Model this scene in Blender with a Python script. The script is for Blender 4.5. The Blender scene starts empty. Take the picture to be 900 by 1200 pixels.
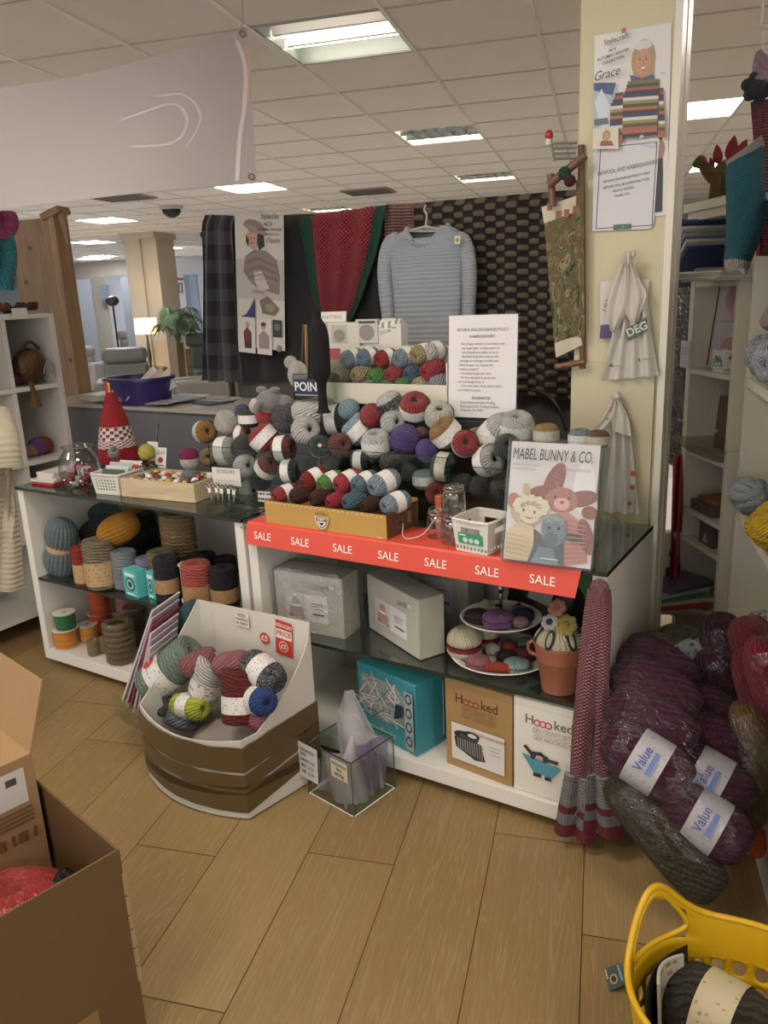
import bpy, bmesh, math, random
from mathutils import Vector, Matrix, noise
R = random.Random(11)
COL = bpy.context.scene.collection
V = Vector
PI = math.pi
rad = math.radians
# ------------------------------------------------------------------ camera
EYE = V((0, 0, 1.6))
F_PX, PITCH, ROLL, YAW = 926.5, rad(15.39), rad(-2.58), rad(32.54)
ROOM = YAW - rad(15.48)             # the building's grid is turned against the display units
_f = V((-math.sin(YAW) * math.cos(PITCH), math.cos(YAW) * math.cos(PITCH), -math.sin(PITCH)))
_r0 = V((math.cos(YAW), math.sin(YAW), 0))
_u0 = _r0.cross(_f)
_r = _r0 * math.cos(ROLL) + _u0 * math.sin(ROLL)
_u = -_r0 * math.sin(ROLL) + _u0 * math.cos(ROLL)
cam = bpy.data.cameras.new('camera')
cam.sensor_fit = 'VERTICAL'; cam.sensor_height = 24; cam.lens = 24 * F_PX / 1200
cam.clip_start = .05; cam.clip_end = 100
co = bpy.data.objects.new('camera', cam); COL.objects.link(co)
co.matrix_world = Matrix(((_r.x, _u.x, -_f.x, EYE.x), (_r.y, _u.y, -_f.y, EYE.y), (_r.z, _u.z, -_f.z, EYE.z), (0, 0, 0, 1)))
bpy.context.scene.camera = co
def ray(px, py): return _r * ((px - 450) / F_PX) + _u * ((600 - py) / F_PX) + _f
def ZP(px, py, z):
    d = ray(px, py); return EYE + d * ((z - EYE.z) / d.z)
def YP(px, py, y):
    d = ray(px, py); return EYE + d * (y / d.y)
def XP(px, py, x):
    d = ray(px, py); return EYE + d * (x / d.x)
def DP(px, py, k): return EYE + ray(px, py) * k
def sz(px, p): return px * (V(p) - EYE).dot(_f) / F_PX
MR = Matrix.Rotation(ROOM, 4, 'Z')
def rm(x, y, z=0): return MR @ V((x, y, z))
def T(x, y=None, z=None):
    return Matrix.Translation(V(x) if y is None else V((x, y, z)))
def rot(deg, ax): return Matrix.Rotation(rad(deg), 4, ax)
def frame(o, x, y):
    x = V(x).normalized(); z = x.cross(V(y)).normalized(); y = z.cross(x)
    return Matrix(((x.x, y.x, z.x, o[0]), (x.y, y.y, z.y, o[1]), (x.z, y.z, z.z, o[2]), (0, 0, 0, 1)))
def axis_M(o, ax, spin=0):
    q = V(ax).normalized().to_track_quat('Z', 'Y')
    return Matrix.Translation(V(o)) @ q.to_matrix().to_4x4() @ Matrix.Rotation(spin, 4, 'Z')
# ------------------------------------------------------------------ materials
def srgb(c):
    if isinstance(c, str):
        c = c.lstrip('#'); c = tuple(int(c[i:i + 2], 16) / 255 for i in (0, 2, 4))
    return tuple((x / 12.92 if x <= .04045 else ((x + .055) / 1.055) ** 2.4) for x in c[:3]) + (1,)
_mc = {}
def newmat(name):
    m = bpy.data.materials.new(name); m.use_nodes = True
    nt = m.node_tree; b = nt.nodes['Principled BSDF']; return m, nt, b
def N(nt, t, **k):
    n = nt.nodes.new(t)
    for a, v in k.items():
        if a[0] == 'i' and a[1:].isdigit(): n.inputs[int(a[1:])].default_value = v
        else: setattr(n, a, v)
    return n
def math_(nt, op, a, b=None):
    n = nt.nodes.new('ShaderNodeMath'); n.operation = op
    for i, x in enumerate((a, b)):
        if x is None: continue
        if isinstance(x, (int, float)): n.inputs[i].default_value = x
        else: nt.links.new(x, n.inputs[i])
    return n.outputs[0]
def mixc(nt, fac, a, b):
    n = nt.nodes.new('ShaderNodeMix'); n.data_type = 'RGBA'
    for s, x in ((n.inputs[0], fac), (n.inputs[6], a), (n.inputs[7], b)):
        if isinstance(x, (int, float, tuple)): s.default_value = x
        else: nt.links.new(x, s)
    return n.outputs[2]
def mat(c, rough=.5, var=.06, sc=6, bump=0, metal=0, spec=.5, sheen=0, c2=None):
    key = ('m', c, rough, var, sc, bump, metal, spec, sheen, c2)
    if key in _mc: return _mc[key]
    m, nt, b = newmat('surface')
    col = srgb(c); hi = srgb(c2) if c2 else tuple(min(1, x * (1 + var)) for x in col[:3]) + (1,)
    lo = col if c2 else tuple(x * (1 - var) for x in col[:3]) + (1,)
    tc = N(nt, 'ShaderNodeTexCoord'); no = N(nt, 'ShaderNodeTexNoise', noise_dimensions='3D')
    no.inputs['Scale'].default_value = sc; no.inputs['Detail'].default_value = 3
    nt.links.new(tc.outputs['Object'], no.inputs['Vector'])
    nt.links.new(mixc(nt, no.outputs['Fac'], lo, hi), b.inputs['Base Color'])
    b.inputs['Roughness'].default_value = rough; b.inputs['Metallic'].default_value = metal
    b.inputs['Specular IOR Level'].default_value = spec; b.inputs['Sheen Weight'].default_value = sheen
    if bump:
        bp = N(nt, 'ShaderNodeBump'); bp.inputs['Strength'].default_value = bump; bp.inputs['Distance'].default_value = .01
        nt.links.new(no.outputs['Fac'], bp.inputs['Height']); nt.links.new(bp.outputs[0], b.inputs['Normal'])
    _mc[key] = m; return m
def emit(c, s):
    key = ('e', c, s)
    if key in _mc: return _mc[key]
    m, nt, b = newmat('glowing')
    b.inputs['Base Color'].default_value = srgb(c); b.inputs['Emission Color'].default_value = srgb(c)
    b.inputs['Emission Strength'].default_value = s
    _mc[key] = m; return m
def clear(c='#ffffff', tint=.9, gloss=.12, rough=.03, bump=0, bs=20, milky=0, mc='#e8e4de'):
    """thin clear plastic or glass: straight-through, tinted, with a Fresnel gloss and an optional milky share"""
    key = ('c', c, tint, gloss, rough, bump, bs, milky, mc)
    if key in _mc: return _mc[key]
    m = bpy.data.materials.new('clear'); m.use_nodes = True; nt = m.node_tree; nt.nodes.clear()
    out = N(nt, 'ShaderNodeOutputMaterial'); tr = N(nt, 'ShaderNodeBsdfTransparent'); gl = N(nt, 'ShaderNodeBsdfGlossy')
    k = srgb(c); tr.inputs[0].default_value = tuple(x * tint for x in k[:3]) + (1,)
    gl.inputs['Roughness'].default_value = rough; gl.inputs[0].default_value = (1, 1, 1, 1)
    lw = N(nt, 'ShaderNodeLayerWeight'); lw.inputs[0].default_value = .15
    fac = math_(nt, 'ADD', math_(nt, 'MULTIPLY', lw.outputs['Fresnel'], .16 if bump else .4), gloss * (.10 if bump else .2))
    src = tr.outputs[0]
    if milky:
        df = N(nt, 'ShaderNodeBsdfDiffuse'); df.inputs[0].default_value = srgb(mc)
        tl = N(nt, 'ShaderNodeBsdfTranslucent'); tl.inputs[0].default_value = srgb(mc)
        a = N(nt, 'ShaderNodeMixShader', i0=.35); nt.links.new(df.outputs[0], a.inputs[1]); nt.links.new(tl.outputs[0], a.inputs[2])
        mx = N(nt, 'ShaderNodeMixShader', i0=milky); nt.links.new(src, mx.inputs[1]); nt.links.new(a.outputs[0], mx.inputs[2]); src = mx.outputs[0]
    ms = N(nt, 'ShaderNodeMixShader'); nt.links.new(fac, ms.inputs[0]); nt.links.new(src, ms.inputs[1]); nt.links.new(gl.outputs[0], ms.inputs[2])
    if bump:
        tc = N(nt, 'ShaderNodeTexCoord'); no = N(nt, 'ShaderNodeTexNoise'); no.inputs['Scale'].default_value = bs; no.inputs['Detail'].default_value = 4
        no.inputs['Distortion'].default_value = 1.5
        nt.links.new(tc.outputs['Object'], no.inputs['Vector'])
        bp = N(nt, 'ShaderNodeBump'); bp.inputs['Strength'].default_value = bump; bp.inputs['Distance'].default_value = .02
        nt.links.new(no.outputs['Fac'], bp.inputs['Height'])
        nt.links.new(bp.outputs[0], gl.inputs['Normal']); nt.links.new(bp.outputs[0], lw.inputs['Normal'])
    nt.links.new(ms.outputs[0], out.inputs[0])
    _mc[key] = m; return m
def yarn(c, c2=None, a=26, b=6, bump=.75, rough=.85, fleck=.45, sheen=.06, gl=0):
    """wound strands: stripes of the UV map (around, along), slightly wandering"""
    key = ('y', c, c2, a, b, bump, rough, fleck, gl)
    if key in _mc: return _mc[key]
    m, nt, bs = newmat('yarn')
    tc = N(nt, 'ShaderNodeTexCoord'); sp = N(nt, 'ShaderNodeSeparateXYZ'); nt.links.new(tc.outputs['UV'], sp.inputs[0])
    no = N(nt, 'ShaderNodeTexNoise'); no.inputs['Scale'].default_value = 7; no.inputs['Detail'].default_value = 2
    nt.links.new(tc.outputs['Generated'], no.inputs['Vector'])
    s = math_(nt, 'ADD', math_(nt, 'ADD', math_(nt, 'MULTIPLY', sp.outputs[0], a), math_(nt, 'MULTIPLY', sp.outputs[1], b)), math_(nt, 'MULTIPLY', no.outputs['Fac'], 1.6))
    w = math_(nt, 'ADD', math_(nt, 'MULTIPLY', math_(nt, 'SINE', math_(nt, 'MULTIPLY', s, 2 * PI)), .5), .5)
    n2 = N(nt, 'ShaderNodeTexNoise'); n2.inputs['Scale'].default_value = 34 if c2 else 60; n2.inputs['Detail'].default_value = 3
    nt.links.new(tc.outputs['Generated'], n2.inputs['Vector'])
    st = N(nt, 'ShaderNodeTexWhiteNoise', noise_dimensions='1D'); nt.links.new(math_(nt, 'FLOOR', s), st.inputs['W'])
    col = srgb(c)
    if c2:
        rp = N(nt, 'ShaderNodeValToRGB'); rp.color_ramp.elements[0].position = fleck; rp.color_ramp.elements[1].position = fleck + .12
        nt.links.new(n2.outputs['Fac'], rp.inputs[0]); base = mixc(nt, rp.outputs[0], col, srgb(c2))
    else:
        base = mixc(nt, n2.outputs['Fac'], tuple(x * .8 for x in col[:3]) + (1,), tuple(min(1, x * 1.2 + .01) for x in col[:3]) + (1,))
    base = mixc(nt, math_(nt, 'MULTIPLY', st.outputs['Value'], .42), base, tuple(x * .45 for x in col[:3]) + (1,))
    nt.links.new(base, bs.inputs['Base Color']); bs.inputs['Roughness'].default_value = rough
    bs.inputs['Sheen Weight'].default_value = sheen; bs.inputs['Specular IOR Level'].default_value = .2; bs.inputs['Metallic'].default_value = gl
    h = math_(nt, 'ADD', w, math_(nt, 'MULTIPLY', n2.outputs['Fac'], .5))
    bp = N(nt, 'ShaderNodeBump'); bp.inputs['Strength'].default_value = bump; bp.inputs['Distance'].default_value = .018
    nt.links.new(h, bp.inputs['Height']); nt.links.new(bp.outputs[0], bs.inputs['Normal'])
    _mc[key] = m; return m
def printed(c='#ddd8cf', ink='#6b6862', rows=7, dens=.52, cols=16, rough=.5, metal=0):
    """paper with rows of small illegible print in its UV square"""
    key = ('p', c, ink, rows, dens, cols)
    if key in _mc: return _mc[key]
    m, nt, b = newmat('printed_paper')
    tc = N(nt, 'ShaderNodeTexCoord'); sp = N(nt, 'ShaderNodeSeparateXYZ'); nt.links.new(tc.outputs['UV'], sp.inputs[0])
    ry = math_(nt, 'MULTIPLY', sp.outputs[1], rows)
    row = math_(nt, 'FLOOR', ry); fr = math_(nt, 'FRACT', ry)
    cb = N(nt, 'ShaderNodeCombineXYZ'); nt.links.new(math_(nt, 'MULTIPLY', sp.outputs[0], cols), cb.inputs[0]); nt.links.new(math_(nt, 'MULTIPLY', row, 7.3), cb.inputs[1])
    no = N(nt, 'ShaderNodeTexNoise'); no.inputs['Scale'].default_value = 1.0; no.inputs['Detail'].default_value = 3; nt.links.new(cb.outputs[0], no.inputs['Vector'])
    on = math_(nt, 'MULTIPLY', math_(nt, 'GREATER_THAN', no.outputs['Fac'], dens), math_(nt, 'MULTIPLY', math_(nt, 'GREATER_THAN', fr, .3), math_(nt, 'LESS_THAN', fr, .75)))
    nt.links.new(mixc(nt, on, srgb(c), srgb(ink)), b.inputs['Base Color']); b.inputs['Roughness'].default_value = rough
    _mc[key] = m; return m
def knit(c, c2=None, u=60, v=40, mode='rib', bump=.8, sheen=.08, n=3.0):
    """knitted cloth on a (u, v) sheet: rows of stitches; c2 a second yarn"""
    key = ('k', c, c2, u, v, mode)
    if key in _mc: return _mc[key]
    m, nt, b = newmat('knitted')
    tc = N(nt, 'ShaderNodeTexCoord'); sp = N(nt, 'ShaderNodeSeparateXYZ'); nt.links.new(tc.outputs['UV'], sp.inputs[0])
    U = math_(nt, 'MULTIPLY', sp.outputs[0], u); W = math_(nt, 'MULTIPLY', sp.outputs[1], v)
    su = math_(nt, 'SINE', math_(nt, 'MULTIPLY', U, 2 * PI)); sv = math_(nt, 'SINE', math_(nt, 'MULTIPLY', W, 2 * PI))
    no = N(nt, 'ShaderNodeTexNoise'); no.inputs['Scale'].default_value = n; no.inputs['Detail'].default_value = 4
    nt.links.new(tc.outputs['UV'], no.inputs['Vector'])
    if mode == 'rib': h = sv
    elif mode == 'lace': h = math_(nt, 'MULTIPLY', su, sv)
    elif mode == 'bars': h = math_(nt, 'ADD', sv, math_(nt, 'MULTIPLY', su, .35))
    else: h = math_(nt, 'ADD', math_(nt, 'MULTIPLY', su, .7), math_(nt, 'MULTIPLY', sv, .6))
    col = srgb(c)
    if c2:
        if mode == 'lace': f = math_(nt, 'GREATER_THAN', h, .1)
        elif mode == 'bars': f = math_(nt, 'GREATER_THAN', math_(nt, 'ADD', h, math_(nt, 'MULTIPLY', no.outputs['Fac'], .8)), .55)
        else: f = no.outputs['Fac']
        base = mixc(nt, f, col, srgb(c2))
    else: base = mixc(nt, no.outputs['Fac'], tuple(x * .82 for x in col[:3]) + (1,), tuple(min(1, x * 1.15) for x in col[:3]) + (1,))
    nt.links.new(base, b.inputs['Base Color']); b.inputs['Roughness'].default_value = .9; b.inputs['Sheen Weight'].default_value = sheen
    b.inputs['Specular IOR Level'].default_value = .2
    bp = N(nt, 'ShaderNodeBump'); bp.inputs['Strength'].default_value = bump; bp.inputs['Distance'].default_value = .008
    nt.links.new(h, bp.inputs['Height']); nt.links.new(bp.outputs[0], b.inputs['Normal'])
    _mc[key] = m; return m
def wood(c, c2, sx=1, sy=14, sz_=14, rough=.5, coord='Object', dist=2.5, seam=False):
    key = ('w', c, c2, sx, sy, sz_, rough, coord, seam)
    if key in _mc: return _mc[key]
    m, nt, b = newmat('wood')
    tc = N(nt, 'ShaderNodeTexCoord'); mp = N(nt, 'ShaderNodeMapping'); mp.inputs['Scale'].default_value = (sx, sy, sz_)
    nt.links.new(tc.outputs[coord], mp.inputs[0])
    no = N(nt, 'ShaderNodeTexNoise'); no.inputs['Scale'].default_value = 2.2; no.inputs['Detail'].default_value = 6; no.inputs['Distortion'].default_value = dist * .35
    nt.links.new(mp.outputs[0], no.inputs['Vector'])
    rp = N(nt, 'ShaderNodeValToRGB'); rp.color_ramp.elements[0].position = .3; rp.color_ramp.elements[1].position = .72
    rp.color_ramp.elements[0].color = srgb(c); rp.color_ramp.elements[1].color = srgb(c2)
    nt.links.new(no.outputs['Fac'], rp.inputs[0]); nt.links.new(rp.outputs[0], b.inputs['Base Color'])
    b.inputs['Roughness'].default_value = rough
    bp = N(nt, 'ShaderNodeBump'); bp.inputs['Strength'].default_value = .12; bp.inputs['Distance'].default_value = .004
    nt.links.new(no.outputs['Fac'], bp.inputs['Height']); nt.links.new(bp.outputs[0], b.inputs['Normal'])
    _mc[key] = m; return m
# ------------------------------------------------------------------ mesh builder
def smooth_path(pts, n=6, closed=False):
    P = [V(p) for p in pts]; out = []; L = len(P)
    rng = range(L if closed else L - 1)
    for i in rng:
        g = lambda j: P[j % L] if closed else P[min(max(j, 0), L - 1)]
        a, b, c, d = g(i - 1), g(i), g(i + 1), g(i + 2)
        for k in range(n):
            t = k / n
            out.append(.5 * ((2 * b) + (c - a) * t + (2 * a - 5 * b + 4 * c - d) * t * t + (3 * b - a - 3 * c + d) * t ** 3))
    if not closed: out.append(P[-1])
    return out
class MB:
    def __init__(s): s.v = []; s.f = []; s.mi = []; s.uv = []; s.M = Matrix.Identity(4); s.hasuv = False
    def add(s, vs, fs, m=0, uvs=None):
        o = len(s.v); s.v += [s.M @ V(p) for p in vs]
        for i, f in enumerate(fs):
            s.f.append([o + j for j in f]); s.mi.append(m)
            s.uv.append(uvs[i] if uvs else None)
        if uvs: s.hasuv = True
        return s
    def box(s, x0, x1, y0, y1, z0, z1, m=0):
        p = [(x, y, z) for z in (z0, z1) for y in (y0, y1) for x in (x0, x1)]
        return s.hexa(p, m)
    def hexa(s, p, m=0):
        f = [(0, 2, 3, 1), (4, 5, 7, 6), (0, 1, 5, 4), (2, 6, 7, 3), (0, 4, 6, 2), (1, 3, 7, 5)]
        q = [(0, 0), (1, 0), (1, 1), (0, 1)]
        return s.add(p, f, m, [q] * 6)
    def quad(s, p, m=0):
        return s.add(p, [(0, 1, 2, 3)], m, [[(0, 0), (1, 0), (1, 1), (0, 1)]])
    def lathe(s, prof, n=24, m=0, sx=1, sy=1, wob=0, arc=None):
        L = len(prof); vs = []; fs = []; uvs = []
        ds = [0]
        for i in range(1, L): ds.append(ds[-1] + math.hypot(prof[i][0] - prof[i - 1][0], prof[i][1] - prof[i - 1][1]))
        tot = ds[-1] or 1
        for (r, z) in prof:
            for k in range(n):
                a = 2 * PI * k / n; w = 1 + wob * noise.noise(V((math.cos(a) * 2, math.sin(a) * 2, z * 6)))
                vs.append((r * w * math.cos(a) * sx, r * w * math.sin(a) * sy, z))
        for i in range(L - 1):
            for k in range(n):
                k2 = (k + 1) % n
                fs.append((i * n + k, i * n + k2, (i + 1) * n + k2, (i + 1) * n + k))
                uvs.append([(k / n, ds[i] / tot), ((k + 1) / n, ds[i] / tot), ((k + 1) / n, ds[i + 1] / tot), (k / n, ds[i + 1] / tot)])
        s.add(vs, fs, m, uvs)
        o = len(s.v) - len(vs)
        for i, rev in ((0, True), (L - 1, False)):
            if prof[i][0] > 1e-6:
                ring = [o + i * n + k for k in range(n)]
                s.f.append(ring[::-1] if rev else ring); s.mi.append(m); s.uv.append([(.5, .5)] * n)
        return s
    def tube(s, pts, r, n=8, m=0, closed=False, flat=1, up=None):
        P = [V(p) for p in pts]; L = len(P); vs = []; fs = []; uvs = []
        rr = r if isinstance(r, (list, tuple)) else [r] * L
        prev = None
        for i in range(L):
            a = P[i - 1] if (i or closed) else P[0]; b = P[(i + 1) % L] if (closed or i < L - 1) else P[-1]
            t = (b - a).normalized()
            if prev is None:
                x = t.cross(V(up) if up else (V((0, 0, 1)) if abs(t.z) < .9 else V((1, 0, 0)))).normalized()
            else: x = (prev - t * prev.dot(t)).normalized()
            prev = x; y = t.cross(x)
            for k in range(n):
                w = 2 * PI * k / n; vs.append(P[i] + x * (math.cos(w) * rr[i]) + y * (math.sin(w) * rr[i] * flat))
        for i in range(L if closed else L - 1):
            j = (i + 1) % L
            for k in range(n):
                k2 = (k + 1) % n; fs.append((i * n + k, i * n + k2, j * n + k2, j * n + k))
                uvs.append([(k / n, i / L), ((k + 1) / n, i / L), ((k + 1) / n, (i + 1) / L), (k / n, (i + 1) / L)])
        if not closed:
            fs.append(tuple(range(n))[::-1]); fs.append(tuple((L - 1) * n + k for k in range(n)))
            uvs += [[(0, 0)] * n] * 2
        return s.add(vs, fs, m, uvs)
    def ball(s, c, r, m=0, n=16, sx=1, sy=1, sz_=1, wob=0):
        M0 = s.M; s.M = M0 @ Matrix.Translation(V(c)) @ Matrix.Diagonal((sx, sy, sz_, 1))
        h = max(6, n // 2); s.lathe([(r * math.sin(PI * i / h) if 0 < i < h else 0, -r * math.cos(PI * i / h)) for i in range(h + 1)], n, m, wob=wob)
        s.M = M0; return s
    def prism(s, poly, z0, z1, m=0):
        n = len(poly); vs = [(x, y, z0) for x, y in poly] + [(x, y, z1) for x, y in poly]
        fs = [tuple(range(n))[::-1], tuple(range(n, 2 * n))] + [(i, (i + 1) % n, n + (i + 1) % n, n + i) for i in range(n)]
        return s.add(vs, fs, m)
    def sheet(s, fn, nu, nv, th=.003, m=0, uvs=(1, 1)):
        g = [[V(fn(i / nu, j / nv)) for i in range(nu + 1)] for j in range(nv + 1)]
        W = nu + 1; vs = [p for row in g for p in row]; nr = []
        for j in range(nv + 1):
            for i in range(W):
                dx = g[j][min(i + 1, nu)] - g[j][max(i - 1, 0)]; dy = g[min(j + 1, nv)][i] - g[max(j - 1, 0)][i]
                c = dx.cross(dy); nr.append(c.normalized() if c.length > 1e-12 else V((0, 0, 0)))
        o = len(vs); vs = vs + [p - q * th for p, q in zip(vs, nr)]
        fs = []; uv = []
        for j in range(nv):
            for i in range(nu):
                a, b, c, d = j * W + i, j * W + i + 1, (j + 1) * W + i + 1, (j + 1) * W + i
                q = [(i / nu * uvs[0], j / nv * uvs[1]), ((i + 1) / nu * uvs[0], j / nv * uvs[1]), ((i + 1) / nu * uvs[0], (j + 1) / nv * uvs[1]), (i / nu * uvs[0], (j + 1) / nv * uvs[1])]
                fs += [(a, b, c, d), (o + d, o + c, o + b, o + a)]; uv += [q, q[::-1]]
        edge = [(i) for i in range(W)] + [j * W + nu for j in range(1, nv + 1)] + [nv * W + i for i in range(nu - 1, -1, -1)] + [j * W for j in range(nv - 1, 0, -1)]
        for a, b in zip(edge, edge[1:] + edge[:1]):
            fs.append((b, a, o + a, o + b)); uv.append([(0, 0)] * 4)
        return s.add(vs, fs, m, uv)
    def mesh(s, name, mats, smooth=35):
        me = bpy.data.meshes.new(name); me.from_pydata([tuple(p) for p in s.v], [], s.f)
        for mm in (mats if isinstance(mats, (list, tuple)) else [mats]): me.materials.append(mm)
        me.polygons.foreach_set('material_index', s.mi)
        if s.hasuv:
            u = me.uv_layers.new(name='UVMap'); k = 0; flat = []
            for f, q in zip(s.f, s.uv):
                for i in range(len(f)): flat += list(q[i]) if q else [0, 0]
            u.data.foreach_set('uv', flat)
        if smooth:
            me.polygons.foreach_set('use_smooth', [True] * len(me.polygons)); me.set_sharp_from_angle(angle=rad(smooth))
        me.update(); return me
    def build(s, name, mats, parent=None, bevel=0, smooth=35, sub=0, loc=None, M=None):
        o = bpy.data.objects.new(name, s.mesh(name, mats, smooth)); COL.objects.link(o)
        if parent is not None: o.parent = parent
        if M is not None: o.matrix_local = M
        if loc is not None: o.location = loc
        if bevel:
            b = o.modifiers.new('bevel', 'BEVEL'); b.width = bevel; b.segments = 2; b.limit_method = 'ANGLE'; b.angle_limit = rad(40)
        if sub:
            b = o.modifiers.new('sub', 'SUBSURF'); b.levels = sub; b.render_levels = sub
        return o
def tag(o, label, cat, group=None, kind=None):
    o['label'] = label; o['category'] = cat
    if group: o['group'] = group
    if kind: o['kind'] = kind
    return o
def thing(name, label, cat, loc=(0, 0, 0), rz=0, group=None, M=None):
    o = bpy.data.objects.new(name, None); COL.objects.link(o); o.empty_display_size = .05
    if M is not None: o.matrix_world = M
    else: o.location = loc; o.rotation_euler = (0, 0, rz)
    return tag(o, label, cat, group)
def struct(o): o['kind'] = 'structure'; return o
def obox(name, label, cat, dims, M, m, bevel=.002, group=None):
    """a closed carton, w x d x h about its base centre"""
    t = thing(name, label, cat, group=group, M=M)
    b = MB(); w, d, h = dims; b.box(-w / 2, w / 2, -d / 2, d / 2, 0, h); b.build('body', m, t, bevel=bevel); return t
# ------------------------------------------------------------------ flat prints and lettering
_fc = {}
def glyphs(s, bold=0):
    k = (s, bold)
    if k in _fc: return _fc[k]
    cu = bpy.data.curves.new('txt', 'FONT'); cu.body = s; cu.size = 1; cu.align_x = 'CENTER'; cu.align_y = 'CENTER'; cu.offset = bold; cu.resolution_u = 3
    ob = bpy.data.objects.new('txt', cu); COL.objects.link(ob)
    dg = bpy.context.evaluated_depsgraph_get(); me = bpy.data.meshes.new_from_object(ob.evaluated_get(dg))
    vs = [(v.co.x, v.co.y) for v in me.vertices]; fs = [tuple(p.vertices) for p in me.polygons]
    bpy.data.objects.remove(ob); bpy.data.curves.remove(cu); bpy.data.meshes.remove(me)
    _fc[k] = (vs, fs); return _fc[k]
def pic(parent, M, items, name='print', rough=.5):
    """flat print on a surface: M maps the sheet's plane (x right, y up, z out); later items lie over earlier ones"""
    b = MB(); b.M = M; mats = []; idx = {}
    def mi(c):
        if c not in idx: idx[c] = len(mats); mats.append(c if not isinstance(c, str) else mat(c, rough, .03))
        return idx[c]
    z = .0004
    for it in items:
        k = it[0]; z += .00025
        if k == 'r': b.add([(it[1], it[2], z), (it[3], it[2], z), (it[3], it[4], z), (it[1], it[4], z)], [(0, 1, 2, 3)], mi(it[5]), [[(0, 0), (1, 0), (1, 1), (0, 1)]])
        elif k == 'e':
            n = it[6] if len(it) > 6 else 24; ro = it[7] if len(it) > 7 else 0; c, s = math.cos(ro), math.sin(ro); vs = []
            for i in range(n):
                ex, ey = it[3] * math.cos(2 * PI * i / n), it[4] * math.sin(2 * PI * i / n); vs.append((it[1] + ex * c - ey * s, it[2] + ex * s + ey * c, z))
            b.add(vs, [tuple(range(n))], mi(it[5]), [[(.5 + .5 * math.cos(2 * PI * i / n), .5 + .5 * math.sin(2 * PI * i / n)) for i in range(n)]])
        elif k == 'p': b.add([(x, y, z) for x, y in it[1]], [tuple(range(len(it[1])))], mi(it[2]), [[(x, y) for x, y in it[1]]])
        elif k == 'l':
            P = [V((x, y, 0)) for x, y in it[1]]; w = it[2] / 2
            for p, q in zip(P, P[1:]):
                d = (q - p).normalized(); n_ = V((-d.y, d.x, 0)) * w; e = d * w * .6
                b.add([(p - e + n_) + V((0, 0, z)), (p - e - n_) + V((0, 0, z)), (q + e - n_) + V((0, 0, z)), (q + e + n_) + V((0, 0, z))], [(0, 1, 2, 3)], mi(it[3]))
        elif k == 't':   # ('t', text, x, y, size, colour, xscale, angle, bold, shear)
            s, x, y, h, c = it[1:6]; sx = it[6] if len(it) > 6 else 1; an = rad(it[7]) if len(it) > 7 else 0; bo = it[8] if len(it) > 8 else 0; sh = it[9] if len(it) > 9 else 0
            vs, fs = glyphs(s, bo); ca, sa = math.cos(an), math.sin(an)
            b.add([(x + (vx * sx + vy * sh) * h * ca - vy * h * sa, y + (vx * sx + vy * sh) * h * sa + vy * h * ca, z) for vx, vy in vs], fs, mi(c))
    return b.build(name, mats, parent, smooth=0)
# ------------------------------------------------------------------ shared yarn shapes
def _prof(pts, n=4): return [(max(0, p.x), p.y) for p in smooth_path([(x, y, 0) for x, y in pts], n)]
def _template(prof, n=28, wob=.02):
    b = MB(); b.lathe(prof, n, wob=wob); return b.mesh('yarn', mat('#888888'), smooth=60)
P_BALL = _prof([(0, -.24), (.09, -.26), (.13, -.36), (.30, -.40), (.44, -.29), (.5, -.1), (.5, .1), (.44, .29), (.30, .40), (.13, .36), (.09, .26), (0, .24)])
P_SKEIN = _prof([(0, -.62), (.07, -.66), (.12, -.74), (.28, -.78), (.43, -.62), (.5, -.3), (.5, .3), (.43, .62), (.28, .78), (.12, .74), (.07, .66), (0, .62)])
P_CAKE = _prof([(0, 0), (.40, 0), (.48, .03), (.5, .12), (.5, .6), (.5, 1.1), (.48, 1.2), (.40, 1.25), (.18, 1.22), (.10, 1.16), (0, 1.12)])
P_BOB = _prof([(0, -.5), (.25, -.43), (.43, -.25), (.5, 0), (.43, .25), (.25, .43), (0, .5)])
T_YARN = {k: _template(p) for k, p in (('ball', P_BALL), ('skein', P_SKEIN), ('cake', P_CAKE), ('bob', P_BOB))}
def _band(z0, z1, r=.512, pr=None):
    b2 = MB(); n = 28; vs = []; fs = []; uv = []
    for ri, zz in ((r, z0), (r + .004, (z0 * 2 + z1) / 3), (r + .004, (z0 + z1 * 2) / 3), (r, z1)):
        vs += [(ri * math.cos(2 * PI * k / n), ri * math.sin(2 * PI * k / n), zz) for k in range(n)]
    for i in range(3):
        for k in range(n):
            k2 = (k + 1) % n; fs.append((i * n + k, i * n + k2, (i + 1) * n + k2, (i + 1) * n + k)); a, c = k / n * 3, (k + 1) / n * 3
            uv.append([(a, i / 3), (c, i / 3), (c, (i + 1) / 3), (a, (i + 1) / 3)])
    b2.add(vs, fs, 0, uv); return b2.mesh('paper_band', mat('#888888'))
T_BAND = {'ball': _band(-.19, .19), 'skein': _band(-.26, .30), 'cake': _band(.26, .66), 'wide': _band(.12, .72)}
def inst(name, me, m, parent=None):
    o = bpy.data.objects.new(name, me); COL.objects.link(o); o.parent = parent
    o.material_slots[0].link = 'OBJECT'; o.material_slots[0].material = m; return o
DIRS = {'u': (0, 0, 1), 'f': (.5, -.75, .35), 'fd': (.5, -.8, -.1), 'fu': (.3, -.5, .8), 'l': (-1, -.15, .1), 'r': (1, .2, .1), 'lu': (-.6, -.3, .7), 'ru': (.7, -.2, .65),
        'fl': (-.45, -.85, .25), 'fr': (.95, -.35, .2), 'b': (.15, .9, .35), 'ul': (-.35, 0, .94), 'ur': (.4, -.1, .9)}
WHITE_BAND = lambda: printed('#dbd8d2', '#96938f', 6, .56, 24)
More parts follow.
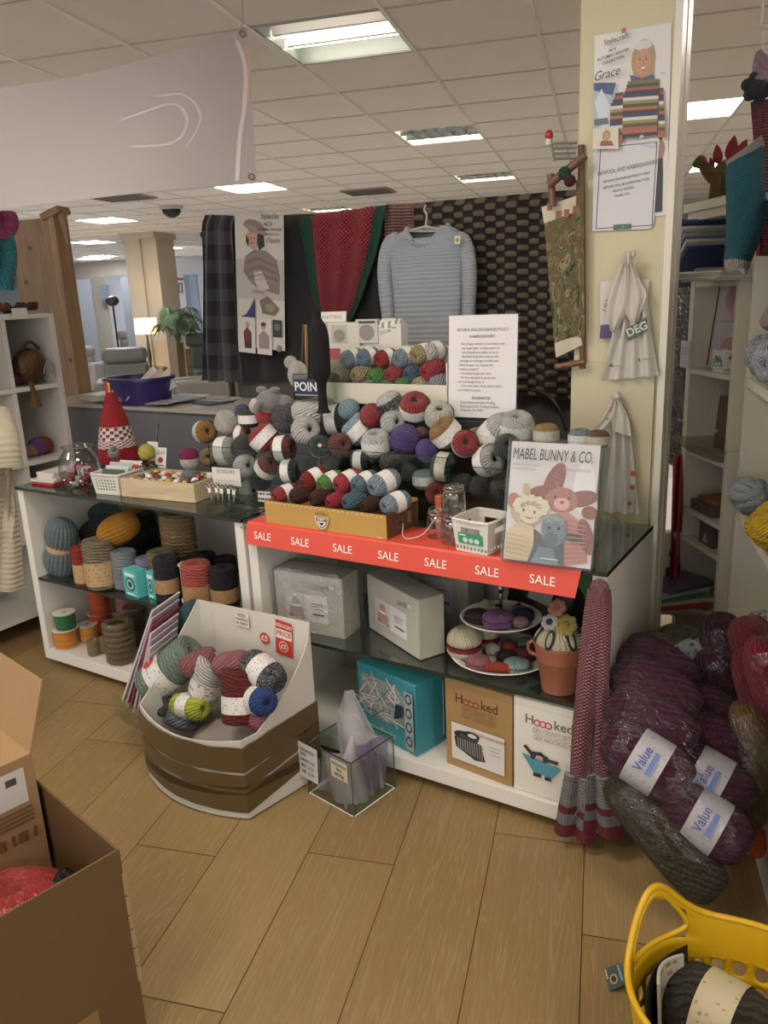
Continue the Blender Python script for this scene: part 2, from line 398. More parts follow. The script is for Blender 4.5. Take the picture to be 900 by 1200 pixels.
def wool(kind, p, d, ax, ymat, label, band=None, name='yarn_ball', group=None, cat='yarn', l=1, bandk=None):
    """one ball, skein or cake of yarn: d diameter, ax the winding axis"""
    o = inst(name, T_YARN[kind], ymat)
    o.matrix_world = axis_M(p, DIRS.get(ax, ax) if isinstance(ax, str) else ax, R.random() * 6.28) @ Matrix.Diagonal((d, d, d * l, 1))
    tag(o, label, cat, group)
    if band: inst('paper_band', T_BAND[bandk or kind], band, o)
    return o
# ================================================================== THE SETTING
CZ = 2.77                                           # ceiling height
# floor: laminate planks laid along the building's grid
fb = MB(); fb.M = MR
PW, PL = .2665, 1.245
OFF = {-5: .55, -4: 1.307, -3: 1.868, -2: 2.4, -1: 2.068, 0: 1.72, 1: .4, 2: 1.1}
prng = random.Random(3); pf = []; tone = []
for i in range(-64, 22):
    x0 = i * PW - .002; off = OFF.get(i, prng.random() * PL)
    j0 = math.floor((-3 - off) / PL)
    y = off + j0 * PL
    while y < 21:
        t = prng.random(); u0 = prng.random() * 10
        fb.add([(x0, y, 0), (x0 + PW, y, 0), (x0 + PW, y + PL, 0), (x0, y + PL, 0)], [(0, 1, 2, 3)], 0, [[(0, 0), (1, 0), (1, 1), (0, 1)]]); tone.append((t, u0)); y += PL
m, nt, bs = newmat('oak_laminate')
tc = N(nt, 'ShaderNodeTexCoord'); at = N(nt, 'ShaderNodeAttribute', attribute_name='plank'); sx = N(nt, 'ShaderNodeSeparateXYZ'); nt.links.new(at.outputs['Vector'], sx.inputs[0])
uvs = N(nt, 'ShaderNodeSeparateXYZ'); nt.links.new(tc.outputs['UV'], uvs.inputs[0])
cb = N(nt, 'ShaderNodeCombineXYZ')
nt.links.new(math_(nt, 'MULTIPLY', uvs.outputs[0], 4.2), cb.inputs[0]); nt.links.new(math_(nt, 'MULTIPLY', uvs.outputs[1], 1.1), cb.inputs[1]); nt.links.new(math_(nt, 'MULTIPLY', sx.outputs[1], 13), cb.inputs[2])
gn = N(nt, 'ShaderNodeTexNoise'); gn.inputs['Scale'].default_value = 1.2; gn.inputs['Detail'].default_value = 3; gn.inputs['Distortion'].default_value = .6; nt.links.new(cb.outputs[0], gn.inputs['Vector'])
# cathedral grain: contour rings of the slow noise, plus fine pores
rings = math_(nt, 'ADD', math_(nt, 'MULTIPLY', math_(nt, 'SINE', math_(nt, 'MULTIPLY', gn.outputs['Fac'], 95)), .5), .5)
cb2 = N(nt, 'ShaderNodeCombineXYZ'); nt.links.new(math_(nt, 'MULTIPLY', uvs.outputs[0], 60), cb2.inputs[0]); nt.links.new(math_(nt, 'MULTIPLY', uvs.outputs[1], 5), cb2.inputs[1]); nt.links.new(sx.outputs[1], cb2.inputs[2])
g2 = N(nt, 'ShaderNodeTexNoise'); g2.inputs['Scale'].default_value = 1; g2.inputs['Detail'].default_value = 4; nt.links.new(cb2.outputs[0], g2.inputs['Vector'])
base = mixc(nt, sx.outputs[0], srgb('#8f754a'), srgb('#a0865a'))
base = mixc(nt, math_(nt, 'MULTIPLY', math_(nt, 'POWER', rings, 5.0), .5), base, srgb('#ae9870'))
base = mixc(nt, math_(nt, 'MULTIPLY', g2.outputs['Fac'], .6), base, srgb('#6b5735'))
ex = math_(nt, 'LESS_THAN', math_(nt, 'MINIMUM', uvs.outputs[0], math_(nt, 'SUBTRACT', 1, uvs.outputs[0])), .0055)
ey = math_(nt, 'LESS_THAN', math_(nt, 'MINIMUM', uvs.outputs[1], math_(nt, 'SUBTRACT', 1, uvs.outputs[1])), .0013)
ed = math_(nt, 'MAXIMUM', ex, ey)
nt.links.new(mixc(nt, ed, base, srgb('#3a2a16')), bs.inputs['Base Color'])
bs.inputs['Roughness'].default_value = .42; bs.inputs['Specular IOR Level'].default_value = .4
bp = N(nt, 'ShaderNodeBump'); bp.inputs['Strength'].default_value = .25; bp.inputs['Distance'].default_value = .002
nt.links.new(math_(nt, 'SUBTRACT', g2.outputs['Fac'], math_(nt, 'MULTIPLY', ed, 2)), bp.inputs['Height']); nt.links.new(bp.outputs[0], bs.inputs['Normal'])
fo = fb.build('floor', m, smooth=0); struct(fo)
a = fo.data.attributes.new('plank', 'FLOAT_VECTOR', 'FACE'); flat = []
for t, u in tone: flat += [t, u, 0]
a.data.foreach_set('vector', flat)
cp = MB(); cp.M = MR; cp.box(-18, 4, 5.2, 20.9, .0, .006); cp.box(-18, -4.2, -3, 5.2, 0, .006); o = struct(cp.build('floor', mat('#cfcbc4', .95, .06, 30), smooth=0)); o['label'] = 'pale grey carpet of the furniture department'  # carpet out of view, put in so neutral bounce light reaches the ceiling
# ceiling: mineral tiles in a metal grid
def cbox(b, x0, x1, y0, y1, z0, z1, m=0): b.box(x0, x1, y0, y1, z0, z1, m)
TX, TY = .6125, .645
LX0, LY0 = -1.545, 3.69                            # a light fixture's near left corner fixes the grid
LIGHTS = [(0, 0, 'tubes'), (0, 4, 'louvre'), (0, 8, 'louvre2'), (-4, 7, 'panel'), (-4, 11, 'louvre3'), (-9, 10, 'panel'), (-13, 15, 'panel'), (-17, 21, 'panel'), (-13, 19, 'panel'), (-12, 23, 'panel'), (-18, 22, 'panel'), (-7, 18, 'louvre4'),
          (0, -4, 'panel'), (4, -6, 'panel'), (-4, -4, 'panel'), (4, 0, 'panel'), (3, 4, 'panel'), (4, 9, 'panel'), (-5, 2, 'panel'), (0, -7, 'panel'), (-9, 4, 'panel'), (-14, 9, 'panel')]  # last two fixtures are out of view, added to brighten the far floor
holes = {(i, j) for i, j, k in LIGHTS}
cb_ = MB(); cb_.M = MR
for i in range(-27, 10):
    for j in range(-12, 28):
        if (i, j) in holes: continue
        x, y = LX0 + i * TX, LY0 + j * TY
        cb_.add([(x, y, CZ), (x, y + TY, CZ), (x + TX, y + TY, CZ), (x + TX, y, CZ)], [(0, 1, 2, 3)], 0)
struct(cb_.build('ceiling', mat('#ebe6de', .9, .03, 2.5, .05), smooth=0))
gb = MB(); gb.M = MR
for i in range(-27, 11):
    x = LX0 + i * TX; gb.box(x - .009, x + .009, LY0 - 12 * TY, LY0 + 28 * TY, CZ - .006, CZ + .002)
for j in range(-12, 29):
    y = LY0 + j * TY; gb.box(LX0 - 27 * TX, LX0 + 10 * TX, y - .007, y + .007, CZ - .0045, CZ + .002, 1)
g = gb.build('trim_1', [mat('#f2efe9', .25, .03), mat('#b5aca0', .5, .03)], smooth=0); struct(g); g['label'] = 'metal grid between ceiling tiles'
# walls
wb = MB(); wb.M = MR; wb.box(-18.3, 6, 20.9, 21.1, 0, CZ + .3); struct(wb.build('wall_back', mat('#9c978f', .8), smooth=0))
wb = MB(); wb.M = MR; wb.box(3.6, 3.8, -1, 21, 0, CZ + .3); struct(wb.build('wall_right', mat('#a79e90', .8), smooth=0))
wb = MB(); wb.M = MR; wb.box(-18.3, -18.1, -4, 21, 0, CZ + .3); struct(wb.build('wall_left', mat('#a39c92', .8), smooth=0))
wb = MB(); wb.M = MR; wb.box(-17.6, -10.6, 19.4, 20.9, 2.2, CZ); wb.box(-17.6, -10.6, 19.36, 19.4, 2.17, 2.2); struct(wb.build('trim_2', mat('#a89f93', .8), smooth=0))
# --- lights
warm = '#fff4e8'
LAB = {0: 'open ceiling light with two bright tubes, beside the hanging white banner', 1: 'louvred square ceiling light, the nearer of the two right of the banner', 2: 'louvred square ceiling light farther back, above the crochet blanket',
       3: 'bright square ceiling light just below the banner corner', 4: 'louvred ceiling light showing just above the red shawl', 5: 'bright square ceiling light left of the black camera dome',
       6: 'bright ceiling light in the back, first of the small row beside the distant column', 7: 'bright ceiling light in the back, second of the small row beside the distant column', 8: 'bright ceiling light between the column and the tartan cloth', 9: 'far ceiling light behind the palm',
       10: 'farthest ceiling light, above the dropped bulkhead', 11: 'dim louvred ceiling light near the black camera dome'}
nn = 0
for n_, (i, j, kind) in enumerate(LIGHTS):
    x, y = LX0 + i * TX, LY0 + j * TY; M = MR @ T(x + TX / 2, y + TY / 2, CZ)
    t = thing('ceiling_light', LAB.get(n_, 'square ceiling light %s' % ['over the photographer', 'over the yellow basket side', 'over the kraft cartons', 'above the right shelves', 'behind the cream pillar', 'far behind the right shelves', 'hidden behind the white banner', 'behind the photographer', 'far beyond the pine post', 'at the far left of the sofas'][n_ - 12] if n_ >= 12 else ''), 'ceiling light', group='square ceiling lights', M=M)
    b = MB(); w, d = TX / 2 - .012, TY / 2 - .012
    b.box(-w, w, -d, d, .11, .115); b.box(-w, -w + .004, -d, d, 0, .115); b.box(w - .004, w, -d, d, 0, .115); b.box(-w, w, -d, -d + .004, 0, .115); b.box(-w, w, d - .004, d, 0, .115)
    b.box(-w - .02, -w, -d - .02, d + .02, -.005, .004); b.box(w, w + .02, -d - .02, d + .02, -.005, .004); b.box(-w, w, -d - .02, -d, -.005, .004); b.box(-w, w, d, d + .02, -.005, .004)
    b.build('housing', mat('#8f958f' if kind == 'tubes' else '#e6e2d8', .35), t, smooth=0)
    far = n_ in (5, 6, 7, 8, 9, 10, 21, 20)
    if kind == 'panel':
        b = MB(); b.box(-w + .004, w - .004, -d + .004, d - .004, .004, .008); b.build('diffuser', emit('#f6f7ff' if far else warm, 26 if far else 15), t, smooth=0)
    elif kind == 'tubes':
        for q in (-.19, 0, .17):
            b = MB(); b.tube([(-.275, q, .055), (.275, q, .055)], .02, 10); b.build('tube', emit('#fff4e4', (7 if q > .1 else 4) if q > -.1 else 1.1), t)
        b = MB(); b.box(-.28, .28, .075, .10, .02, .09); b.box(-.28, .28, -.11, -.085, .02, .09); b.build('reflector', mat('#f0eee8', .3), t, smooth=0)
    else:
        for q in (-.2, 0, .2):
            b = MB(); b.tube([(-.275, q, .085), (.275, q, .085)], .014, 8); b.build('tube', emit('#fff4e4', {'louvre': 22, 'louvre2': 22, 'louvre3': 20, 'louvre4': 14}[kind]), t)
        b = MB()
        for q in range(1, 6): xx = -w + q * (2 * w) / 6; b.hexa([(xx - .002, -d, 0), (xx + .002, -d, 0), (xx - .002, d, 0), (xx + .002, d, 0), (xx - .012, -d, .055), (xx + .012, -d, .055), (xx - .012, d, .055), (xx + .012, d, .055)])
        for q in range(1, 3): yy = -d + q * (2 * d) / 3; b.hexa([(-w, yy - .003, 0), (w, yy - .003, 0), (-w, yy + .003, 0), (w, yy + .003, 0), (-w, yy - .02, .055), (w, yy - .02, .055), (-w, yy + .02, .055), (w, yy + .02, .055)])
        b.build('louvre', mat('#8b8f90', .2, metal=.8), t, smooth=0)
# vents
for (px, py, w, lab) in ((432, 224, .55, 'dark square air vent in the ceiling above the red shawl'), (143, 231, .6, 'dark slotted air vent under the lower edge of the white banner')):
    p = ZP(px, py, CZ - .004); t = thing('air_vent', lab, 'air vent', M=MR @ T(MR.inverted() @ p))
    b = MB(); b.box(-w / 2, w / 2, -.25, .25, -.012, .003); b.build('frame', mat('#8f8a82', .5), t, smooth=0)
    for q in range(5): b = MB(); y = -.2 + q * .1; b.hexa([(-w / 2 + .02, y - .02, -.016), (w / 2 - .02, y - .02, -.016), (-w / 2 + .02, y + .02, -.02), (w / 2 - .02, y + .02, -.02), (-w / 2 + .02, y - .02, -.013), (w / 2 - .02, y - .02, -.013), (-w / 2 + .02, y + .02, -.013), (w / 2 - .02, y + .02, -.013)]); b.build('slat', mat('#4a4744', .5), t, smooth=0)
# black dome camera
p = ZP(201, 247, CZ - .06); t = thing('dome_camera', 'black dome security camera hanging from the ceiling', 'security camera', loc=(p.x, p.y, CZ))
k = sz(22, p)
b = MB(); b.lathe([(k * .62, -.0), (k * .62, -k * .18), (k * .5, -k * .2)], 28); b.build('mount', mat('#b8b3aa', .4), t)
b = MB(); b.lathe([(k * .5, -k * .16)] + [(k * .5 * math.cos(a * PI / 16), -k * .2 - k * .42 * math.sin(a * PI / 16)) for a in range(0, 9)], 28); b.build('dome', mat('#23272a', .12), t)
# cream pillar beside the units
PX0, PX1, PY0, PY1 = -.868, -.585, 2.56, 2.67
wb = MB(); wb.box(PX0, PX1, PY0, PY1, 0, CZ); pil = struct(wb.build('wall_pillar', mat('#c3bb9a', .55, .04, 3), smooth=0))
wb = MB(); wb.box(PX1 - .012, PX1 + .01, PY0 - .006, PY0 + .04, 0, CZ); wb.box(PX1, PX1 + .008, PY0 + .07, PY1 + .01, 0, CZ); struct(wb.build('trim_3', mat('#d8d3c4', .4), smooth=0))
wb = MB(); wb.box(PX0 - .004, PX1 - .02, PY0 - .012, PY0, 0, 1.36); struct(wb.build('trim_4', mat('#bdb595', .5), smooth=0))
# distant column
b = MB(); c = ZP(196, 430, .55); c = V((c.x, c.y, 0))
pc = DP(176, 300, 13.6)
b.M = T(pc.x, pc.y, 0) @ MR; b.box(-.30, .0, -.3, .3, 0, CZ); b.box(.0, .28, -.25, .35, 0, CZ); b.box(-.33, .31, -.36, .4, CZ - .1, CZ); struct(b.build('wall_column', mat('#bdb49f', .6), smooth=0))
# far alcoves: grey partitions, a lit recess, posters
b = MB(); b.M = MR; b.box(-15.9, -13.9, 18.6, 18.7, 0, 2.19); struct(b.build('wall_partition', mat('#8f9498', .7), smooth=0))
def far(px0, px1, pyt, k, z1, m, name, dz=.06, z0=0):
    p, q = DP(px0, pyt, k), DP(px1, pyt, k); b = MB(); d = (q - p); d.z = 0; n_ = V((-d.y, d.x, 0)).normalized() * dz
    P = [V((p.x, p.y, z0)), V((q.x, q.y, z0)), V((p.x, p.y, z0)) + n_, V((q.x, q.y, z0)) + n_]; b.hexa(P + [V((v.x, v.y, z1)) for v in P]); return b.build(name, m, smooth=0)
struct(far(78, 107, 340, 16, 2.15, mat('#878c92', .7), 'wall_partition'))
struct(far(107, 124, 340, 16.4, 2.2, mat('#a29a8c', .7), 'wall_partition'))
struct(far(120, 150, 340, 18.5, 2.3, mat('#c9cdd6', .7), 'wall_partition'))
struct(far(142, 172, 340, 15.8, 2.15, mat('#84888f', .7), 'wall_partition'))
struct(far(196, 262, 320, 17, 2.55, mat('#cfd3d8', .7), 'wall_partition'))
struct(far(216, 231, 330, 14.5, 2.1, mat('#a9bfe0', .6), 'wall_partition'))
# ================================================================== THE TWO DISPLAY UNITS
FY, BY, GT = 2.0, 2.5, .857                         # front plane, back plane, top of the glass
white = mat('#dedad0', .32, .03, 3)
glass = clear('#d4ddd8', .86, 1.1, .02); gedge = mat('#26302c', .1)
def unit(x0, x1, label, grp):
    t = thing('display_unit', label, 'display unit', loc=(x0, FY, 0), group=grp); w = x1 - x0; d = BY - FY
    for a in (0, w - .04):
        b = MB(); b.box(a, a + .04, 0, d, .035, .843); b.build('side_panel', white, t, bevel=.002, smooth=0)
    b = MB(); b.box(.04, w - .04, .0, d, .035, .088); b.build('base', white, t, bevel=.002, smooth=0)
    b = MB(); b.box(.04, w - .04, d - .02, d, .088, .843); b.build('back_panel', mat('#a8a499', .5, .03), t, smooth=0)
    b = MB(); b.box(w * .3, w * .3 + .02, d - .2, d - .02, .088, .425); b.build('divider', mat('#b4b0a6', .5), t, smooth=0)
    for nm, z0, a, c, y0 in (('glass_top', .845, -.004, w + .004, -.012), ('glass_shelf', .425, .042, w - .042, .004)):
        b = MB(); b.box(a, c, y0, d - .022, z0, z0 + .012, 0)
        b.f.pop(2); b.mi.pop(2); b.uv.pop(2)
        g = b.build(nm, glass, t, smooth=0)
        b = MB(); b.box(a, c, y0, y0 + .0015, z0, z0 + .012); b.build('polished_edge', gedge, g, smooth=0)
        if nm == 'glass_top':
            b = MB(); b.box(c - .0015, c, y0 + .0015, d - .022, z0, z0 + .012); b.build('polished_edge', gedge, g, smooth=0)
    for a in (.06, w - .06):
        for y in (.06, d - .06):
            b = MB(); b.box(a - .02, a + .02, y - .02, y + .02, .03, .036); b.tube([(a - .012, y, .016), (a + .012, y, .016)], .016, 12); b.build('caster', mat('#6e6a64', .4), t)
    return t
UL = unit(-3.185, -1.872, 'white glass-topped display unit at left, filled with yarn cones and ribbon spools', 'white display units')
UR = unit(-1.855, -.575, 'white glass-topped display unit at right, edged with the red SALE strip', 'white display units')
# red SALE strip lying on the glass and folding over its edge
red = mat('#d8503f', .42, .03)
t = thing('sale_strip', 'red shelf-edge strip printed SALE seven times along the right display unit', 'sale strip', loc=(-1.83, FY, 0))
L = 1.19
b = MB(); b.add([(0, .16, GT + .0012), (L, .16, GT + .0012), (L, -.016, GT + .0012), (0, -.016, GT + .0012), (0, -.022, GT - .004), (L, -.022, GT - .004), (L - .012, -.03, GT - .079), (-.008, -.03, GT - .079)],
       [(3, 2, 1, 0), (4, 5, 2, 3), (7, 6, 5, 4)]); o = b.build('strip', red, t, smooth=0)
so = o.modifiers.new('thick', 'SOLIDIFY'); so.thickness = .0008; so.offset = -1
items = [('t', 'SALE', YP(q, 645, FY).x + 1.83, -.04, .037, '#efe9df', .98, 0, .003) for q in (315, 358, 407, 460, 515, 575, 640)]
M = frame((0, -.0225, GT - .004), (1, 0, 0), (0, .1, 1)); pic(t, M, items, 'lettering')
# ------------------------------------------------------------------ left unit, glass shelf: hanks and cakes of chunky yarn
kraft = printed('#a38258', '#866a45', 5, .58, 16); kraft2 = printed('#b89a70', '#86704f', 6, .56, 16); paper = WHITE_BAND()
SH = .4375
def on_shelf(px, py, z): return ZP(px, py, z)
def cake(px, pyb, wpx, hpx, z, col, label, band=kraft, bandk='cake', cat='yarn', grp=None, y=None, **kw):
    """an upright cake standing on a shelf: (px, pyb) its foot in the photo"""
    p = ZP(px, pyb, z) if (y is None or y < 2.08) else YP(px, pyb, y); p.z = z; q = V((p.x, p.y, 0)).normalized() * sz(wpx, p) * .5
    if y is None or y < 2.08: p += q
    p.y = min(max(p.y, FY + .045), BY - .085)
    d = sz(wpx, p); h = d * hpx
    return wool('cake', p, d, (R.uniform(-.01, .01), R.uniform(-.01, .01), 1), col if not isinstance(col, str) else yarn(col, None, 5, 34), label, band, 'yarn_cake', grp, l=h / d / 1.25, bandk=bandk)
def lobes(b, w, h, n=22):
    """one lobe of strands running pole to pole along z"""
    for q in range(n):
        a = 2 * PI * q / n; b.tube([(w / 2 * math.sin(PI * i / 9) ** .75 * math.cos(a + .25 * i / 9), w / 2 * math.sin(PI * i / 9) ** .75 * math.sin(a + .25 * i / 9) * .85, -h / 2 * math.cos(PI * i / 9)) for i in range(10)], w * .075, 6)
    b.ball((0, 0, 0), w * .46, 0, 16, sy=.85, sz_=h / w * .95)
def hank(name, M, w, h, col, label, band=True):
    t = thing(name, label, 'yarn', M=M); b = MB()
    if band:
        for s_ in (-1, 1): b.M = T(0, 0, s_ * h * .235); lobes(b, w * (1 if s_ > 0 else 1.06), h * .58)
    else: lobes(b, w, h)
    b.build('strands', yarn(col, None, 1, 60, .4), t, smooth=60)
    if band: b = MB(); r = w * .43; b.lathe([(r, -h * .10), (r + .003, -h * .05), (r + .003, h * .05), (r, h * .10)], 20, sx=1.05, sy=.95); b.build('paper_band', kraft2, t)
    return t
p = YP(65, 646, 2.13); hank('yarn_hank', T(max(p.x, -3.065), 2.09, SH + .128) @ rot(14, 'Y'), .14, .25, '#69777a', 'thick blue-grey yarn hank pinched by a brown band, at the left end of the shelf')
def loose(px, py, y, w, h, col, label, ax):
    p = YP(px, py, y); p.x = max(p.x, -3.03); return hank('yarn_hank', axis_M(p, ax), w, h, col, label, False)
loose(139, 620, 2.15, .135, .17, '#b57d27', 'mustard yarn hank lying behind the taupe and red yarn cakes', (-.55, -.5, -.3))
loose(103, 617, 2.29, .13, .24, '#38393c', 'charcoal yarn hank behind the blue-grey hank', (.8, .1, .3))
loose(130, 602, 2.36, .12, .22, '#3d494c', 'dark slate yarn hank under the glass, behind the mustard one', (.9, .3, .0))
loose(152, 597, 2.4, .10, .16, '#7a5a2c', 'brown yarn hank highest at the back of the shelf', (.9, .1, .0))
loose(93, 655, 2.24, .06, .10, '#aa7a34', 'small mustard end of yarn beside the red cake', (.8, .1, .4))
CK = [  # px, foot y, width px, height/width, colour, y, label
    (165, 637, 40, 1.5, '#191717', 2.36, 'fat black yarn cake at the back, left of the tall jute cone'),
    (184, 650, 27, 1.2, '#1d1a19', 2.26, 'small black yarn cake in front of the tall jute cone'),
    (211, 641, 40, 1.95, '#a3875e', 2.30, 'tall jute twine cone reaching up to the glass top'),
    (96, 690, 24, 1.95, '#a8372c', 2.055, 'red yarn cake with a brown band, left of the taupe cake'),
    (122, 693, 36, 1.62, '#8c8069', 2.06, 'taupe yarn cake with a wide printed kraft band, largest of the front row'),
    (150, 690, 29, 1.55, '#8f989a', 2.10, 'pale grey yarn cake behind the turquoise boxes'),
    (175, 692, 24, 1.6, '#9a8fb4', 2.13, 'lilac yarn cake behind the turquoise boxes'),
    (195, 700, 33, 1.45, '#7f7d5f', 2.15, 'olive-grey yarn cake behind the dark purple one'),
    (228, 668, 34, .95, '#3b3b3e', 2.26, 'dark grey yarn cake in the second row, right of the jute cone'),
    (199, 707, 28, 1.9, '#2b2230', 2.055, 'dark purple yarn cake with a kraft band and price tag in the front row'),
    (235, 716, 35, 1.55, '#c05a4d', 2.055, 'coral yarn cake between the cream spool and the black cake'),
    (266, 718, 32, 1.6, '#1b1919', 2.06, 'black yarn cake with a kraft band, rightmost of the front row'),
    (249, 684, 27, 1.2, '#1e1c1c', 2.19, 'black yarn cake in the second row behind the coral one'),
    (264, 674, 26, 1.2, '#201d1d', 2.24, 'black yarn cake in the second row against the side panel'),
    (240, 654, 26, 1.0, '#232022', 2.37, 'black yarn cake in the back row behind the dark grey one'),
    (262, 648, 26, 1.0, '#252122', 2.37, 'black yarn cake in the back right corner of the shelf')]
for px, py, w, h, c, y, lab in CK:
    tall = 'jute' in lab
    cake(px, py, w, h, SH, yarn(c, None, 3 if tall else 5, 30), lab, None if (tall or 'second row' in lab or 'back' in lab or 'behind the tur' in lab) else (kraft2 if 'taupe' in lab else kraft), 'wide' if 'taupe' in lab else 'cake', grp='cakes of yarn on the left unit shelf', y=y)
# small parts seen on those cakes
p = YP(220, 672, 2.11); t = thing('thread_spool', 'cream flanged spool of white cord beside the coral cake', 'spool', loc=(p.x, p.y, SH))
b = MB(); b.lathe([(.030, .006), (.030, .15)], 20); b.build('cord', yarn('#d9d2c2', None, 2, 24), t)
for z in (0, .15): b = MB(); b.lathe([(.036, z), (.036, z + .007)], 24); b.build('flange', mat('#cdbfa2', .5), t, smooth=30)
teal = mat('#5ab5b4', .45)
for (px, py, w, lab) in ((161, 702, .095, 'turquoise boxed craft kit with a round picture, left of the pair'), (176, 703, .05, 'turquoise boxed craft kit, narrow one right of the pair')):
    p = YP(px, py, 2.05); t = obox('craft_kit_box', lab, 'craft kit', (w, .055, .115), T(p.x + (.0 if w > .08 else .02), 2.055 if w > .08 else 2.075, SH) @ rot(-8, 'Z'), teal, .001)
    pic(t, frame((0, -.0278, .0575), (1, 0, 0), (0, 0, 1)), [('r', -w * .36, .03, w * .36, .045, '#d6ece9'), ('e', 0, -.004, w * .34, .03, '#31484c'), ('e', 0, -.004, w * .26, .023, '#8ec7c6'), ('e', 0, -.004, w * .15, .013, '#2d3f44'), ('r', -w * .3, -.05, w * .3, -.042, '#d6ece9')])
# ------------------------------------------------------------------ left unit, base shelf: ribbon reels
B0 = .0895
def reel(px, py, y, w, h, col, label, top='#cfc8ba', z=B0, grp='ribbon reels on the base of the left unit'):
    p = YP(px, py, y); t = thing('ribbon_reel', label, 'ribbon reel', loc=(p.x, y, z), group=grp)
    b = MB(); b.lathe([(w * .44, .004), (w * .455, h * .3), (w * .455, h * .7), (w * .44, h - .004)], 24); b.build('ribbon', yarn(col, None, 0, 12, .3, .45, sheen=.1), t)
    for a in (0, h - .004):
        b = MB(); b.lathe([(.009, a), (w / 2, a), (w / 2, a + .004), (.009, a + .004), (.009, a)], 28); b.build('flange', mat(top, .4), t, smooth=30)
    b = MB(); b.lathe([(.009, .004), (.009, h - .002)], 14); b.build('hub', mat('#4a4038', .6), t)
    return t
def zpx(px, py, y): return YP(px, py, y).z
reel(80, 765, 2.055, .112, .092, '#d28a33', 'amber ribbon reel under the green reel'); reel(79, 742, 2.055, .1, .082, '#2f6d45', 'green ribbon reel standing on the amber reel', z=B0 + .0925)
reel(108, 767, 2.14, .09, .09, '#d1913e', 'pale orange ribbon reel with a white flange, right of the stacked green reel')
reel(121, 762, 2.21, .1, .12, '#c4512a', 'orange-red ribbon reel, lower of the stacked pair at the back'); reel(119, 725, 2.21, .1, .12, '#c4512a', 'orange ribbon reel, upper of the stacked pair at the back', '#a96a4a', z=B0 + .1205)
reel(147, 752, 2.31, .11, .105, '#b56a62', 'dusty pink ribbon reel, lower of the pair at the back'); reel(148, 722, 2.31, .105, .10, '#b07a78', 'dusty pink ribbon reel, upper of the pair at the back', '#9c8078', z=B0 + .1055)
reel(163, 760, 2.22, .1, .19, '#4a3c30', 'dark brown ribbon reel beside the jute braid roll', '#7b6b58')

for (px, lab) in ((112, 'small natural jute ball, left of the braid roll'), (126, 'small natural jute ball tucked beside the braid roll')):
    p = YP(px, 775, 2.055 if px < 120 else 2.10); b = wool('cake', V((p.x, p.y, B0)), .055, 'u', yarn('#ac9870', None, 4, 20), lab, None, 'jute_ball', 'jute balls', cat='twine', l=1.05)
p = YP(144, 785, 2.07); t = thing('braid_roll', 'shrink-wrapped roll of jute braid on the base shelf', 'jute braid', loc=(p.x, 2.075, B0))
b = MB()
for q in range(7):
    z = .012 + q * .0265; b.tube([(.052 * math.cos(a * PI / 12), .052 * math.sin(a * PI / 12), z + .003 * math.sin(a * 2.6)) for a in range(24)], .0145, 8, closed=True)
b.build('braid', yarn('#a08d66', '#7d6a48', 30, 4), t, smooth=60)
b = MB(); b.lathe([(.02, .198), (.06, .197), (.069, .185), (.069, .01), (.064, .0)], 24, wob=.02); b.build('shrink_wrap', clear('#ffffff', .97, .2, .08, .5, 24), t, smooth=60)
# ------------------------------------------------------------------ right unit, glass shelf
gbox = mat('#a9a79a', .55, .03)
def kitbox(name, label, w, d, h, M, bag, pcol):
    t = obox(name, label, 'craft kit', (w, d, h), M, gbox, .002, 'grey craft kit boxes on the right unit')
    b = MB(); b.box(-w / 2 + .002, w / 2 - .002, -d / 2 - .0012, -d / 2, .004, h - .004); b.build('front_sleeve', mat('#b3b1a4', .5, .02), t, smooth=0)
    F = frame((0, -d / 2 - .0014, h / 2), (1, 0, 0), (0, 0, 1)); W, H = w * .31, h * .2; oy = -h * .06; ox = -.01
    L = [('r', -W + ox, -H * 1.15 + oy, W + ox, H * 1.1 + oy, '#d8d3d2'), ('r', -W + ox, -H * 1.15 + oy, ox - .002, H * 1.1 + oy, '#c9c3bd'),
         ('e', ox - W * .5, oy - H * .35, W * .36, H * .62, pcol), ('e', ox - W * .5, oy + H * .45, W * .2, H * .38, pcol), ('e', ox - W * .5, oy + H * .05, W * .26, H * .1, '#ece6e2'), ('e', ox - W * .75, oy - H * .8, W * .12, H * .16, '#8a7868'), ('e', ox - W * .2, oy - H * .85, W * .12, H * .2, '#a98f80'),
         ('r', ox + W * .25, oy + H * .35, ox + W * .8, oy + H * .42, '#77706c'), ('r', ox + W * .25, oy + H * .15, ox + W * .7, oy + H * .21, '#938c88'), ('r', ox + W * .25, oy - H * .05, ox + W * .78, oy + H * .01, '#938c88'), ('r', ox + W * .3, oy - H * .55, ox + W * .85, oy - H * .42, '#4c4a5c'),
         ('t', 'Simply', w * .22, h * .31, .028, '#8f8c80', .9, 8, 0, .3), ('r', w * .32, h * .31, w * .39, h * .36, '#dedad2')]
    pic(t, F, L)
    if bag:
        b = MB(); rg = random.Random(5)
        def fn(u, v):
            a = 2 * PI * u; c, s = math.cos(a), math.sin(a); q = max(abs(c), abs(s)); k = 1.03 + .03 * noise.noise(V((u * 14, v * 9, 1)))
            z = h * (-.0 + 1.06 * v); ww = 1 if v < .93 else .8
            return V((c / q * (w / 2 + .006) * k * ww, s / q * (d / 2 + .012) * k * ww, z + .012 * noise.noise(V((c * 4, s * 4, v * 3)))))
        b.sheet(fn, 48, 10, .0006); b.build('polythene_bag', clear('#ffffff', .97, .6, .05, .9, 22, .02), t, smooth=60)
    return t
zz = SH
p = YP(362, 735, 2.06); kitbox('craft_kit_box', 'grey craft kit box in a clear bag, leftmost on the right unit glass shelf', .285, .11, .225, T(-1.655, 2.12, SH) @ rot(4, 'Z'), True, '#a39b95')
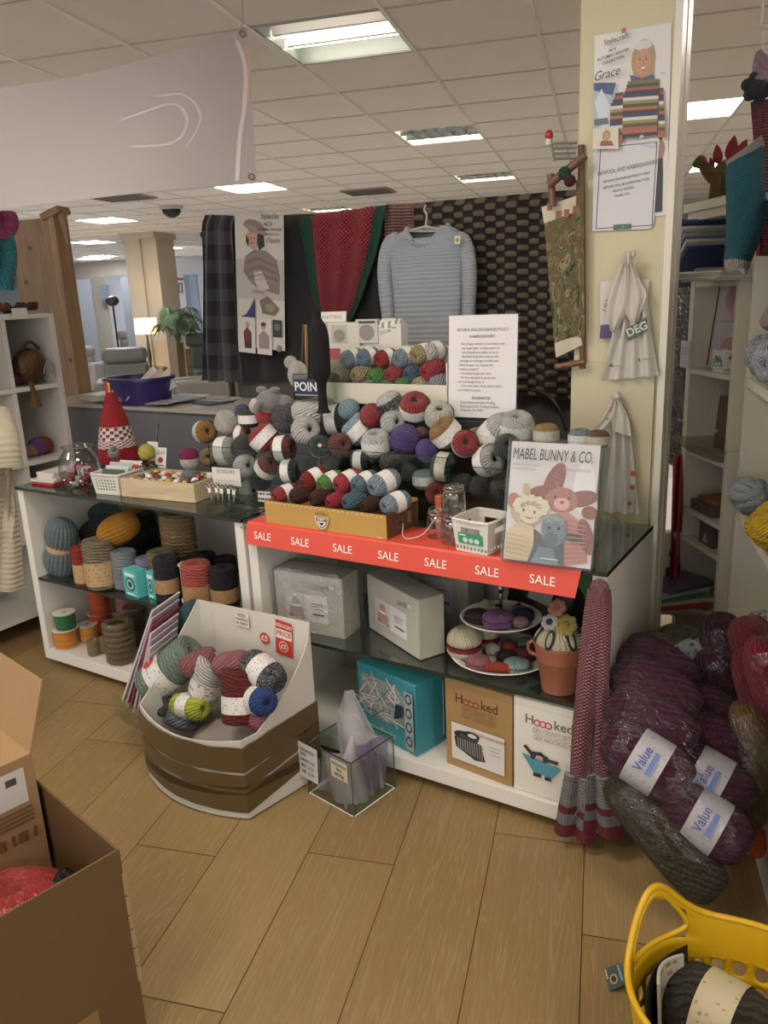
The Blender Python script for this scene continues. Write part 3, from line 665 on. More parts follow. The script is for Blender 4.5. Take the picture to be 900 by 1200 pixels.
kitbox('craft_kit_box', 'grey craft kit box turned to the shelf edge, with a pinkish knitted doll picture', .33, .10, .21, T(-1.315, 2.165, SH + .002) @ rot(-27, 'Z'), False, '#b98d84')
kitbox('craft_kit_box', 'grey craft kit box standing behind the tilted one', .29, .10, .265, T(-1.285, 2.39, SH) @ rot(-8, 'Z'), True, '#a8a29a')
# cake stand with knitted cakes
p = YP(580, 792, 2.13); cs = thing('cake_stand', 'two-tier white china cake stand holding knitted cakes', 'cake stand', loc=(p.x, 2.18, SH))
CS = V((p.x, 2.18, SH)); china = mat('#dcd8d0', .15)
def plate(r, z):
    b = MB(); b.lathe([(.01, z + .006), (r * .6, z + .006), (r * .8, z + .013), (r, z + .026), (r + .003, z + .024), (r * .8, z + .006), (r * .6, z), (.01, z)], 48); return b.build('plate', china, cs)
plate(.162, 0); plate(.128, .128)
b = MB(); b.tube([(0, 0, .004), (0, 0, .285)], .006, 10); b.lathe([(.012, .123), (.014, .133), (.008, .148)], 16); b.lathe([(.006, .23), (.012, .245), (.006, .26)], 16); b.build('stem', mat('#b9b6b0', .15, metal=1), cs)
b = MB(); b.tube([(.02 * math.cos(a * PI / 8), 0, .305 + .02 * math.sin(a * PI / 8)) for a in range(16)], .0035, 8, closed=True); b.build('ring_handle', mat('#b9b6b0', .15, metal=1), cs)
def macaron(x, y, z, r, c, c2, lab, h=.6, seg=0):
    t = thing('knitted_cake', lab, 'knitted cake', loc=CS + V((x, y, z)), rz=R.random() * 6, group='knitted cakes on the stand')
    pr = [(0, 0), (r * .7, .0), (r * .96, r * h * .3), (r * .9, r * h * .55), (0, r * h * .6)]
    b = MB(); b.lathe(_prof(pr, 3), 28, wob=.03); b.build('base', yarn(c, c2, 30, 3), t, smooth=60)
    b = MB(); b.lathe([(r * .6, r * h * .52), (r * .98, r * h * .6), (r * 1.0, r * h * .75), (r * .6, r * h * .85)], 28, wob=.05); b.build('filling', yarn('#a02a26' if seg else c, None if seg else c2, 30, 3), t, smooth=60)
    b = MB()
    if seg:
        n = 56; prof = _prof([(r * .7, r * h * .8), (r * .97, r * h * 1.05), (r * .85, r * h * 1.55), (r * .45, r * h * 1.95), (0, r * h * 2.0)], 3)
        vs = []; L_ = len(prof)
        for rr, z in prof:
            for k in range(n): w = 1 + .035 * abs(math.sin(k * PI * 14 / n)) * min(1, rr / r * 1.4); vs.append((rr * w * math.cos(2 * PI * k / n), rr * w * math.sin(2 * PI * k / n), z))
        fs = [(i * n + k, i * n + (k + 1) % n, (i + 1) * n + (k + 1) % n, (i + 1) * n + k) for i in range(L_ - 1) for k in range(n)]
        b.add(vs, fs, 0, [[(k / n, i / L_), ((k + 1) / n, i / L_), ((k + 1) / n, (i + 1) / L_), (k / n, (i + 1) / L_)] for i in range(L_ - 1) for k in range(n)])
    else: b.lathe(_prof([(r * .7, r * h * .8), (r * .96, r * h * 1.0), (r * .8, r * h * 1.4), (r * .4, r * h * 1.62), (0, r * h * 1.65)], 3), 28, wob=.03)
    b.build('top', yarn('#e2d6ba' if seg else c, None if seg else c2, 40, 3), t, smooth=60)
macaron(-.105, -.055, .014, .058, '#ddd4c0', None, 'large cream knitted sponge cake with a red filling, front left of the lower plate', .85, 1)
macaron(-.075, .05, .012, .055, '#ddd4c0', None, 'cream knitted sponge cake with a red filling, behind on the lower plate', .85, 1)
macaron(-.028, -.115, .014, .040, '#a8606a', '#c98d92', 'dusty pink knitted macaron at the front of the lower plate', .6)
macaron(.085, -.075, .012, .044, '#5e9a94', '#d7d9cf', 'turquoise and white knitted macaron at the right of the lower plate', .5)
macaron(.03, -.02, .007, .036, '#2c2426', '#4b3a3e', 'dark brown knitted macaron in the middle of the lower plate', .6)
macaron(.075, .02, .008, .038, '#8a2c48', '#a8506a', 'crimson knitted macaron at the back right of the lower plate', .6)
macaron(.015, -.055, 0.143, .052, '#7d4f82', '#b07aa6', 'purple knitted macaron at the front of the upper plate', .55)
macaron(-.062, -.05, 0.143, .042, '#2b2022', '#5b4a44', 'black-brown knitted cake at the left of the upper plate', .5)
macaron(.078, -.03, 0.144, .028, '#c59a94', '#d8bdb6', 'pale pink knitted cake at the right edge of the upper plate', .6)
macaron(.062, .035, 0.138, .036, '#2e2846', '#4d4570', 'navy knitted cake at the back of the upper plate', .6)
def blob(x, y, z, r, c, lab, top=None, sz_=.8):
    t = thing('knitted_bun', lab, 'knitted cake', loc=CS + V((x, y, z)), group='knitted cakes on the stand')
    b = MB(); b.ball((0, 0, r * sz_), r, 0, 18, sz_=sz_, wob=.12); b.build('bun', yarn(c, None, 20, 3), t, smooth=60)
    if top: b = MB(); b.ball((0, 0, r * sz_ * 1.9), r * .38, 0, 12); b.build('topping', yarn(top, None, 20, 3), t, smooth=60)
blob(-.07, .03, 0.136, .026, '#cfc79a', 'pale yellow knitted bun at the back left of the upper plate', '#c8c6a4'); blob(-.022, .02, 0.136, .024, '#cfc9bd', 'white knitted bun with a grey top on the upper plate', '#3a3a3c'); blob(.035, .06, 0.136, .024, '#7d93b5', 'light blue knitted bun with a red-brown top on the upper plate', '#7a2f28')
blob(.012, .03, .007, .028, '#c4512c', 'orange knitted pumpkin bun on the lower plate', '#41502f'); blob(-.03, -.0, .007, .026, '#d7d2c8', 'white knitted bun beside the stem on the lower plate'); blob(.055, .07, .008, .03, '#7f9f8c', 'sage knitted bun at the back of the lower plate')
t = thing('knitted_carrot', 'orange-red knitted biscuit lying at the front of the lower plate', 'knitted cake', loc=CS + V((.042, -.115, .022)), rz=.25); b = MB(); b.tube(smooth_path([(-.055, 0, 0), (-.02, 0, .008), (.02, 0, .008), (.05, 0, 0)], 4), [.006, .010, .013, .015, .016, .016, .016, .016, .015, .014, .012, .009, .005][:13], 12); b.build('body', yarn('#b4432a', None, 8, 20), t, smooth=60)
# terracotta pot with knitted flowers
p = YP(652, 815, 2.05); fp = thing('flower_pot', 'terracotta plastic pot planted with a knitted cream cupcake and flowers', 'flower pot', loc=(p.x, 2.075, SH))
terra = mat('#925a41', .5)
b = MB(); b.lathe([(.045, 0), (.052, .002), (.066, .10), (.0675, .102), (.069, .102), (.074, .145), (.077, .147), (.077, .155), (.072, .155), (.066, .11), (.05, .01), (0, .008)], 40); b.build('pot', terra, fp)
for s_ in (-1, 1): b = MB(); b.tube(smooth_path([(s_ * .068, -.01, .10), (s_ * .09, -.012, .11), (s_ * .092, -.014, .135), (s_ * .074, -.012, .148)], 5), .009, 8, flat=.6); b.build('lug', terra, fp)
b = MB(); b.lathe(_prof([(.066, .14), (.07, .155), (.062, .182), (.03, .205), (0, .21)], 4), 36, wob=.05); b.build('knitted_cushion', yarn('#cfc4a4', None, 36, 2), fp, smooth=60)
for a in (205, 262, 320, 20): b = MB(); b.M = rot(a, 'Z') @ T(.062, 0, .180) @ rot(58, 'Y'); b.ball((0, 0, 0), .027, 0, 16, sx=1.15, sy=.55, sz_=.2); b.ball((0, 0, .003), .020, 1, 16, sx=1.15, sy=.4, sz_=.22); b.build('leaf', [yarn('#333d30', None, 12, 2), yarn('#cfc8b4', None, 12, 2)], fp, smooth=60)
def flower(x, y, z, r, c, c2):
    b = MB(); b.M = T(x, y, z) @ rot(50, 'X')
    for q in range(7): a = 2 * PI * q / 7; b.ball((r * .62 * math.cos(a), r * .62 * math.sin(a), 0), r * .42, 0, 12, sz_=.5)
    b.ball((0, 0, .004), r * .4, 1, 12, sz_=.7); b.build('knitted_flower', [yarn(c, None, 12, 3), yarn(c2, None, 12, 3)], fp, smooth=60)
flower(-.022, -.03, .222, .026, '#d8d4cc', '#2c3a7a'); flower(.024, -.022, .218, .034, '#d1bd6a', '#c9b15a'); flower(-.008, -.01, .262, .028, '#c58a72', '#b56c5a')
b = MB(); b.tube([(-.008, -.01, .2), (-.008, -.006, .26)], .004, 6); b.build('stem', mat('#5a6a42'), fp)
# dark things at the back of the shelf
t = thing('felt_sheet', 'green felt sheet standing behind the flower pot', 'felt', loc=(-.70, 2.36, SH), rz=rad(-8)); b = MB(); b.sheet(lambda u, v: V((-.1 + .2 * u, .012 * math.sin(u * 7), .27 * v * (1 - .15 * u))), 12, 8, .004); b.build('sheet', mat('#44663b', .9, .15, 40), t)
t = thing('black_bag', 'black carrier bag stuffed at the back under the glass', 'bag', loc=(-.88, 2.40, SH)); b = MB(); b.ball((0, 0, .14), .15, 0, 28, sx=1, sy=.45, sz_=.95, wob=.25); b.build('bag', mat('#1a1817', .35, .2, 12, .6), t, smooth=60)
t = thing('price_card', 'grey card tag leaning against the black bag', 'card', M=T(-.87, 2.315, SH + .22) @ rot(-20, 'X') @ rot(15, 'Y')); b = MB(); b.box(-.04, .04, -.001, .001, -.055, .055); b.build('card', mat('#7d776c', .6), t)
t = thing('toy_lamb', 'small white knitted toy beside the pot', 'knitted toy', loc=(-.617, 2.16, SH)); b = MB(); b.ball((0, 0, .12), .026, 0, 16, wob=.2); b.ball((0, 0, .06), .035, 0, 16, sz_=1.7, wob=.1); b.build('body', yarn('#cfc9bf', None, 20, 4), t, smooth=60)
# ------------------------------------------------------------------ right unit, base shelf
tealb = mat('#3f8f98', .4)
def teal_kit(label, M):
    w, d, h = .285, .135, .265; t = obox('craft_kit_box', label, 'craft kit', (w, d, h), M, tealb, .003, 'teal craft kits on the base shelf')
    b = MB(); b.box(-w / 2 - .0015, w / 2 + .0015, d / 2 - .045, d / 2 - .042, .001, h + .0015); b.build('lid_seam', mat('#2f7a84', .4), t, smooth=0)
    F = frame((0, -d / 2 - .0005, h / 2), (1, 0, 0), (0, 0, 1)); rg = random.Random(4)
    I = [('p', [(-.13, -.02), (-.12, .10), (.05, .10), (.10, .06), (.10, -.03), (0, -.06), (-.08, -.05)], '#8f9a98')]
    for q in range(46): x, y = rg.uniform(-.12, .06), rg.uniform(-.04, .09); a = rg.uniform(0, PI); l = rg.uniform(.02, .045); I.append(('l', [(x - l * math.cos(a), y - l * math.sin(a)), (x + l * math.cos(a), y + l * math.sin(a))], .004, R.choice(['#d6d2c8', '#b7b8b2', '#5f7072', '#e2ded6'])))
    I += [('p', [(.05, -.02), (.09, .0), (.10, .045), (.06, .04)], '#26333a'), ('r', .103, -.11, .142, .105, '#9aa3a4')]
    for q in range(4): I += [('e', .1225, .08 - q * .052, .015, .02, '#3b4a50'), ('e', .1225, .08 - q * .052, .009, .012, '#9aa3a4')]
    I += [('t', 'Cotton Flowers', -.02, -.085, .03, '#bfe0de', .8, 0, 0, .25), ('r', -.09, -.115, .05, -.11, '#8ec6c8')]
    pic(t, F, I); return t
teal_kit('teal craft kit box with a white macrame picture, nearer of the two', T(-1.325, 2.125, B0) @ rot(-14, 'Z')); teal_kit('teal craft kit box standing behind the nearer one', T(-1.285, 2.268, B0) @ rot(-14, 'Z'))
def hoooked(label, M, w, d, h, body, ink, ring, pict):
    t = obox('craft_set_box', label, 'craft set', (w, d, h), M, mat(body, .6, .03), .002)
    F = frame((0, -d / 2 - .0004, h / 2), (1, 0, 0), (0, 0, 1)); s = w / .28
    I = [('r', -w / 2 + .004, h * .43, w / 2 - .004, h * .433, '#8b7a5c' if pict == 'basket' else '#b5b0a4')]
    y = h * .30
    I += [('t', 'H', -.079 * s, y, .052 * s, ink, .95, 0, .008), ('t', 'ked', .049 * s, y, .052 * s, ink, .95, 0, .008)]
    for q in range(3): I += [('e', (-.049 + q * .0215) * s, y - .006 * s, .0135 * s, .0135 * s, ring), ('e', (-.049 + q * .0215) * s, y - .006 * s, .0088 * s, .0088 * s, body if pict == 'basket' else '#e2b5b8')]
    sub = '#7d6a48' if pict == 'basket' else '#a39e95'
    I += [('t', 'DIY CRAFT SET', .005, h * .205, .025 * s, sub, .85), ('r', -.06 * s, h * .165, .075 * s, h * .170, sub), ('t', 'GET HOOKED!', .005, h * .125, .025 * s, '#8a7450' if pict == 'basket' else '#b98e8c', .85)]
    if pict == 'basket':
        x0, x1, y0, y1 = -w * .4, w * .4, -h * .40, h * .02
        I += [('r', x0, y0, x1, y1, '#d4d0c8'), ('e', -w * .17, -h * .1, w * .19, h * .055, '#2c2b2a'), ('e', -w * .13, -h * .105, w * .15, h * .03, '#4b4a48'), ('p', [(-w * .36, -h * .13), (-w * .33, -h * .25), (-w * .04, -h * .34), (w * .12, -h * .32), (w * .05, -h * .14), (-w * .05, -h * .12)], '#3a3938')]
        for q in range(11): xx = -w * .32 + q * w * .037; I.append(('l', [(xx + w * .02, -h * .14), (xx + w * .03, -h * .15 - h * .012 * q * .5 - h * .1)], .004, '#8b8a86'))
        I += [('e', -w * .08, -h * .06, w * .12, h * .04, '#2c2b2a'), ('e', -w * .07, -h * .065, w * .07, h * .022, '#d4d0c8'), ('t', 'MY FAVOURITE BASKET', w * .18, -h * .03, .014, '#a3443e', .9), ('r', w * .18, -h * .12, w * .36, -h * .115, '#8a857c'), ('r', w * .18, -h * .16, w * .34, -h * .155, '#8a857c'), ('r', w * .18, -h * .20, w * .36, -h * .195, '#8a857c')]
    else:
        I += [('p', [(-w * .33, -h * .02), (-w * .28, h * .0), (-w * .06, -h * .05), (w * .12, -h * .09), (w * .05, -h * .12), (-w * .25, -h * .07)], '#c79f9a'), ('l', [(-w * .33, h * .01), (-w * .25, -h * .05), (-w * .12, -h * .03), (-w * .02, -h * .08), (w * .1, -h * .08)], .012, '#3a3c3e'),
              ('p', [(-w * .38, -h * .07), (-w * .08, -h * .10), (w * .16, -h * .13), (w * .05, -h * .25), (-w * .22, -h * .24)], '#4f8fa0'), ('l', [(-w * .23, -h * .09), (-w * .2, -h * .04)], .014, '#33393c'), ('l', [(-w * .06, -h * .1), (-w * .05, -h * .05)], .014, '#33393c'),
              ('r', -w * .22, -h * .285, -w * .11, -h * .245, '#2d3336'), ('r', -w * .06, -h * .295, w * .03, -h * .255, '#2d3336'), ('r', w * .22, -h * .3, w * .226, -h * .06, '#b9a8a4')]
        for q in range(6): I.append(('r', w * .25, -h * (.09 + q * .04), w * .42, -h * (.086 + q * .04), '#9c958c'))
    pic(t, F, I)
    b = MB(); b.box(w / 2, w / 2 + .0006, -.02, .02, h * .3, h * .42); b.build('barcode_label', printed('#d8d3c8', '#55504a', 9, .45, 3), t, smooth=0)
    return t
hoooked('brown kraft Hoooked craft set box with a grey basket picture', T(-.972, 2.09, B0) @ rot(-6, 'Z'), .245, .12, .315, '#a07f50', '#5a3a2e', '#8a3a34', 'basket')
hoooked('white Hoooked craft set box with a blue bag picture', T(-.732, 2.075, B0) @ rot(-1, 'Z'), .235, .12, .32, '#d8d4c8', '#6d6a5c', '#b0384a', 'bag')
# knitted scarf pinned over the front corner of the right unit
sc = thing('knitted_scarf', 'long red and white marled scarf with grey striped ends, hung on the right unit corner', 'scarf', loc=(-.60, FY - .008, 0))
marl = knit('#6a1c25', '#a9858a', 7, 62, 'lace', .8); marl2 = marl
def strip(pts, wid, name, m, th=.012, nv=40, ph=0):
    P = smooth_path(pts, 8); W = smooth_path([(w, 0, 0) for w in wid], 8)
    def fn(u, v):
        i = min(int(v * (len(P) - 1)), len(P) - 2); f = v * (len(P) - 1) - i; c = P[i].lerp(P[i + 1], f); w = W[i].lerp(W[i + 1], f).x
        return c + V(((u - .5) * w, -.012 * math.sin(PI * u) - .004 * math.sin(u * 9 + v * 5 + ph), 0))
    b = MB(); b.sheet(fn, 10, nv, th); return b.build(name, m, sc, smooth=60)
def SQ(px, py, dy=-.016): q = YP(px, py, FY - .008 + dy); return (q.x + .60, dy, q.z)
strip([SQ(701, 690, -.010), SQ(697, 730), SQ(690, 790), SQ(685, 850, -.02), SQ(682, 910, -.022)], [.032, .046, .056, .056, .052], 'scarf_leg', marl)
strip([SQ(706, 690, -.006), SQ(709, 730, -.01), SQ(708, 790, -.012), SQ(707, 850, -.012), SQ(707, 910, -.014)], [.026, .034, .030, .028, .03], 'scarf_leg', marl2, ph=2)
b = MB(); b.ball((SQ(703, 688)[0], -.018, SQ(703, 688)[2]), .026, 0, 18, sx=1, sy=.6, sz_=.9, wob=.15); b.build('gathered_top', yarn('#74252c', '#b99a98', 16, 6), sc, smooth=60)
def end(x0, x1, z0, z1, ph):
    cols = [(0, .5, '#8e8b8c'), (.5, .62, '#7d2228'), (.62, .80, '#8e8b8c'), (.80, 1, '#7d2228')]
    for a, c, col in cols:
        def fn(u, v):
            t_ = a + (c - a) * v; w0 = .058 + .042 * t_; cx = x0 + (x1 - x0) * t_
            return V((cx + (u - .5) * w0 * 1.1, -.03 - .012 * math.sin(u * 10 + ph) - .012 * t_, z0 + (z1 - z0) * t_))
        b = MB(); b.sheet(fn, 18, 6, .012); b.build('striped_end', knit(col, None, 30, 10, 'x'), sc, smooth=60)
end(SQ(681, 905)[0], SQ(678, 972)[0], SQ(681, 905)[2], SQ(678, 974)[2], 0); end(SQ(705, 905)[0], SQ(710, 970)[0], SQ(705, 905)[2], SQ(710, 970)[2], 1.5)
b = MB(); b.tube(smooth_path([SQ(690, 905, -.045), SQ(684, 935, -.05), SQ(672, 958, -.05), SQ(659, 972, -.05)], 5), .0025, 6); b.build('yarn_tail', yarn('#a09c98', None, 4, 20), sc)
for q, c in ((.012, '#c23a2e'), (.022, '#c9a23a'), (.032, '#4a7a4a')):
    b = MB(); b.ball((0, 0, 0), .0035, 0, 10); o = b.build('map_pin', mat(c, .3), loc=(-1.888 + q * .9, FY - .002, .826)); tag(o, {'#c23a2e': 'red', '#c9a23a': 'yellow', '#4a7a4a': 'green'}[c] + ' round pin head in the panel edge left of the SALE strip', 'pin', 'map pins')
# ================================================================== ON TOP OF THE UNITS
acr = clear('#f6faf8', .985, .12, .03); acre = clear('#a8c0bb', .75, .4, .05)
def open_bin(name, label, x0, x1, y0, y1, z0, h, cat='acrylic bin', grp=None):
    t = thing(name, label, cat, loc=(x0, y0, z0), group=grp); w, d = x1 - x0, y1 - y0
    for nm, a in (('front_panel', (0, w, 0, .003, 0, h)), ('back_panel', (0, w, d - .003, d, 0, h)), ('side_panel', (0, .003, .003, d - .003, 0, h)), ('side_panel', (w - .003, w, .003, d - .003, 0, h)), ('bottom_panel', (.003, w - .003, .003, d - .003, .001, .004))):
        b = MB(); b.box(*a); o = b.build(nm, acr, t, smooth=0)
        if nm == 'front_panel':
            b = MB(); b.box(0, w, 0, .003, h - .002, h + .0005); b.box(0, .0015, -.0002, .003, 0, h); b.box(w - .0015, w, -.0002, .003, 0, h); b.build('edge', acre, o, smooth=0)
    return t
open_bin('acrylic_bin', 'clear acrylic bin heaped with yarn balls behind the gold box', -1.70, -1.17, 2.225, 2.45, GT, .225, grp='acrylic yarn bins')
open_bin('acrylic_bin', 'clear acrylic bin of yarn balls behind the glass jars', -1.165, -.90, 2.235, 2.45, GT, .20, grp='acrylic yarn bins')
open_bin('acrylic_bin', 'clear acrylic bin of yarn balls at the left, behind the scissors stand', -2.26, -1.705, 2.26, 2.46, GT, .19, grp='acrylic yarn bins')
t = thing('display_riser', 'dark riser box carrying the white tray of small yarn balls', 'riser', loc=(-1.50, 2.53, 0)); b = MB(); b.box(-.28, .26, -.02, .13, 0.0, YP(450, 474, 2.44).z - .002); b.build('body', mat('#2b2826', .6), t, bevel=.002, smooth=0)
wb_ = WHITE_BAND(); bb = printed('#2a2b2c', '#9a9a98', 6, .56, 20); gbnd = printed('#bdb9a9', '#8d8874', 6, .54, 20)
PILE = [  # px, py, px size, row (0 front .. 3 back), shape, axis, colour, fleck, band, label
    (240, 506, 27, 2, 'ball', 'fr', '#a9741f', None, gbnd, 'mustard gold yarn ball at the far left of the heap'),
    (267, 495, 32, 2, 'bob', 'u', '#cdc8bc', None, None, 'plain cream-white yarn ball at the upper left of the heap'),
    (284, 482, 18, 3, 'bob', 'u', '#4d3f75', None, None, 'small purple ball at the top left of the heap, beside the grey plush toy'),
    (292, 490, 26, 2, 'ball', 'u', '#1f2a26', None, wb_, 'black-green yarn ball with white band next to the cream-white ball'),
    (313, 486, 27, 3, 'bob', 'u', '#c83a40', None, None, 'bright coral-red yarn ball below the grey plush toy'),
    (336, 490, 36, 3, 'bob', 'f', '#151417', '#8a8a90', None, 'black sparkly yarn ball right of the coral-red ball'),
    (309, 513, 35, 2, 'ball', 'lu', '#a9242a', None, wb_, 'red yarn ball with a tilted white band, left of the rust one'),
    (283, 509, 22, 2, 'ball', 'l', '#c9705c', None, wb_, 'small salmon yarn ball under the cream-white ball'),
    (264, 528, 33, 1, 'ball', 'r', '#b9b8b2', None, wb_, 'silver-white banded yarn ball below the salmon one'),
    (288, 524, 32, 1, 'bob', 'f', '#1e2925', None, None, 'dark green yarn ball left of the red banded ball'),
    (332, 526, 31, 1, 'ball', 'r', '#6f3226', '#3a1c18', wb_, 'rust-brown yarn ball with an upright white band'),
    (287, 546, 27, 0, 'ball', 'fr', '#c2c2bf', None, None, 'silver yarn ball showing its ring, upper of the two left of the gold box'),
    (314, 547, 30, 0, 'ball', 'ru', '#7a3530', '#4a2420', wb_, 'red-brown yarn ball with a slanted band above the gold box corner'),
    (339, 552, 28, 0, 'ball', 'r', '#232225', '#77777a', wb_, 'black and white yarn ball above the left end of the gold box'),
    (294, 575, 27, 0, 'ball', 'fr', '#bdbdba', None, None, 'silver yarn ball showing its ring, lower of the two left of the gold box'),
    (305, 562, 26, 1, 'ball', 'f', '#1b1a1c', None, None, 'black yarn ball between the two silver ones'),
    (245, 536, 22, 1, 'ball', 'f', '#b09a5e', '#8e7a44', None, 'pale gold yarn ball behind the scissors stand'),
    (358, 504, 33, 1, 'ball', 'fr', '#cfcdc6', None, None, 'white yarn ball with an open dark core, left of centre'),
    (393, 492, 36, 2, 'ball', 'r', '#1c1b1d', None, wb_, 'black yarn ball with an upright white band'),
    (368, 483, 34, 3, 'skein', 'r', '#d2d0ca', None, None, 'white yarn skein lying at the foot of the navy sign'),
    (375, 523, 26, 0, 'ball', 'f', '#1d3a2c', None, wb_, 'dark green yarn ball with a white band and a cream core'),
    (398, 521, 27, 1, 'ball', 'fr', '#7c3a22', '#33201a', None, 'speckled rust yarn ball left of the pale blue one'),
    (409, 480, 26, 3, 'bob', 'u', '#8fb0bd', None, None, 'plain light blue yarn ball under the white tray'),
    (420, 503, 38, 2, 'ball', 'lu', '#8fa9b5', '#b5c4c8', wb_, 'large pale blue yarn ball with a band, centre of the heap'),
    (436, 487, 30, 3, 'bob', 'u', '#a01f26', None, None, 'plain red yarn ball under the white tray'),
    (457, 473, 31, 3, 'ball', (-.35, -.3, .9), '#d5d3ce', None, bb, 'white yarn ball in a black printed band, tilted below the tray'),
    (486, 477, 36, 3, 'ball', 'fu', '#9c2026', None, wb_, 'big red yarn ball with a low white band, right of the black banded one'),
    (515, 487, 34, 2, 'ball', 'fu', '#d6d2c2', None, gbnd, 'cream yarn ball with a dark open core at the foot of the notice'),
    (522, 507, 37, 1, 'ball', (-.5, -.45, .75), '#a5803f', '#7d5c28', wb_, 'bronze-gold yarn ball with a white band'),
    (545, 520, 31, 1, 'ball', 'f', '#a21f24', None, gbnd, 'red yarn ball with an open core right of the bronze-gold one'),
    (460, 495, 28, 2, 'ball', 'fr', '#c6c9c4', None, None, 'silver-white yarn ball with an open core above the purple one'),
    (441, 519, 35, 0, 'ball', (.1, -.25, .95), '#d0d0ca', None, wb_, 'white yarn ball with a pale band in the middle front of the heap'),
    (475, 515, 37, 1, 'bob', 'ul', '#4a2f7d', None, None, 'large purple yarn ball in the middle of the heap'),
    (501, 528, 29, 1, 'bob', 'ur', '#4b2f80', None, None, 'smaller purple yarn ball right of the large one'),
    (520, 547, 34, 0, 'ball', 'l', '#15402c', None, gbnd, 'emerald green yarn ball lying sideways with a grey band'),
    (497, 562, 27, 0, 'ball', 'u', '#97aeb8', '#c9bfa8', wb_, 'pale blue and cream yarn ball behind the bin front'),
    (512, 578, 27, 0, 'ball', 'f', '#a3231f', None, None, 'red yarn ball at the bottom of the bin above the jars'),
    (494, 508, 17, 2, 'bob', 'u', '#8f5f4d', None, None, 'small tan-brown ball wedged between purple and bronze-gold balls'),
    (559, 513, 24, 2, 'ball', 'fu', '#a89c7c', None, gbnd, 'beige yarn ball behind the red open-cored one'),
    (579, 509, 36, 2, 'skein', 'ru', '#c9c9c4', None, wb_, 'white yarn skein with a printed wrapper lying under the notice'),
    (606, 500, 40, 3, 'ball', (.1, -.3, .95), '#cfcfca', None, wb_, 'large white yarn ball with a barcode wrapper, right of the notice'),
    (572, 540, 37, 1, 'ball', (.8, -.3, .3), '#b9bcb4', None, wb_, 'silver yarn ball with a wide white band left of the bunny book'),
    (594, 523, 30, 2, 'ball', 'f', '#33443a', None, None, 'dark green-grey yarn ball behind the silver banded one'),
    (640, 509, 30, 2, 'ball', 'u', '#b08d4a', None, gbnd, 'gold yarn ball peeping over the bunny book, left one'),
    (680, 514, 28, 2, 'ball', 'u', '#8fa4aa', None, wb_, 'blue-grey yarn ball peeping over the bunny book, middle one'),
    (701, 515, 26, 2, 'ball', 'u', '#7d5a44', None, gbnd, 'brown yarn ball peeping over the bunny book, right one'),
    (423, 541, 27, 0, 'ball', 'r', '#1b241f', None, wb_, 'black-green yarn ball with a white band inside the front bin'),
    (458, 541, 28, 0, 'ball', 'u', '#4b463c', '#2f2c28', None, 'dark olive yarn ball inside the front bin, below the white ball'),
    (387, 543, 30, 1, 'bob', 'f', '#151416', '#6f6f74', None, 'black sparkly yarn ball inside the front bin'),
    (362, 545, 26, 1, 'bob', 'f', '#1c1b1d', '#55555a', None, 'charcoal yarn ball inside the front bin, left of the sparkly one'),
    (478, 552, 27, 1, 'ball', 'u', '#56524b', None, None, 'grey-brown yarn ball at the right end of the front bin'),
    (441, 556, 25, 1, 'bob', 'u', '#2a2725', None, None, 'nearly black yarn ball low in the front bin'),
    (563, 570, 28, 1, 'bob', 'u', '#1d1c1c', None, None, 'black yarn ball low in the right-hand bin'),
    (588, 574, 30, 1, 'ball', 'u', '#24211f', None, None, 'black yarn ball half hidden by the bunny book'),
    (541, 566, 26, 1, 'ball', 'u', '#31403a', None, None, 'dark teal yarn ball behind the glass jars')]
ROWY = (2.275, 2.30, 2.34, 2.375)
pts = []
for (px, py, s, row, *_r_) in PILE:
    d = ray(px, py); y = ROWY[row] - (.0 if px > 340 else -.02); t_ = y / d.y; dd = sz(s, EYE + d * t_); pts.append([d, t_, dd * (.5 if _r_[0] == 'bob' else .46), t_])
for it in range(80):
    for i in range(len(pts)):
        for j in range(i + 1, len(pts)):
            a, b = pts[i], pts[j]; pa, pb = EYE + a[0] * a[1], EYE + b[0] * b[1]; gap = a[2] + b[2] - (pa - pb).length
            if gap > .002:
                s = min(gap * .35, .008)
                if a[1] <= b[1]: a[1] -= s * .4; b[1] += s * .6
                else: a[1] += s * .6; b[1] -= s * .4
    for a in pts: a[1] = min(max(a[1], (2.245) / a[0].y), 2.42 / a[0].y)
for (px, py, s, row, kind, ax, c, c2, band, lab), q in zip(PILE, pts):
    p = EYE + q[0] * q[1]; d = sz(s, p)
    ym = yarn(c, c2, 28, 7 if kind != 'bob' else 14, sheen=.2, fleck=.5)
    o = wool(kind, p, d, ax, ym, lab, band, 'yarn_ball', 'crochet cotton balls heaped on the displays')
    if kind == 'ball':
        b = MB(); b.lathe([(.09, -.27), (.105, -.2), (.105, .2), (.09, .27)], 16); k_ = b.build('core_plug', mat('#2a2421' if c != '#1d3a2c' else '#cfc6a6', .8), o)  # dark plug stands in for shade inside the open hole; one is cream
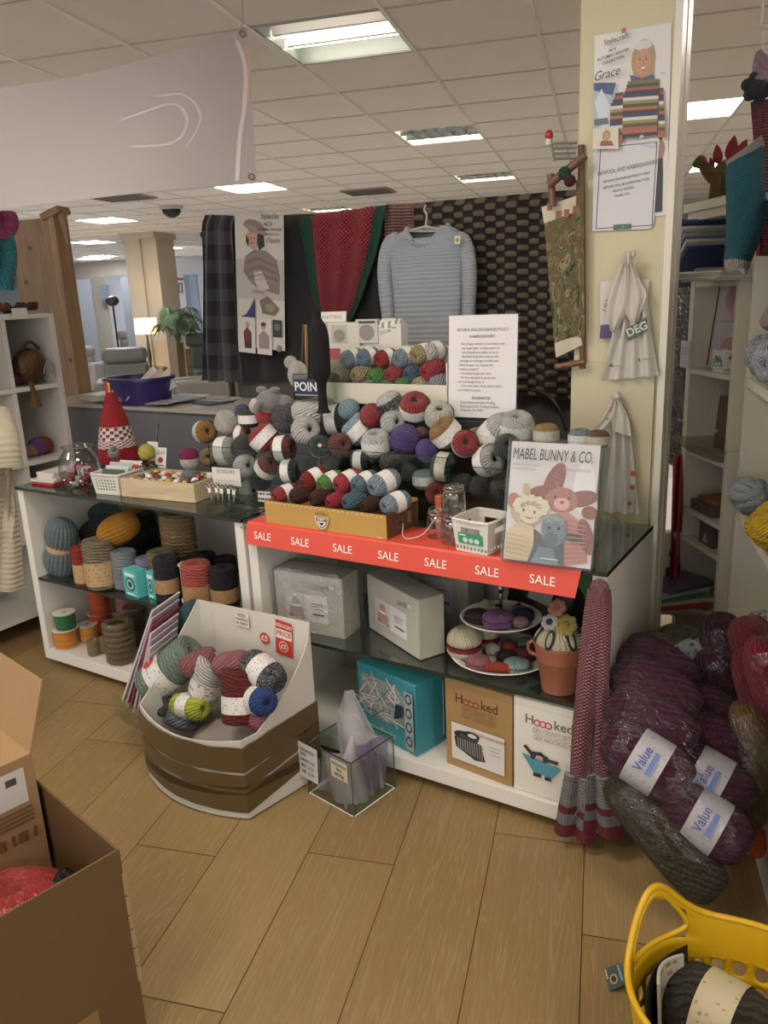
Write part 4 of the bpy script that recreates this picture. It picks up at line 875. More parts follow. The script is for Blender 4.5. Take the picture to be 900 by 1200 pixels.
# --- the gold box of small skeins at the front of the right unit
t = thing('skein_box', 'open gold cardboard box of small skeins standing on the SALE strip', 'box', loc=(-1.757, 1.995, GT + .0016)); W_, D_, H_ = .49, .20, .079
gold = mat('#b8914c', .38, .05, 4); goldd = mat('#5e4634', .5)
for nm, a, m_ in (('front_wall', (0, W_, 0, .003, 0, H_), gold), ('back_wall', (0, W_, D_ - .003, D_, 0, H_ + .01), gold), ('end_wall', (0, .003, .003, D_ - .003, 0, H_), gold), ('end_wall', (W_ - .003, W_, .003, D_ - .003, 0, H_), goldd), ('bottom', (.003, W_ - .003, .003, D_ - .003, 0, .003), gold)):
    b = MB(); b.box(*a); b.build(nm, m_, t, smooth=0)
I = []
for q in range(26): I.append(('r', -W_ / 2 + .012 + q * .0185, H_ / 2 - .008 + (.002 if q % 2 else 0), -W_ / 2 + .02 + q * .0185, H_ / 2 - .004 + (.002 if q % 2 else 0), '#cfc1a0'))
sh = [(-.024, .014), (.024, .014), (.024, .004), (.017, -.014), (.0, -.024), (-.017, -.014), (-.024, .004)]
I += [('p', [(x * 1.14, y * 1.14 - .006) for x, y in sh], '#e4dccb'), ('p', [(x, y - .006) for x, y in sh], '#3a2618'), ('p', [(x * .84, y * .84 - .006) for x, y in sh], '#e4dccb'), ('r', -.0185, -.006, .0185, .004, '#3a2618'), ('t', 'DMC', 0, -.0008, .0125, '#e4dccb', 1.1, 0, .02), ('p', [(-.012, -.010), (.012, -.010), (0, -.021)], '#3a2618'), ('t', 'NATURA', 0, .020, .012, '#5a4426', 1, 0, .01), ('r', W_ / 2 - .03, -H_ / 2 + .006, W_ / 2 - .01, -H_ / 2 + .009, '#d8ccb0')]
pic(t, frame((W_ / 2, -.0003, H_ / 2), (1, 0, 0), (0, 0, 1)), I)
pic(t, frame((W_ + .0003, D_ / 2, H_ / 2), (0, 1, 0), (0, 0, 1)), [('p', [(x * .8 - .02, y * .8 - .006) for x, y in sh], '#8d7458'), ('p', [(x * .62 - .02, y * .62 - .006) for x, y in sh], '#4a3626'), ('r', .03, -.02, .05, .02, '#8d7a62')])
SK = [(326, 577, 22, 0, '#a8393f', None, 'coral skein at the left end of the gold box'), (346, 577, 21, 0, '#3a211b', '#5a3326', 'dark brown flecked skein beside the coral one'), (369, 580, 21, 0, '#3b231b', '#55301f', 'dark brown flecked skein under the green one'), (388, 584, 20, 0, '#b03040', None, 'crimson skein at the notch in the gold box front'), (408, 584, 22, 0, '#48616c', '#6e8690', 'slate blue skein in the front row of the gold box'), (429, 588, 20, 0, '#382420', '#4d3226', 'dark brown skein between slate blue and pale grey-blue'), (454, 588, 25, 0, '#8c9ba6', None, 'pale grey-blue skein at the right end, front row'),
      (359, 562, 23, 1, '#9c3524', '#6d2318', 'rust-red skein at the left of the upper row'), (379, 565, 22, 1, '#5f9346', None, 'green skein in the upper row of the gold box'), (399, 565, 24, 1, '#b03a48', None, 'rose-red skein in the upper row of the gold box'), (419, 566, 23, 1, '#5a6f7c', '#7e919b', 'steel blue skein in the upper row of the gold box'), (440, 568, 27, 1, '#8fa0ac', None, 'light blue-grey skein at the right of the upper row')]
for px, py, s, row, c, c2, lab in SK:
    p = YP(px, py + (3 if row else 5), 2.05 + .04 * row); d = sz(s, p); ax = V((.32, .85, .22 if row else .12)).normalized()
    wool('skein', p + ax * d * .5, d, ax, yarn(c, c2, 22, 6), lab, wb_ if row or px in (326, 454) else None, 'yarn_skein', 'small skeins in the gold box', l=.95)
# --- white tray of small balls high at the back
p0 = YP(378, 457, 2.33); p1 = YP(523, 480, 2.33)
TY_ = 2.44; zt = YP(450, 474, TY_).z; x0, x1 = YP(377, 470, TY_).x, YP(524, 470, TY_).x
t = thing('ball_tray', 'white tray of small pastel and red yarn balls raised behind the heap', 'tray', loc=(x0, TY_, zt)); W_, D_ = x1 - x0, .15
trayc = mat('#cfcab9', .5, .02)
for nm, a in (('front_wall', (0, W_, 0, .004, 0, .075)), ('back_wall', (0, W_, D_ - .004, D_, 0, .20)), ('end_wall', (0, .004, .004, D_ - .004, 0, .15)), ('end_wall', (W_ - .004, W_, .004, D_ - .004, 0, .15)), ('bottom', (.004, W_ - .004, .004, D_ - .004, 0, .004))):
    b = MB(); b.box(*a); b.build(nm, trayc, t, smooth=0)
MINI = [(409, 421, 22, 2, '#8ba0ab', 'pale blue small ball, first of the top row'), (428, 419, 21, 2, '#7d93a3', 'blue-grey small ball, second of the top row'), (449, 421, 22, 2, '#a83a35', 'brick red small ball in the top row'), (471, 420, 23, 2, '#8fa0ab', 'pale blue small ball right of the brick red one'), (492, 416, 24, 2, '#b3a07c', 'beige small ball with dark strands in the top row'), (506, 413, 23, 3, '#cfccc4', 'white small ball at the back right of the tray'),
        (399, 443, 24, 1, '#b0a07d', 'beige small ball at the left of the second row'), (421, 440, 22, 1, '#ad9c7a', 'beige small ball, second in the second row'), (441, 443, 23, 1, '#5e9450', 'green small ball in the second row'), (461, 440, 22, 1, '#a84550', 'raspberry small ball in the second row'), (483, 439, 22, 1, '#54697c', 'slate blue small ball in the second row'), (504, 436, 25, 1, '#a83f4c', 'crimson small ball with loose strands at the right of the second row'),
        (432, 455, 20, 0, '#8aa0a4', 'pale blue small ball low at the tray front'), (453, 455, 20, 0, '#5f9446', 'green small ball low at the tray front, left one'), (472, 453, 21, 0, '#5c9148', 'green small ball low at the tray front, right one'), (492, 453, 22, 0, '#b3a483', 'beige small ball low at the tray front'), (513, 452, 24, 0, '#9aa3aa', 'light grey small ball low at the right end of the tray')]
for px, py, s, row, c, lab in MINI:
    p = YP(px, py, 2.475 + .022 * row); d = sz(s, p); o = wool('skein', p + V((.1, .9, .1)) * d * .3, d, (.3, .85, .12), yarn(c, None, 18, 9), lab, wb_ if row > 1 else None, 'yarn_ball', 'small balls in the white tray', l=.8)
def flat_box(name, label, cat, px, py, y, w, h, d, m_, items=None, rz=0, tilt=0):
    p = YP(px, py, y); t = obox(name, label, cat, (w, d, h), T(p) @ rot(rz, 'Z') @ rot(-tilt, 'X'), m_, .001)
    if items: pic(t, frame((0, -d / 2 - .0004, h / 2), (1, 0, 0), (0, 0, 1)), items)
    return t
zt2 = zt + .1
t = flat_box('kit_box', 'white cardboard kit box behind the small yarn balls', 'box', 408, 408, 2.64, .16, .10, .05, mat('#cfcabf', .5), [('r', -.06, -.03, .02, .04, '#b5b0a8'), ('e', -.02, .0, .03, .025, '#8d8880')], -6)
t = flat_box('kit_box', 'long white box with a folded paper roll on top, behind the small balls', 'box', 452, 408, 2.64, .18, .09, .05, mat('#d2cec4', .5), [('r', -.07, .03, .07, .036, '#9a958c')], -3)
t = flat_box('kit_pack', 'grey clear-wrapped pack with a picture, standing between the white boxes', 'pack', 432, 402, 2.62, .10, .09, .02, mat('#bdb9b0', .3), [('e', 0, -.005, .035, .03, '#8d847f'), ('r', -.04, .03, .04, .038, '#3a3836')])
t = thing('paper_roll', 'white printed paper roll lying on the boxes in front of the jumper hem', 'paper', loc=YP(458, 384, 2.64)); b = MB(); b.tube([(-.035, 0, 0), (.045, .01, 0)], .035, 20); b.build('roll', printed('#d8d5cf', '#8a8782', 6, .5, 6), t)
t = flat_box('magazine', 'knitting magazine with a white masthead left of the white boxes', 'magazine', 388, 425, 2.62, .13, .20, .008, mat('#b79f8e', .4), [('r', -.065, .06, .065, .1, '#d8d3cc'), ('t', 'KNITTING', 0, .078, .02, '#7a726a', 1), ('e', .035, .04, .018, .015, '#b5302c'), ('e', -.01, -.03, .03, .05, '#8d5c50'), ('p', [(-.05, -.1), (-.03, .0), (.03, .01), (.05, -.1)], '#9c4a44'), ('r', -.06, .0, -.03, .05, '#5b6a45')], 4, 10)
# --- notice in a clear stand
p = YP(564, 491, 2.44); nt_ = thing('notice_stand', 'white printed policy notice in a clear upright stand above the yarn heap', 'notice', M=T(p.x, 2.44, p.z) @ rot(3, 'Z') @ rot(-4, 'X')); w, h = .252, .348
b = MB(); b.box(-w / 2, w / 2, .001, .0025, 0, h); b.box(-w / 2, w / 2, -.03, .04, -.003, 0); b.build('clear_stand', acr, nt_, smooth=0)
b = MB(); b.box(-w / 2 + .004, w / 2 - .004, -.0006, .0006, .004, h - .004); b.build('sheet', mat('#d9d6d4', .45, .02), nt_, smooth=0)
I = []; ink = '#6a6766'; K_ = 1.09
I += [('t', 'RETURNS AND EXCHANGES POLICY', .0, .112, .0125, ink, .82, 0, .01), ('t', 'HABERDASHERY', .0, .092, .012, ink, .95, 0, .012)]
for q, s in enumerate(['We will give refund or in accordance with', 'your legal rights. I.e. when goods are', 'not of satisfactory quality or not as', 'described. In all other cases we will', 'exchange or exchange or credit note.', 'Being exception the reasons and', 'reason to accept it.', '- You simply change your mind.', '- You have damaged the goods after', 'you have bought them, or', '- If we have shown of any defects before', 'you bought the goods.']):
    I.append(('t', s, -.085 + len(s) * .0021, .07 - q * .0128, .0098, ink, .86))
I += [('t', 'GUARANTEE', 0, -.095, .0115, ink, .95, 0, .014), ('t', 'Direct Department Store Trading', -.012, -.109, .010, ink, .85, 0, .006), ('t', 'Policy approved by Trading Standards', -.006, -.121, .010, ink, .85, 0, .006), ('t', 'Greenock. TA. 01475', -.03, -.133, .010, ink, .85, 0, .006)]
pic(nt_, frame((0, -.0007, h / 2), (1, 0, 0), (0, 0, 1)) @ Matrix.Diagonal((K_, K_, 1, 1)), I, 'lettering')
t = thing('display_riser', 'dark riser box hidden behind the yarn heap under the policy notice', 'riser', loc=(p.x, 2.44, GT)); b = MB(); b.box(-.10, .13, -.03, .045, .001, p.z - GT - .0035); b.build('body', mat('#2b2826', .6), t, bevel=.002, smooth=0)
# --- navy sign, black bottle-shaped stand and clear box behind it
p = YP(362, 464, 2.36); t = thing('brand_sign', 'navy strip sign lettered POINT on a clear box, half covered by the black stand', 'sign', loc=(p.x, 2.36, p.z)); b = MB(); b.box(-.062, .062, -.003, .003, 0, .062); b.build('board', mat('#232b45', .4), t, smooth=0)
pic(t, frame((0, -.0031, .031), (1, 0, 0), (0, 0, 1)), [('t', 'POINT', .004, .002, .046, '#d8d8da', .98, 0, .02), ('r', -.06, -.029, .06, -.026, '#b8b8bc')])
open_bin('acrylic_bin', 'clear acrylic box holding plastic bags, behind the navy sign', p.x - .075, p.x + .075, 2.366, 2.46, p.z - .02, .10, grp='acrylic yarn bins')
t = thing('plastic_bag', 'crumpled white plastic bag sticking out of the clear box behind the navy sign', 'bag', loc=YP(349, 440, 2.42)); b = MB(); b.ball((0, 0, .005), .04, 0, 24, sx=1, sy=.7, sz_=1.3, wob=.5); b.ball((-.03, 0, .05), .025, 0, 18, wob=.6); b.build('bag', clear('#ffffff', .9, .3, .1, .9, 30, .45), t, smooth=60)
p = YP(375, 478, 2.31); t = thing('velvet_bust', 'tall black bottle-shaped jewellery bust in front of the red shawl', 'display bust', loc=(p.x, 2.33, p.z - .02)); b = MB(); b.lathe(_prof([(.03, 0), (.018, .02), (.017, .10), (.034, .14), (.036, .2), (.036, .27), (.028, .31), (.014, .335), (.013, .36), (.0, .37)], 4), 28); b.build('body', mat('#08080a', .9, .1, 8), t, smooth=60)
t = thing('display_riser', 'dark riser behind the sparkly black yarn ball, under the bust', 'riser', loc=(p.x, 2.40, GT)); b = MB(); b.box(-.09, .08, -.01, .055, .003, p.z - GT - .022); b.build('body', mat('#242120', .6), t, bevel=.002, smooth=0)
p = YP(352, 430, 2.47); t = thing('wooden_sticks', 'pair of thin wooden rods leaning beside the black bust', 'rods', loc=p); b = MB(); b.tube([(-.0, 0, -.06), (.03, 0, .16)], .006, 8); b.build('rod', mat('#4a3328', .5), t); b = MB(); b.tube([(.02, .01, -.06), (.04, .0, .16)], .006, 8); b.build('rod', mat('#8a7256', .5), t)
# --- grey plush toy and purple scrap
p = YP(317, 470, 2.38); t = thing('plush_toy', 'grey plush elephant lying at the top left of the yarn heap', 'soft toy', loc=p); g_ = mat('#6f6d6a', .95, .12, 40, .3, sheen=.5); k = sz(36, p)
b = MB(); b.ball((0, 0, 0), k * .45, 0, 24, sx=1.05, sz_=.85, wob=.06); b.build('head', g_, t, smooth=60)
for s_ in (-1, 1): b = MB(); b.ball((s_ * k * .28 - .004, -.004, k * .36), k * .17, 0, 16, sx=1.1, sz_=.7, wob=.1); b.build('ear', g_, t, smooth=60)
b = MB(); b.tube(smooth_path([(-k * .05, -k * .38, 0), (-k * .1, -k * .55, -k * .08), (-k * .15, -k * .6, -k * .25)], 4), k * .11, 12); b.build('trunk', g_, t, smooth=60)
b = MB(); b.ball((k * .45, .02, -k * .1), k * .3, 0, 18, wob=.1); b.build('paw', g_, t, smooth=60)
b = MB(); b.ball((-k * .5, -.02, -k * .15), k * .22, 0, 16, sz_=1.2, wob=.3); b.build('white_tag', clear('#ffffff', .9, .2, .1, .6, 30, .6), t, smooth=60)
# --- the bunny book in its clear holder
FB = frame((-.738, 1.972, GT + .004), (1, .04, 0), (0, .22, 1))
t = thing('pattern_book', 'MABEL BUNNY & CO. crochet pattern book facing out in a clear holder at the unit corner', 'book', M=FB); w, h = .247, .335
b = MB(); b.box(-w / 2, w / 2, 0.004, h, -.012, 0); b.build('cover', mat('#cbc6c2', .22, .05, 4), t, smooth=0)
b = MB(); b.box(-w / 2 + .002, w / 2 - .002, .006, h - .002, -.011, -.0118); b.build('pages', mat('#d8d2c4', .7), t, smooth=0)
I = [('p', [(-.06, .004), (-.05, .09), (.0, .11), (.03, .004)], '#5e5854'), ('e', .03, .17, .1, .1, '#c6beba'), ('e', .09, .22, .03, .07, '#d8d4d2')]
kx = lambda c, e: knit(c, e, 7, 13, 'x', .5)
bp1, bp2, bcr, bgr = kx('#8a5a50', '#a9776b'), kx('#a26e63', '#c39385'), kx('#b5a482', '#d6c8aa'), kx('#66777c', '#93a3a7'); dk = '#3c3a3a'
I += [('e', .005, .225, .026, .062, bp1, 24, -.35), ('e', -.034, .196, .03, .02, bp1, 24, .3), ('e', .085, .19, .045, .022, bp1, 24, .25), ('e', .03, .182, .046, .036, bp2), ('e', .032, .172, .022, .017, '#cf9f94'), ('e', .033, .176, .006, .004, '#8d5148'), ('e', .012, .19, .003, .004, dk), ('e', .052, .189, .003, .004, dk),
      ('p', [(.0, .14), (.05, .152), (.1, .12), (.115, .02), (.05, .004), (.03, .06)], bp2), ('e', .11, .155, .022, .018, bp1), ('e', .105, .09, .02, .05, bp1, 24, .3),
      ('e', -.062, .145, .05, .044, bcr), ('e', -.105, .17, .018, .022, '#a56f60'), ('e', -.068, .20, .010, .022, '#b0a080', 24, .3), ('p', [(-.118, .004), (-.118, .08), (-.085, .115), (-.04, .10), (-.035, .02), (-.05, .004)], bcr), ('e', -.055, .135, .03, .024, '#d2c6ac')]
for q in range(12): a = q * PI / 6; I.append(('e', -.052 + .042 * math.cos(a), .158 + .022 * math.sin(a), .012, .011, '#cfc3a8', 12))
I += [('e', -.072, .146, .003, .004, dk), ('e', -.04, .143, .003, .004, dk), ('l', [(-.062, .128), (-.056, .124), (-.05, .128)], .002, dk),
      ('p', [(-.05, .004), (-.03, .07), (.01, .085), (.045, .07), (.05, .004)], '#4a5256'), ('e', .018, .098, .036, .044, bgr), ('e', .012, .072, .022, .020, '#566468'), ('e', .005, .105, .0035, .0045, dk), ('e', .032, .105, .0035, .0045, dk), ('e', .075, .085, .02, .014, '#4d5154'), ('p', [(-.04, .004), (-.02, .05), (.02, .05), (.04, .004)], bgr)]
for q in range(5): I.append(('l', [(-.008, .118 + q * .004 - 0), (.02, .126 + q * .003), (.046, .116 + q * .004)], .0015, '#a9b4b6'))
for q in range(9): I.append(('l', [(.055, .02 + q * .013), (.108, .03 + q * .011)], .0018, '#c6958a'))
for q in range(6): I.append(('l', [(-.115, .012 + q * .013), (-.05, .006 + q * .013)], .0016, '#a8977a'))
I += [('t', 'MABEL BUNNY & CO.', .0, .300, .044, '#3f4450', .53, 0, 0, .08), ('t', 'crochet friends to make,', -.072, .272, .0095, '#8a8480', .85), ('t', 'to hook and to love', -.078, .261, .0095, '#8a8480', .85), ('t', 'CLAIRE GARLAND', .07, .265, .011, '#9c9590', .85), ('r', -.01, .018, .04, .021, '#c9c5c0')]
pic(t, T(0, 0, .0002), I)
t = thing('book_holder', 'clear acrylic book holder behind and around the bunny book', 'book holder', M=FB)
b = MB(); w2 = w / 2 + .006; b.box(-w2, w2, 0, h + .012, .010, .0125); b.build('front_panel', clear('#ffffff', .97, .25, .03, .1, 6), t, smooth=0)
b = MB(); b.box(-w2, w2, 0, h + .01, -.088, -.0855); b.box(-w2, -w2 + .0025, 0, h, -.0855, .010); b.box(w2 - .0025, w2, 0, h, -.0855, .010); b.box(-w2, w2, -.002, 0, -.088, .0125); b.build('shell', acr, t, smooth=0)
for q, c in ((0, '#a9a49c'), (1, '#7d8c93')):
    o = MB(); o.box(-w / 2 + .002, w / 2 - .002, .004, h - .004 - q * .004, -.036 - q * .02, -.022 - q * .02); o = o.build('pattern_book', mat(c, .3), smooth=0); o.matrix_world = FB; tag(o, 'pattern book standing in the clear holder, %s behind the bunny book' % ('first' if q == 0 else 'second'), 'book')
# --- white perforated baskets
def basket(label, M, w, d, h, tag_col=None, fill=None, big=False):
    t = thing('plastic_basket', label, 'basket', M=M, group='small white plastic baskets'); wm = mat('#d6d2c8', .4); k = .86
    def P(u, v, s): # side s, u across, v up
        z = h * v; a, c = w / 2 * (k + (1 - k) * v), d / 2 * (k + (1 - k) * v); u = u * 2 - 1
        return [V((u * a, -c, z)), V((a, u * c, z)), V((-u * a, c, z)), V((-a, -u * c, z))][s]
    for s in range(4):
        b = MB(); nu, nv = (9 if s % 2 == 0 else 7), (4 if big else 5)
        for i in range(nu):
            for j in range(nv):
                u0, u1 = i / nu, (i + 1) / nu; v0, v1 = .04 + .74 * j / nv, .04 + .74 * (j + 1) / nv
                corner = [P(u0, v0, s), P(u1, v0, s), P(u1, v1, s), P(u0, v1, s)]
                hole = not big and 0 < i < nu - 1 and 0 < j or big and j == 0
                hand = big and .25 < (u0 + u1) / 2 < .75 and j == nv - 1
                if hole or hand:
                    q = .30 if hole else .02; c = sum(corner, V()) / 4; inner = [c + (x - c) * (1 - q if hand else .55) for x in corner]
                    if hand: continue
                    b.add(corner + inner, [(0, 1, 5, 4), (1, 2, 6, 5), (2, 3, 7, 6), (3, 0, 4, 7)])
                else: b.add(corner, [(0, 1, 2, 3)])
        b.add([P(0, .78, s), P(1, .78, s), P(1, 1, s), P(0, 1, s)], [(0, 1, 2, 3)]); b.add([P(0, 0, s), P(1, 0, s), P(1, .04, s), P(0, .04, s)], [(0, 1, 2, 3)])
        o = b.build('side_wall', wm, t, smooth=0); sd = o.modifiers.new('thick', 'SOLIDIFY'); sd.thickness = .002
    b = MB(); b.box(-w / 2 * k, w / 2 * k, -d / 2 * k, d / 2 * k, 0, .002); b.build('bottom', wm, t, smooth=0)
    b = MB(); b.tube(smooth_path([(-w / 2, -d / 2 + .02, h), (-w / 2 + .02, -d / 2, h), (w / 2 - .02, -d / 2, h), (w / 2, -d / 2 + .02, h), (w / 2, d / 2 - .02, h), (w / 2 - .02, d / 2, h), (-w / 2 + .02, d / 2, h), (-w / 2, d / 2 - .02, h)], 3, True), .0045, 8, closed=True); b.build('rim', wm, t)
    if tag_col:
        M2 = frame((0, -d / 2 * (k + (1 - k) * .45) - .0018, h * .45), (1, 0, 0), (0, -.1, 1)); pic(t, M2, [('r', -w * .34, -h * .17, w * .34, h * .17, tag_col), ('r', -w * .3, h * .08, -w * .12, h * .12, '#d9e6da'), ('e', -w * .14, -h * .05, w * .07, h * .08, '#cfd8c8'), ('e', w * .02, -h * .05, w * .07, h * .08, '#c6d0bc'), ('e', w * .18, -h * .05, w * .07, h * .08, '#cfd8c8')], 'paper_label')
    return t
p = ZP(568, 645, GT); basket('white plastic basket with a green label beside the bunny book', T(-.962, 2.045, GT + .002) @ rot(-8, 'Z'), .125, .135, .098, '#3f9270', big=True)
p = ZP(124, 580, GT); bk2 = basket('white perforated basket of cards at the left end of the glass top', T(p.x, p.y + .07, GT + .001) @ rot(6, 'Z'), .15, .15, .085)
for q in range(7): o = MB(); o.box(-.06, .06, -.0006, .0006, 0, .095 + .012 * (q % 3)); o = o.build('greeting_card', mat(['#3d5a4c', '#c9c4ba', '#9fb0a6', '#d0ccc2', '#b5443c', '#d3cfc6', '#6a7a80'][q], .5), smooth=0); o.matrix_world = T(p.x + .004 * q - .01, p.y + .03 + .014 * q, GT + .006) @ rot(8, 'Z') @ rot(-24, 'X'); tag(o, 'card leaning in the perforated white basket, %s from the front' % ['first', 'second', 'third', 'fourth', 'fifth', 'sixth', 'seventh'][q], 'card', 'cards in the perforated basket')
# --- clip-top glass jars
jg = clear('#fbfdfc', .985, .6, .03)
def jar(label, x, y, z, r, h, lid=True):
    t = thing('clip_jar', label, 'glass jar', loc=(x, y, z), group='clip-top glass jars')
    b = MB(); b.lathe(_prof([(0, .003), (r * .85, .001), (r, .008), (r, h * .6), (r * .93, h * .72), (r * .72, h * .8), (r * .74, h * .84)], 3), 28); b.build('body', jg, t, smooth=60)
    if lid:
        b = MB(); b.lathe(_prof([(r * .86, h * .84), (r * .88, h * .88), (r * .84, h * .96), (r * .5, h), (0, h * .985)], 3), 28); b.build('lid', jg, t, smooth=60)
        b = MB(); b.lathe([(r * .76, h * .81), (r * .86, h * .815), (r * .86, h * .835), (r * .76, h * .84), (r * .76, h * .81)], 28); b.build('seal', mat('#a98f78', .5), t)
    b = MB(); b.tube([(r * .77 * math.cos(a * PI / 10), r * .77 * math.sin(a * PI / 10), h * .78) for a in range(20)], .0014, 6, closed=True); b.tube(smooth_path([(r * .78, 0, h * .78), (r * 1.12, -.01, h * .7), (r * 1.1, -.012, h * .45), (r * 1.02, -.005, h * .5)], 4), .0014, 6); b.build('wire_clip', mat('#a8a6a0', .25, metal=.9), t)
jar('clip-top glass jar nearest the gold box', -1.135, 2.095, GT + .002, .038, .095); jar('lower clip-top glass jar of the stacked pair', -1.062, 2.06, GT + .002, .042, .095); jar('upper clip-top glass jar of the stacked pair', -1.062, 2.06, GT + .099, .036, .085)
p = YP(505, 585, 2.13); t = thing('clothes_peg', 'small orange wooden peg standing behind the glass jar', 'peg', loc=(-1.165, 2.16, GT + .003)); b = MB(); b.box(-.012, .012, -.012, .012, 0, .115); b.build('peg', mat('#a8532f', .5), t, bevel=.003)
t = thing('wire_string', 'loose white string on the red strip beside the gold box', 'string', loc=(0, 0, 0)); b = MB(); b.tube(smooth_path([(-1.262, 2.09, GT + .03), (-1.235, 2.04, GT + .006), (-1.20, 2.03, GT + .005), (-1.165, 2.05, GT + .02), (-1.145, 2.09, GT + .06)], 6), .0016, 6); b.build('string', mat('#c9c4ba', .6), t)
# ------------------------------------------------------------------ left unit top
# wooden tray of badges and reels
pa, pb = ZP(143, 582, GT), ZP(229, 590, GT); yaw = math.atan2(pb.y - pa.y, pb.x - pa.x); W_ = (pb - pa).length; D_ = .2
t = thing('wooden_tray', 'pale wooden tray full of buttons and small reels on the left glass top', 'tray', M=T(pa.x, max(pa.y, 2.01), GT + .001) @ Matrix.Rotation(yaw, 4, 'Z')); pine = wood('#b5a07c', '#cbb897', 3, 20, 20)
for nm, a in (('front_wall', (0, W_, 0, .012, 0, .075)), ('back_wall', (0, W_, D_ - .012, D_, 0, .075)), ('end_wall', (0, .012, .012, D_ - .012, 0, .075)), ('end_wall', (W_ - .012, W_, .012, D_ - .012, 0, .075)), ('bottom', (.012, W_ - .012, .012, D_ - .012, 0, .012))):
    b = MB(); b.box(*a); b.build(nm, pine, t, bevel=.0015, smooth=0)
TM = T(pa.x, max(pa.y, 2.01), GT + .001) @ Matrix.Rotation(yaw, 4, 'Z'); rg = random.Random(8)
bc = [('white', '#d8d4cc'), ('red', '#a8322e'), ('green', '#4a7a3c'), ('yellow', '#b9a23a'), ('blue', '#4a6a8c'), ('brown', '#5a4030')]; k = 0
for j in range(4):
    for i in range(8):
        nm, c = bc[(i * 3 + j * 5) % 6] if (i + j) % 2 else bc[0]
        o = MB(); r_ = .0135 + .003 * rg.random(); o.lathe([(0, .0), (r_, 0), (r_ * 1.02, .004), (r_ * .9, .009), (r_ * .6, .010), (r_ * .55, .013), (0, .0135)], 16); oo = o.build('sewing_button', [mat(c, .3), mat('#3c3a38', .5)], smooth=40)
        x = .03 + (W_ - .06) * (i + .5 * (j % 2)) / 8 + rg.uniform(-.003, .003); oo.matrix_world = TM @ T(x, .03 + j * .043, .060 + rg.uniform(0, .010)) @ rot(rg.uniform(-25, 25), 'X') @ rot(rg.uniform(-25, 25), 'Y')
        tag(oo, 'one of the small coloured reels and buttons heaped in the wooden tray', 'button', 'buttons in the wooden tray')
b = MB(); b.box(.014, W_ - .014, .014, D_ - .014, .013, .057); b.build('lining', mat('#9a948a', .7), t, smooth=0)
# yellow pompom, price cards, bobble people
p = YP(172, 530, 2.24); o = MB(); o.ball((0, 0, 0), .036, 0, 24, wob=.06); o = o.build('pompom', yarn('#f2de62', None, 30, 22, .8), loc=(p.x, 2.24, p.z), smooth=60); tag(o, 'yellow pompom at the back of the wooden tray', 'pompom')
t = thing('yarn_nest', 'tuft of red and brown yarn under the yellow pompom', 'yarn', loc=(p.x + .005, 2.23, p.z - .058)); b = MB(); rg = random.Random(2)
for q in range(14): a = rg.uniform(0, 6.3); b.tube(smooth_path([(.0, 0, 0), (.02 * math.cos(a), .02 * math.sin(a), .018), (.04 * math.cos(a + .5), .04 * math.sin(a + .5), rg.uniform(-.01, .02))], 4), .004, 6)
b.build('strands', yarn('#7a2f2a', '#4a3a30', 3, 20), t)
for q, (px, py, hh, lab) in enumerate(((178, 545, .10, 'white price card with dark print, left of the pair behind the pompom'), (188, 548, .085, 'white price card, right of the pair behind the pompom'))):
    p = YP(px, py, 2.28 - q * .02); t = thing('price_card', lab, 'price card', M=T(p) @ rot(-12, 'X') @ rot(8, 'Z')); b = MB(); b.box(-.028, .028, -.001, .001, 0, hh); b.build('card', mat('#d3cfc6', .5), t, smooth=0)
    pic(t, frame((0, -.0011, hh / 2), (1, 0, 0), (0, 0, 1)), [('t', '£2.50' if q else 'Pins', 0, .02, .02, '#33383c', .9), ('e', 0, -.01, .014, .012, '#8a3a3a'), ('r', -.02, -.035, .02, -.031, '#55585a')])
p = YP(222, 540, 2.20); t = thing('bobble_doll', 'little crochet bobble doll with a magenta hat beside the wooden tray', 'crochet doll', loc=(p.x, 2.2, p.z)); k = sz(22, p)
b = MB(); b.ball((0, 0, .0), k * .5, 0, 20, wob=.03); b.build('head', yarn('#cfcac2', None, 18, 10), t, smooth=60); b = MB(); b.ball((.0, 0, k * .3), k * .52, 0, 20, sz_=.75, wob=.04); b.build('hat', yarn('#8f1f5c', None, 18, 10), t, smooth=60); b = MB(); b.ball((0, 0, -k * .75), k * .46, 0, 20, wob=.04); b.build('body', yarn('#9a9893', '#6f6d6a', 18, 10), t, smooth=60)
p = YP(234, 555, 2.22); t = thing('bobble_doll', 'grey crochet bobble with red flecks right of the magenta-hatted doll', 'crochet doll', loc=(p.x - .02, 2.14, GT + .062)); b = MB(); b.ball((0, 0, 0), .022, 0, 18, wob=.1); b.build('body', yarn('#b9b5ae', '#8a3a3a', 12, 12), t, smooth=60)
# acrylic stand of small scissors
p = ZP(262, 600, GT); SM = T(p.x - .02, 2.05, GT + .001) @ rot(4, 'Z'); t = thing('scissors_stand', 'clear acrylic stand with a white header card holding small scissors', 'stand', M=SM)
b = MB(); b.box(-.07, .07, -.03, .06, .03, .033); b.box(-.07, .07, -.03, -.027, 0, .033); b.box(-.07, .07, .03, .033, .033, .05); b.box(-.07, .07, .058, .061, 0, .13); b.box(-.07, -.067, -.03, .06, 0, .03); b.box(.067, .07, -.03, .06, 0, .03); b.build('shelf', acr, t, smooth=0)
b = MB(); b.box(-.065, .065, .05, .052, .085, .15); b.build('header_card', mat('#cfcac0', .5), t, smooth=0); pic(t, frame((0, .0498, .132), (1, 0, 0), (0, 0, 1)), [('t', 'SCISSORS', 0, .004, .02, '#6a6660', 1), ('r', -.05, -.03, .05, -.028, '#a9a49c')], 'lettering')
stl = mat('#a9a9a8', .25, metal=.9)
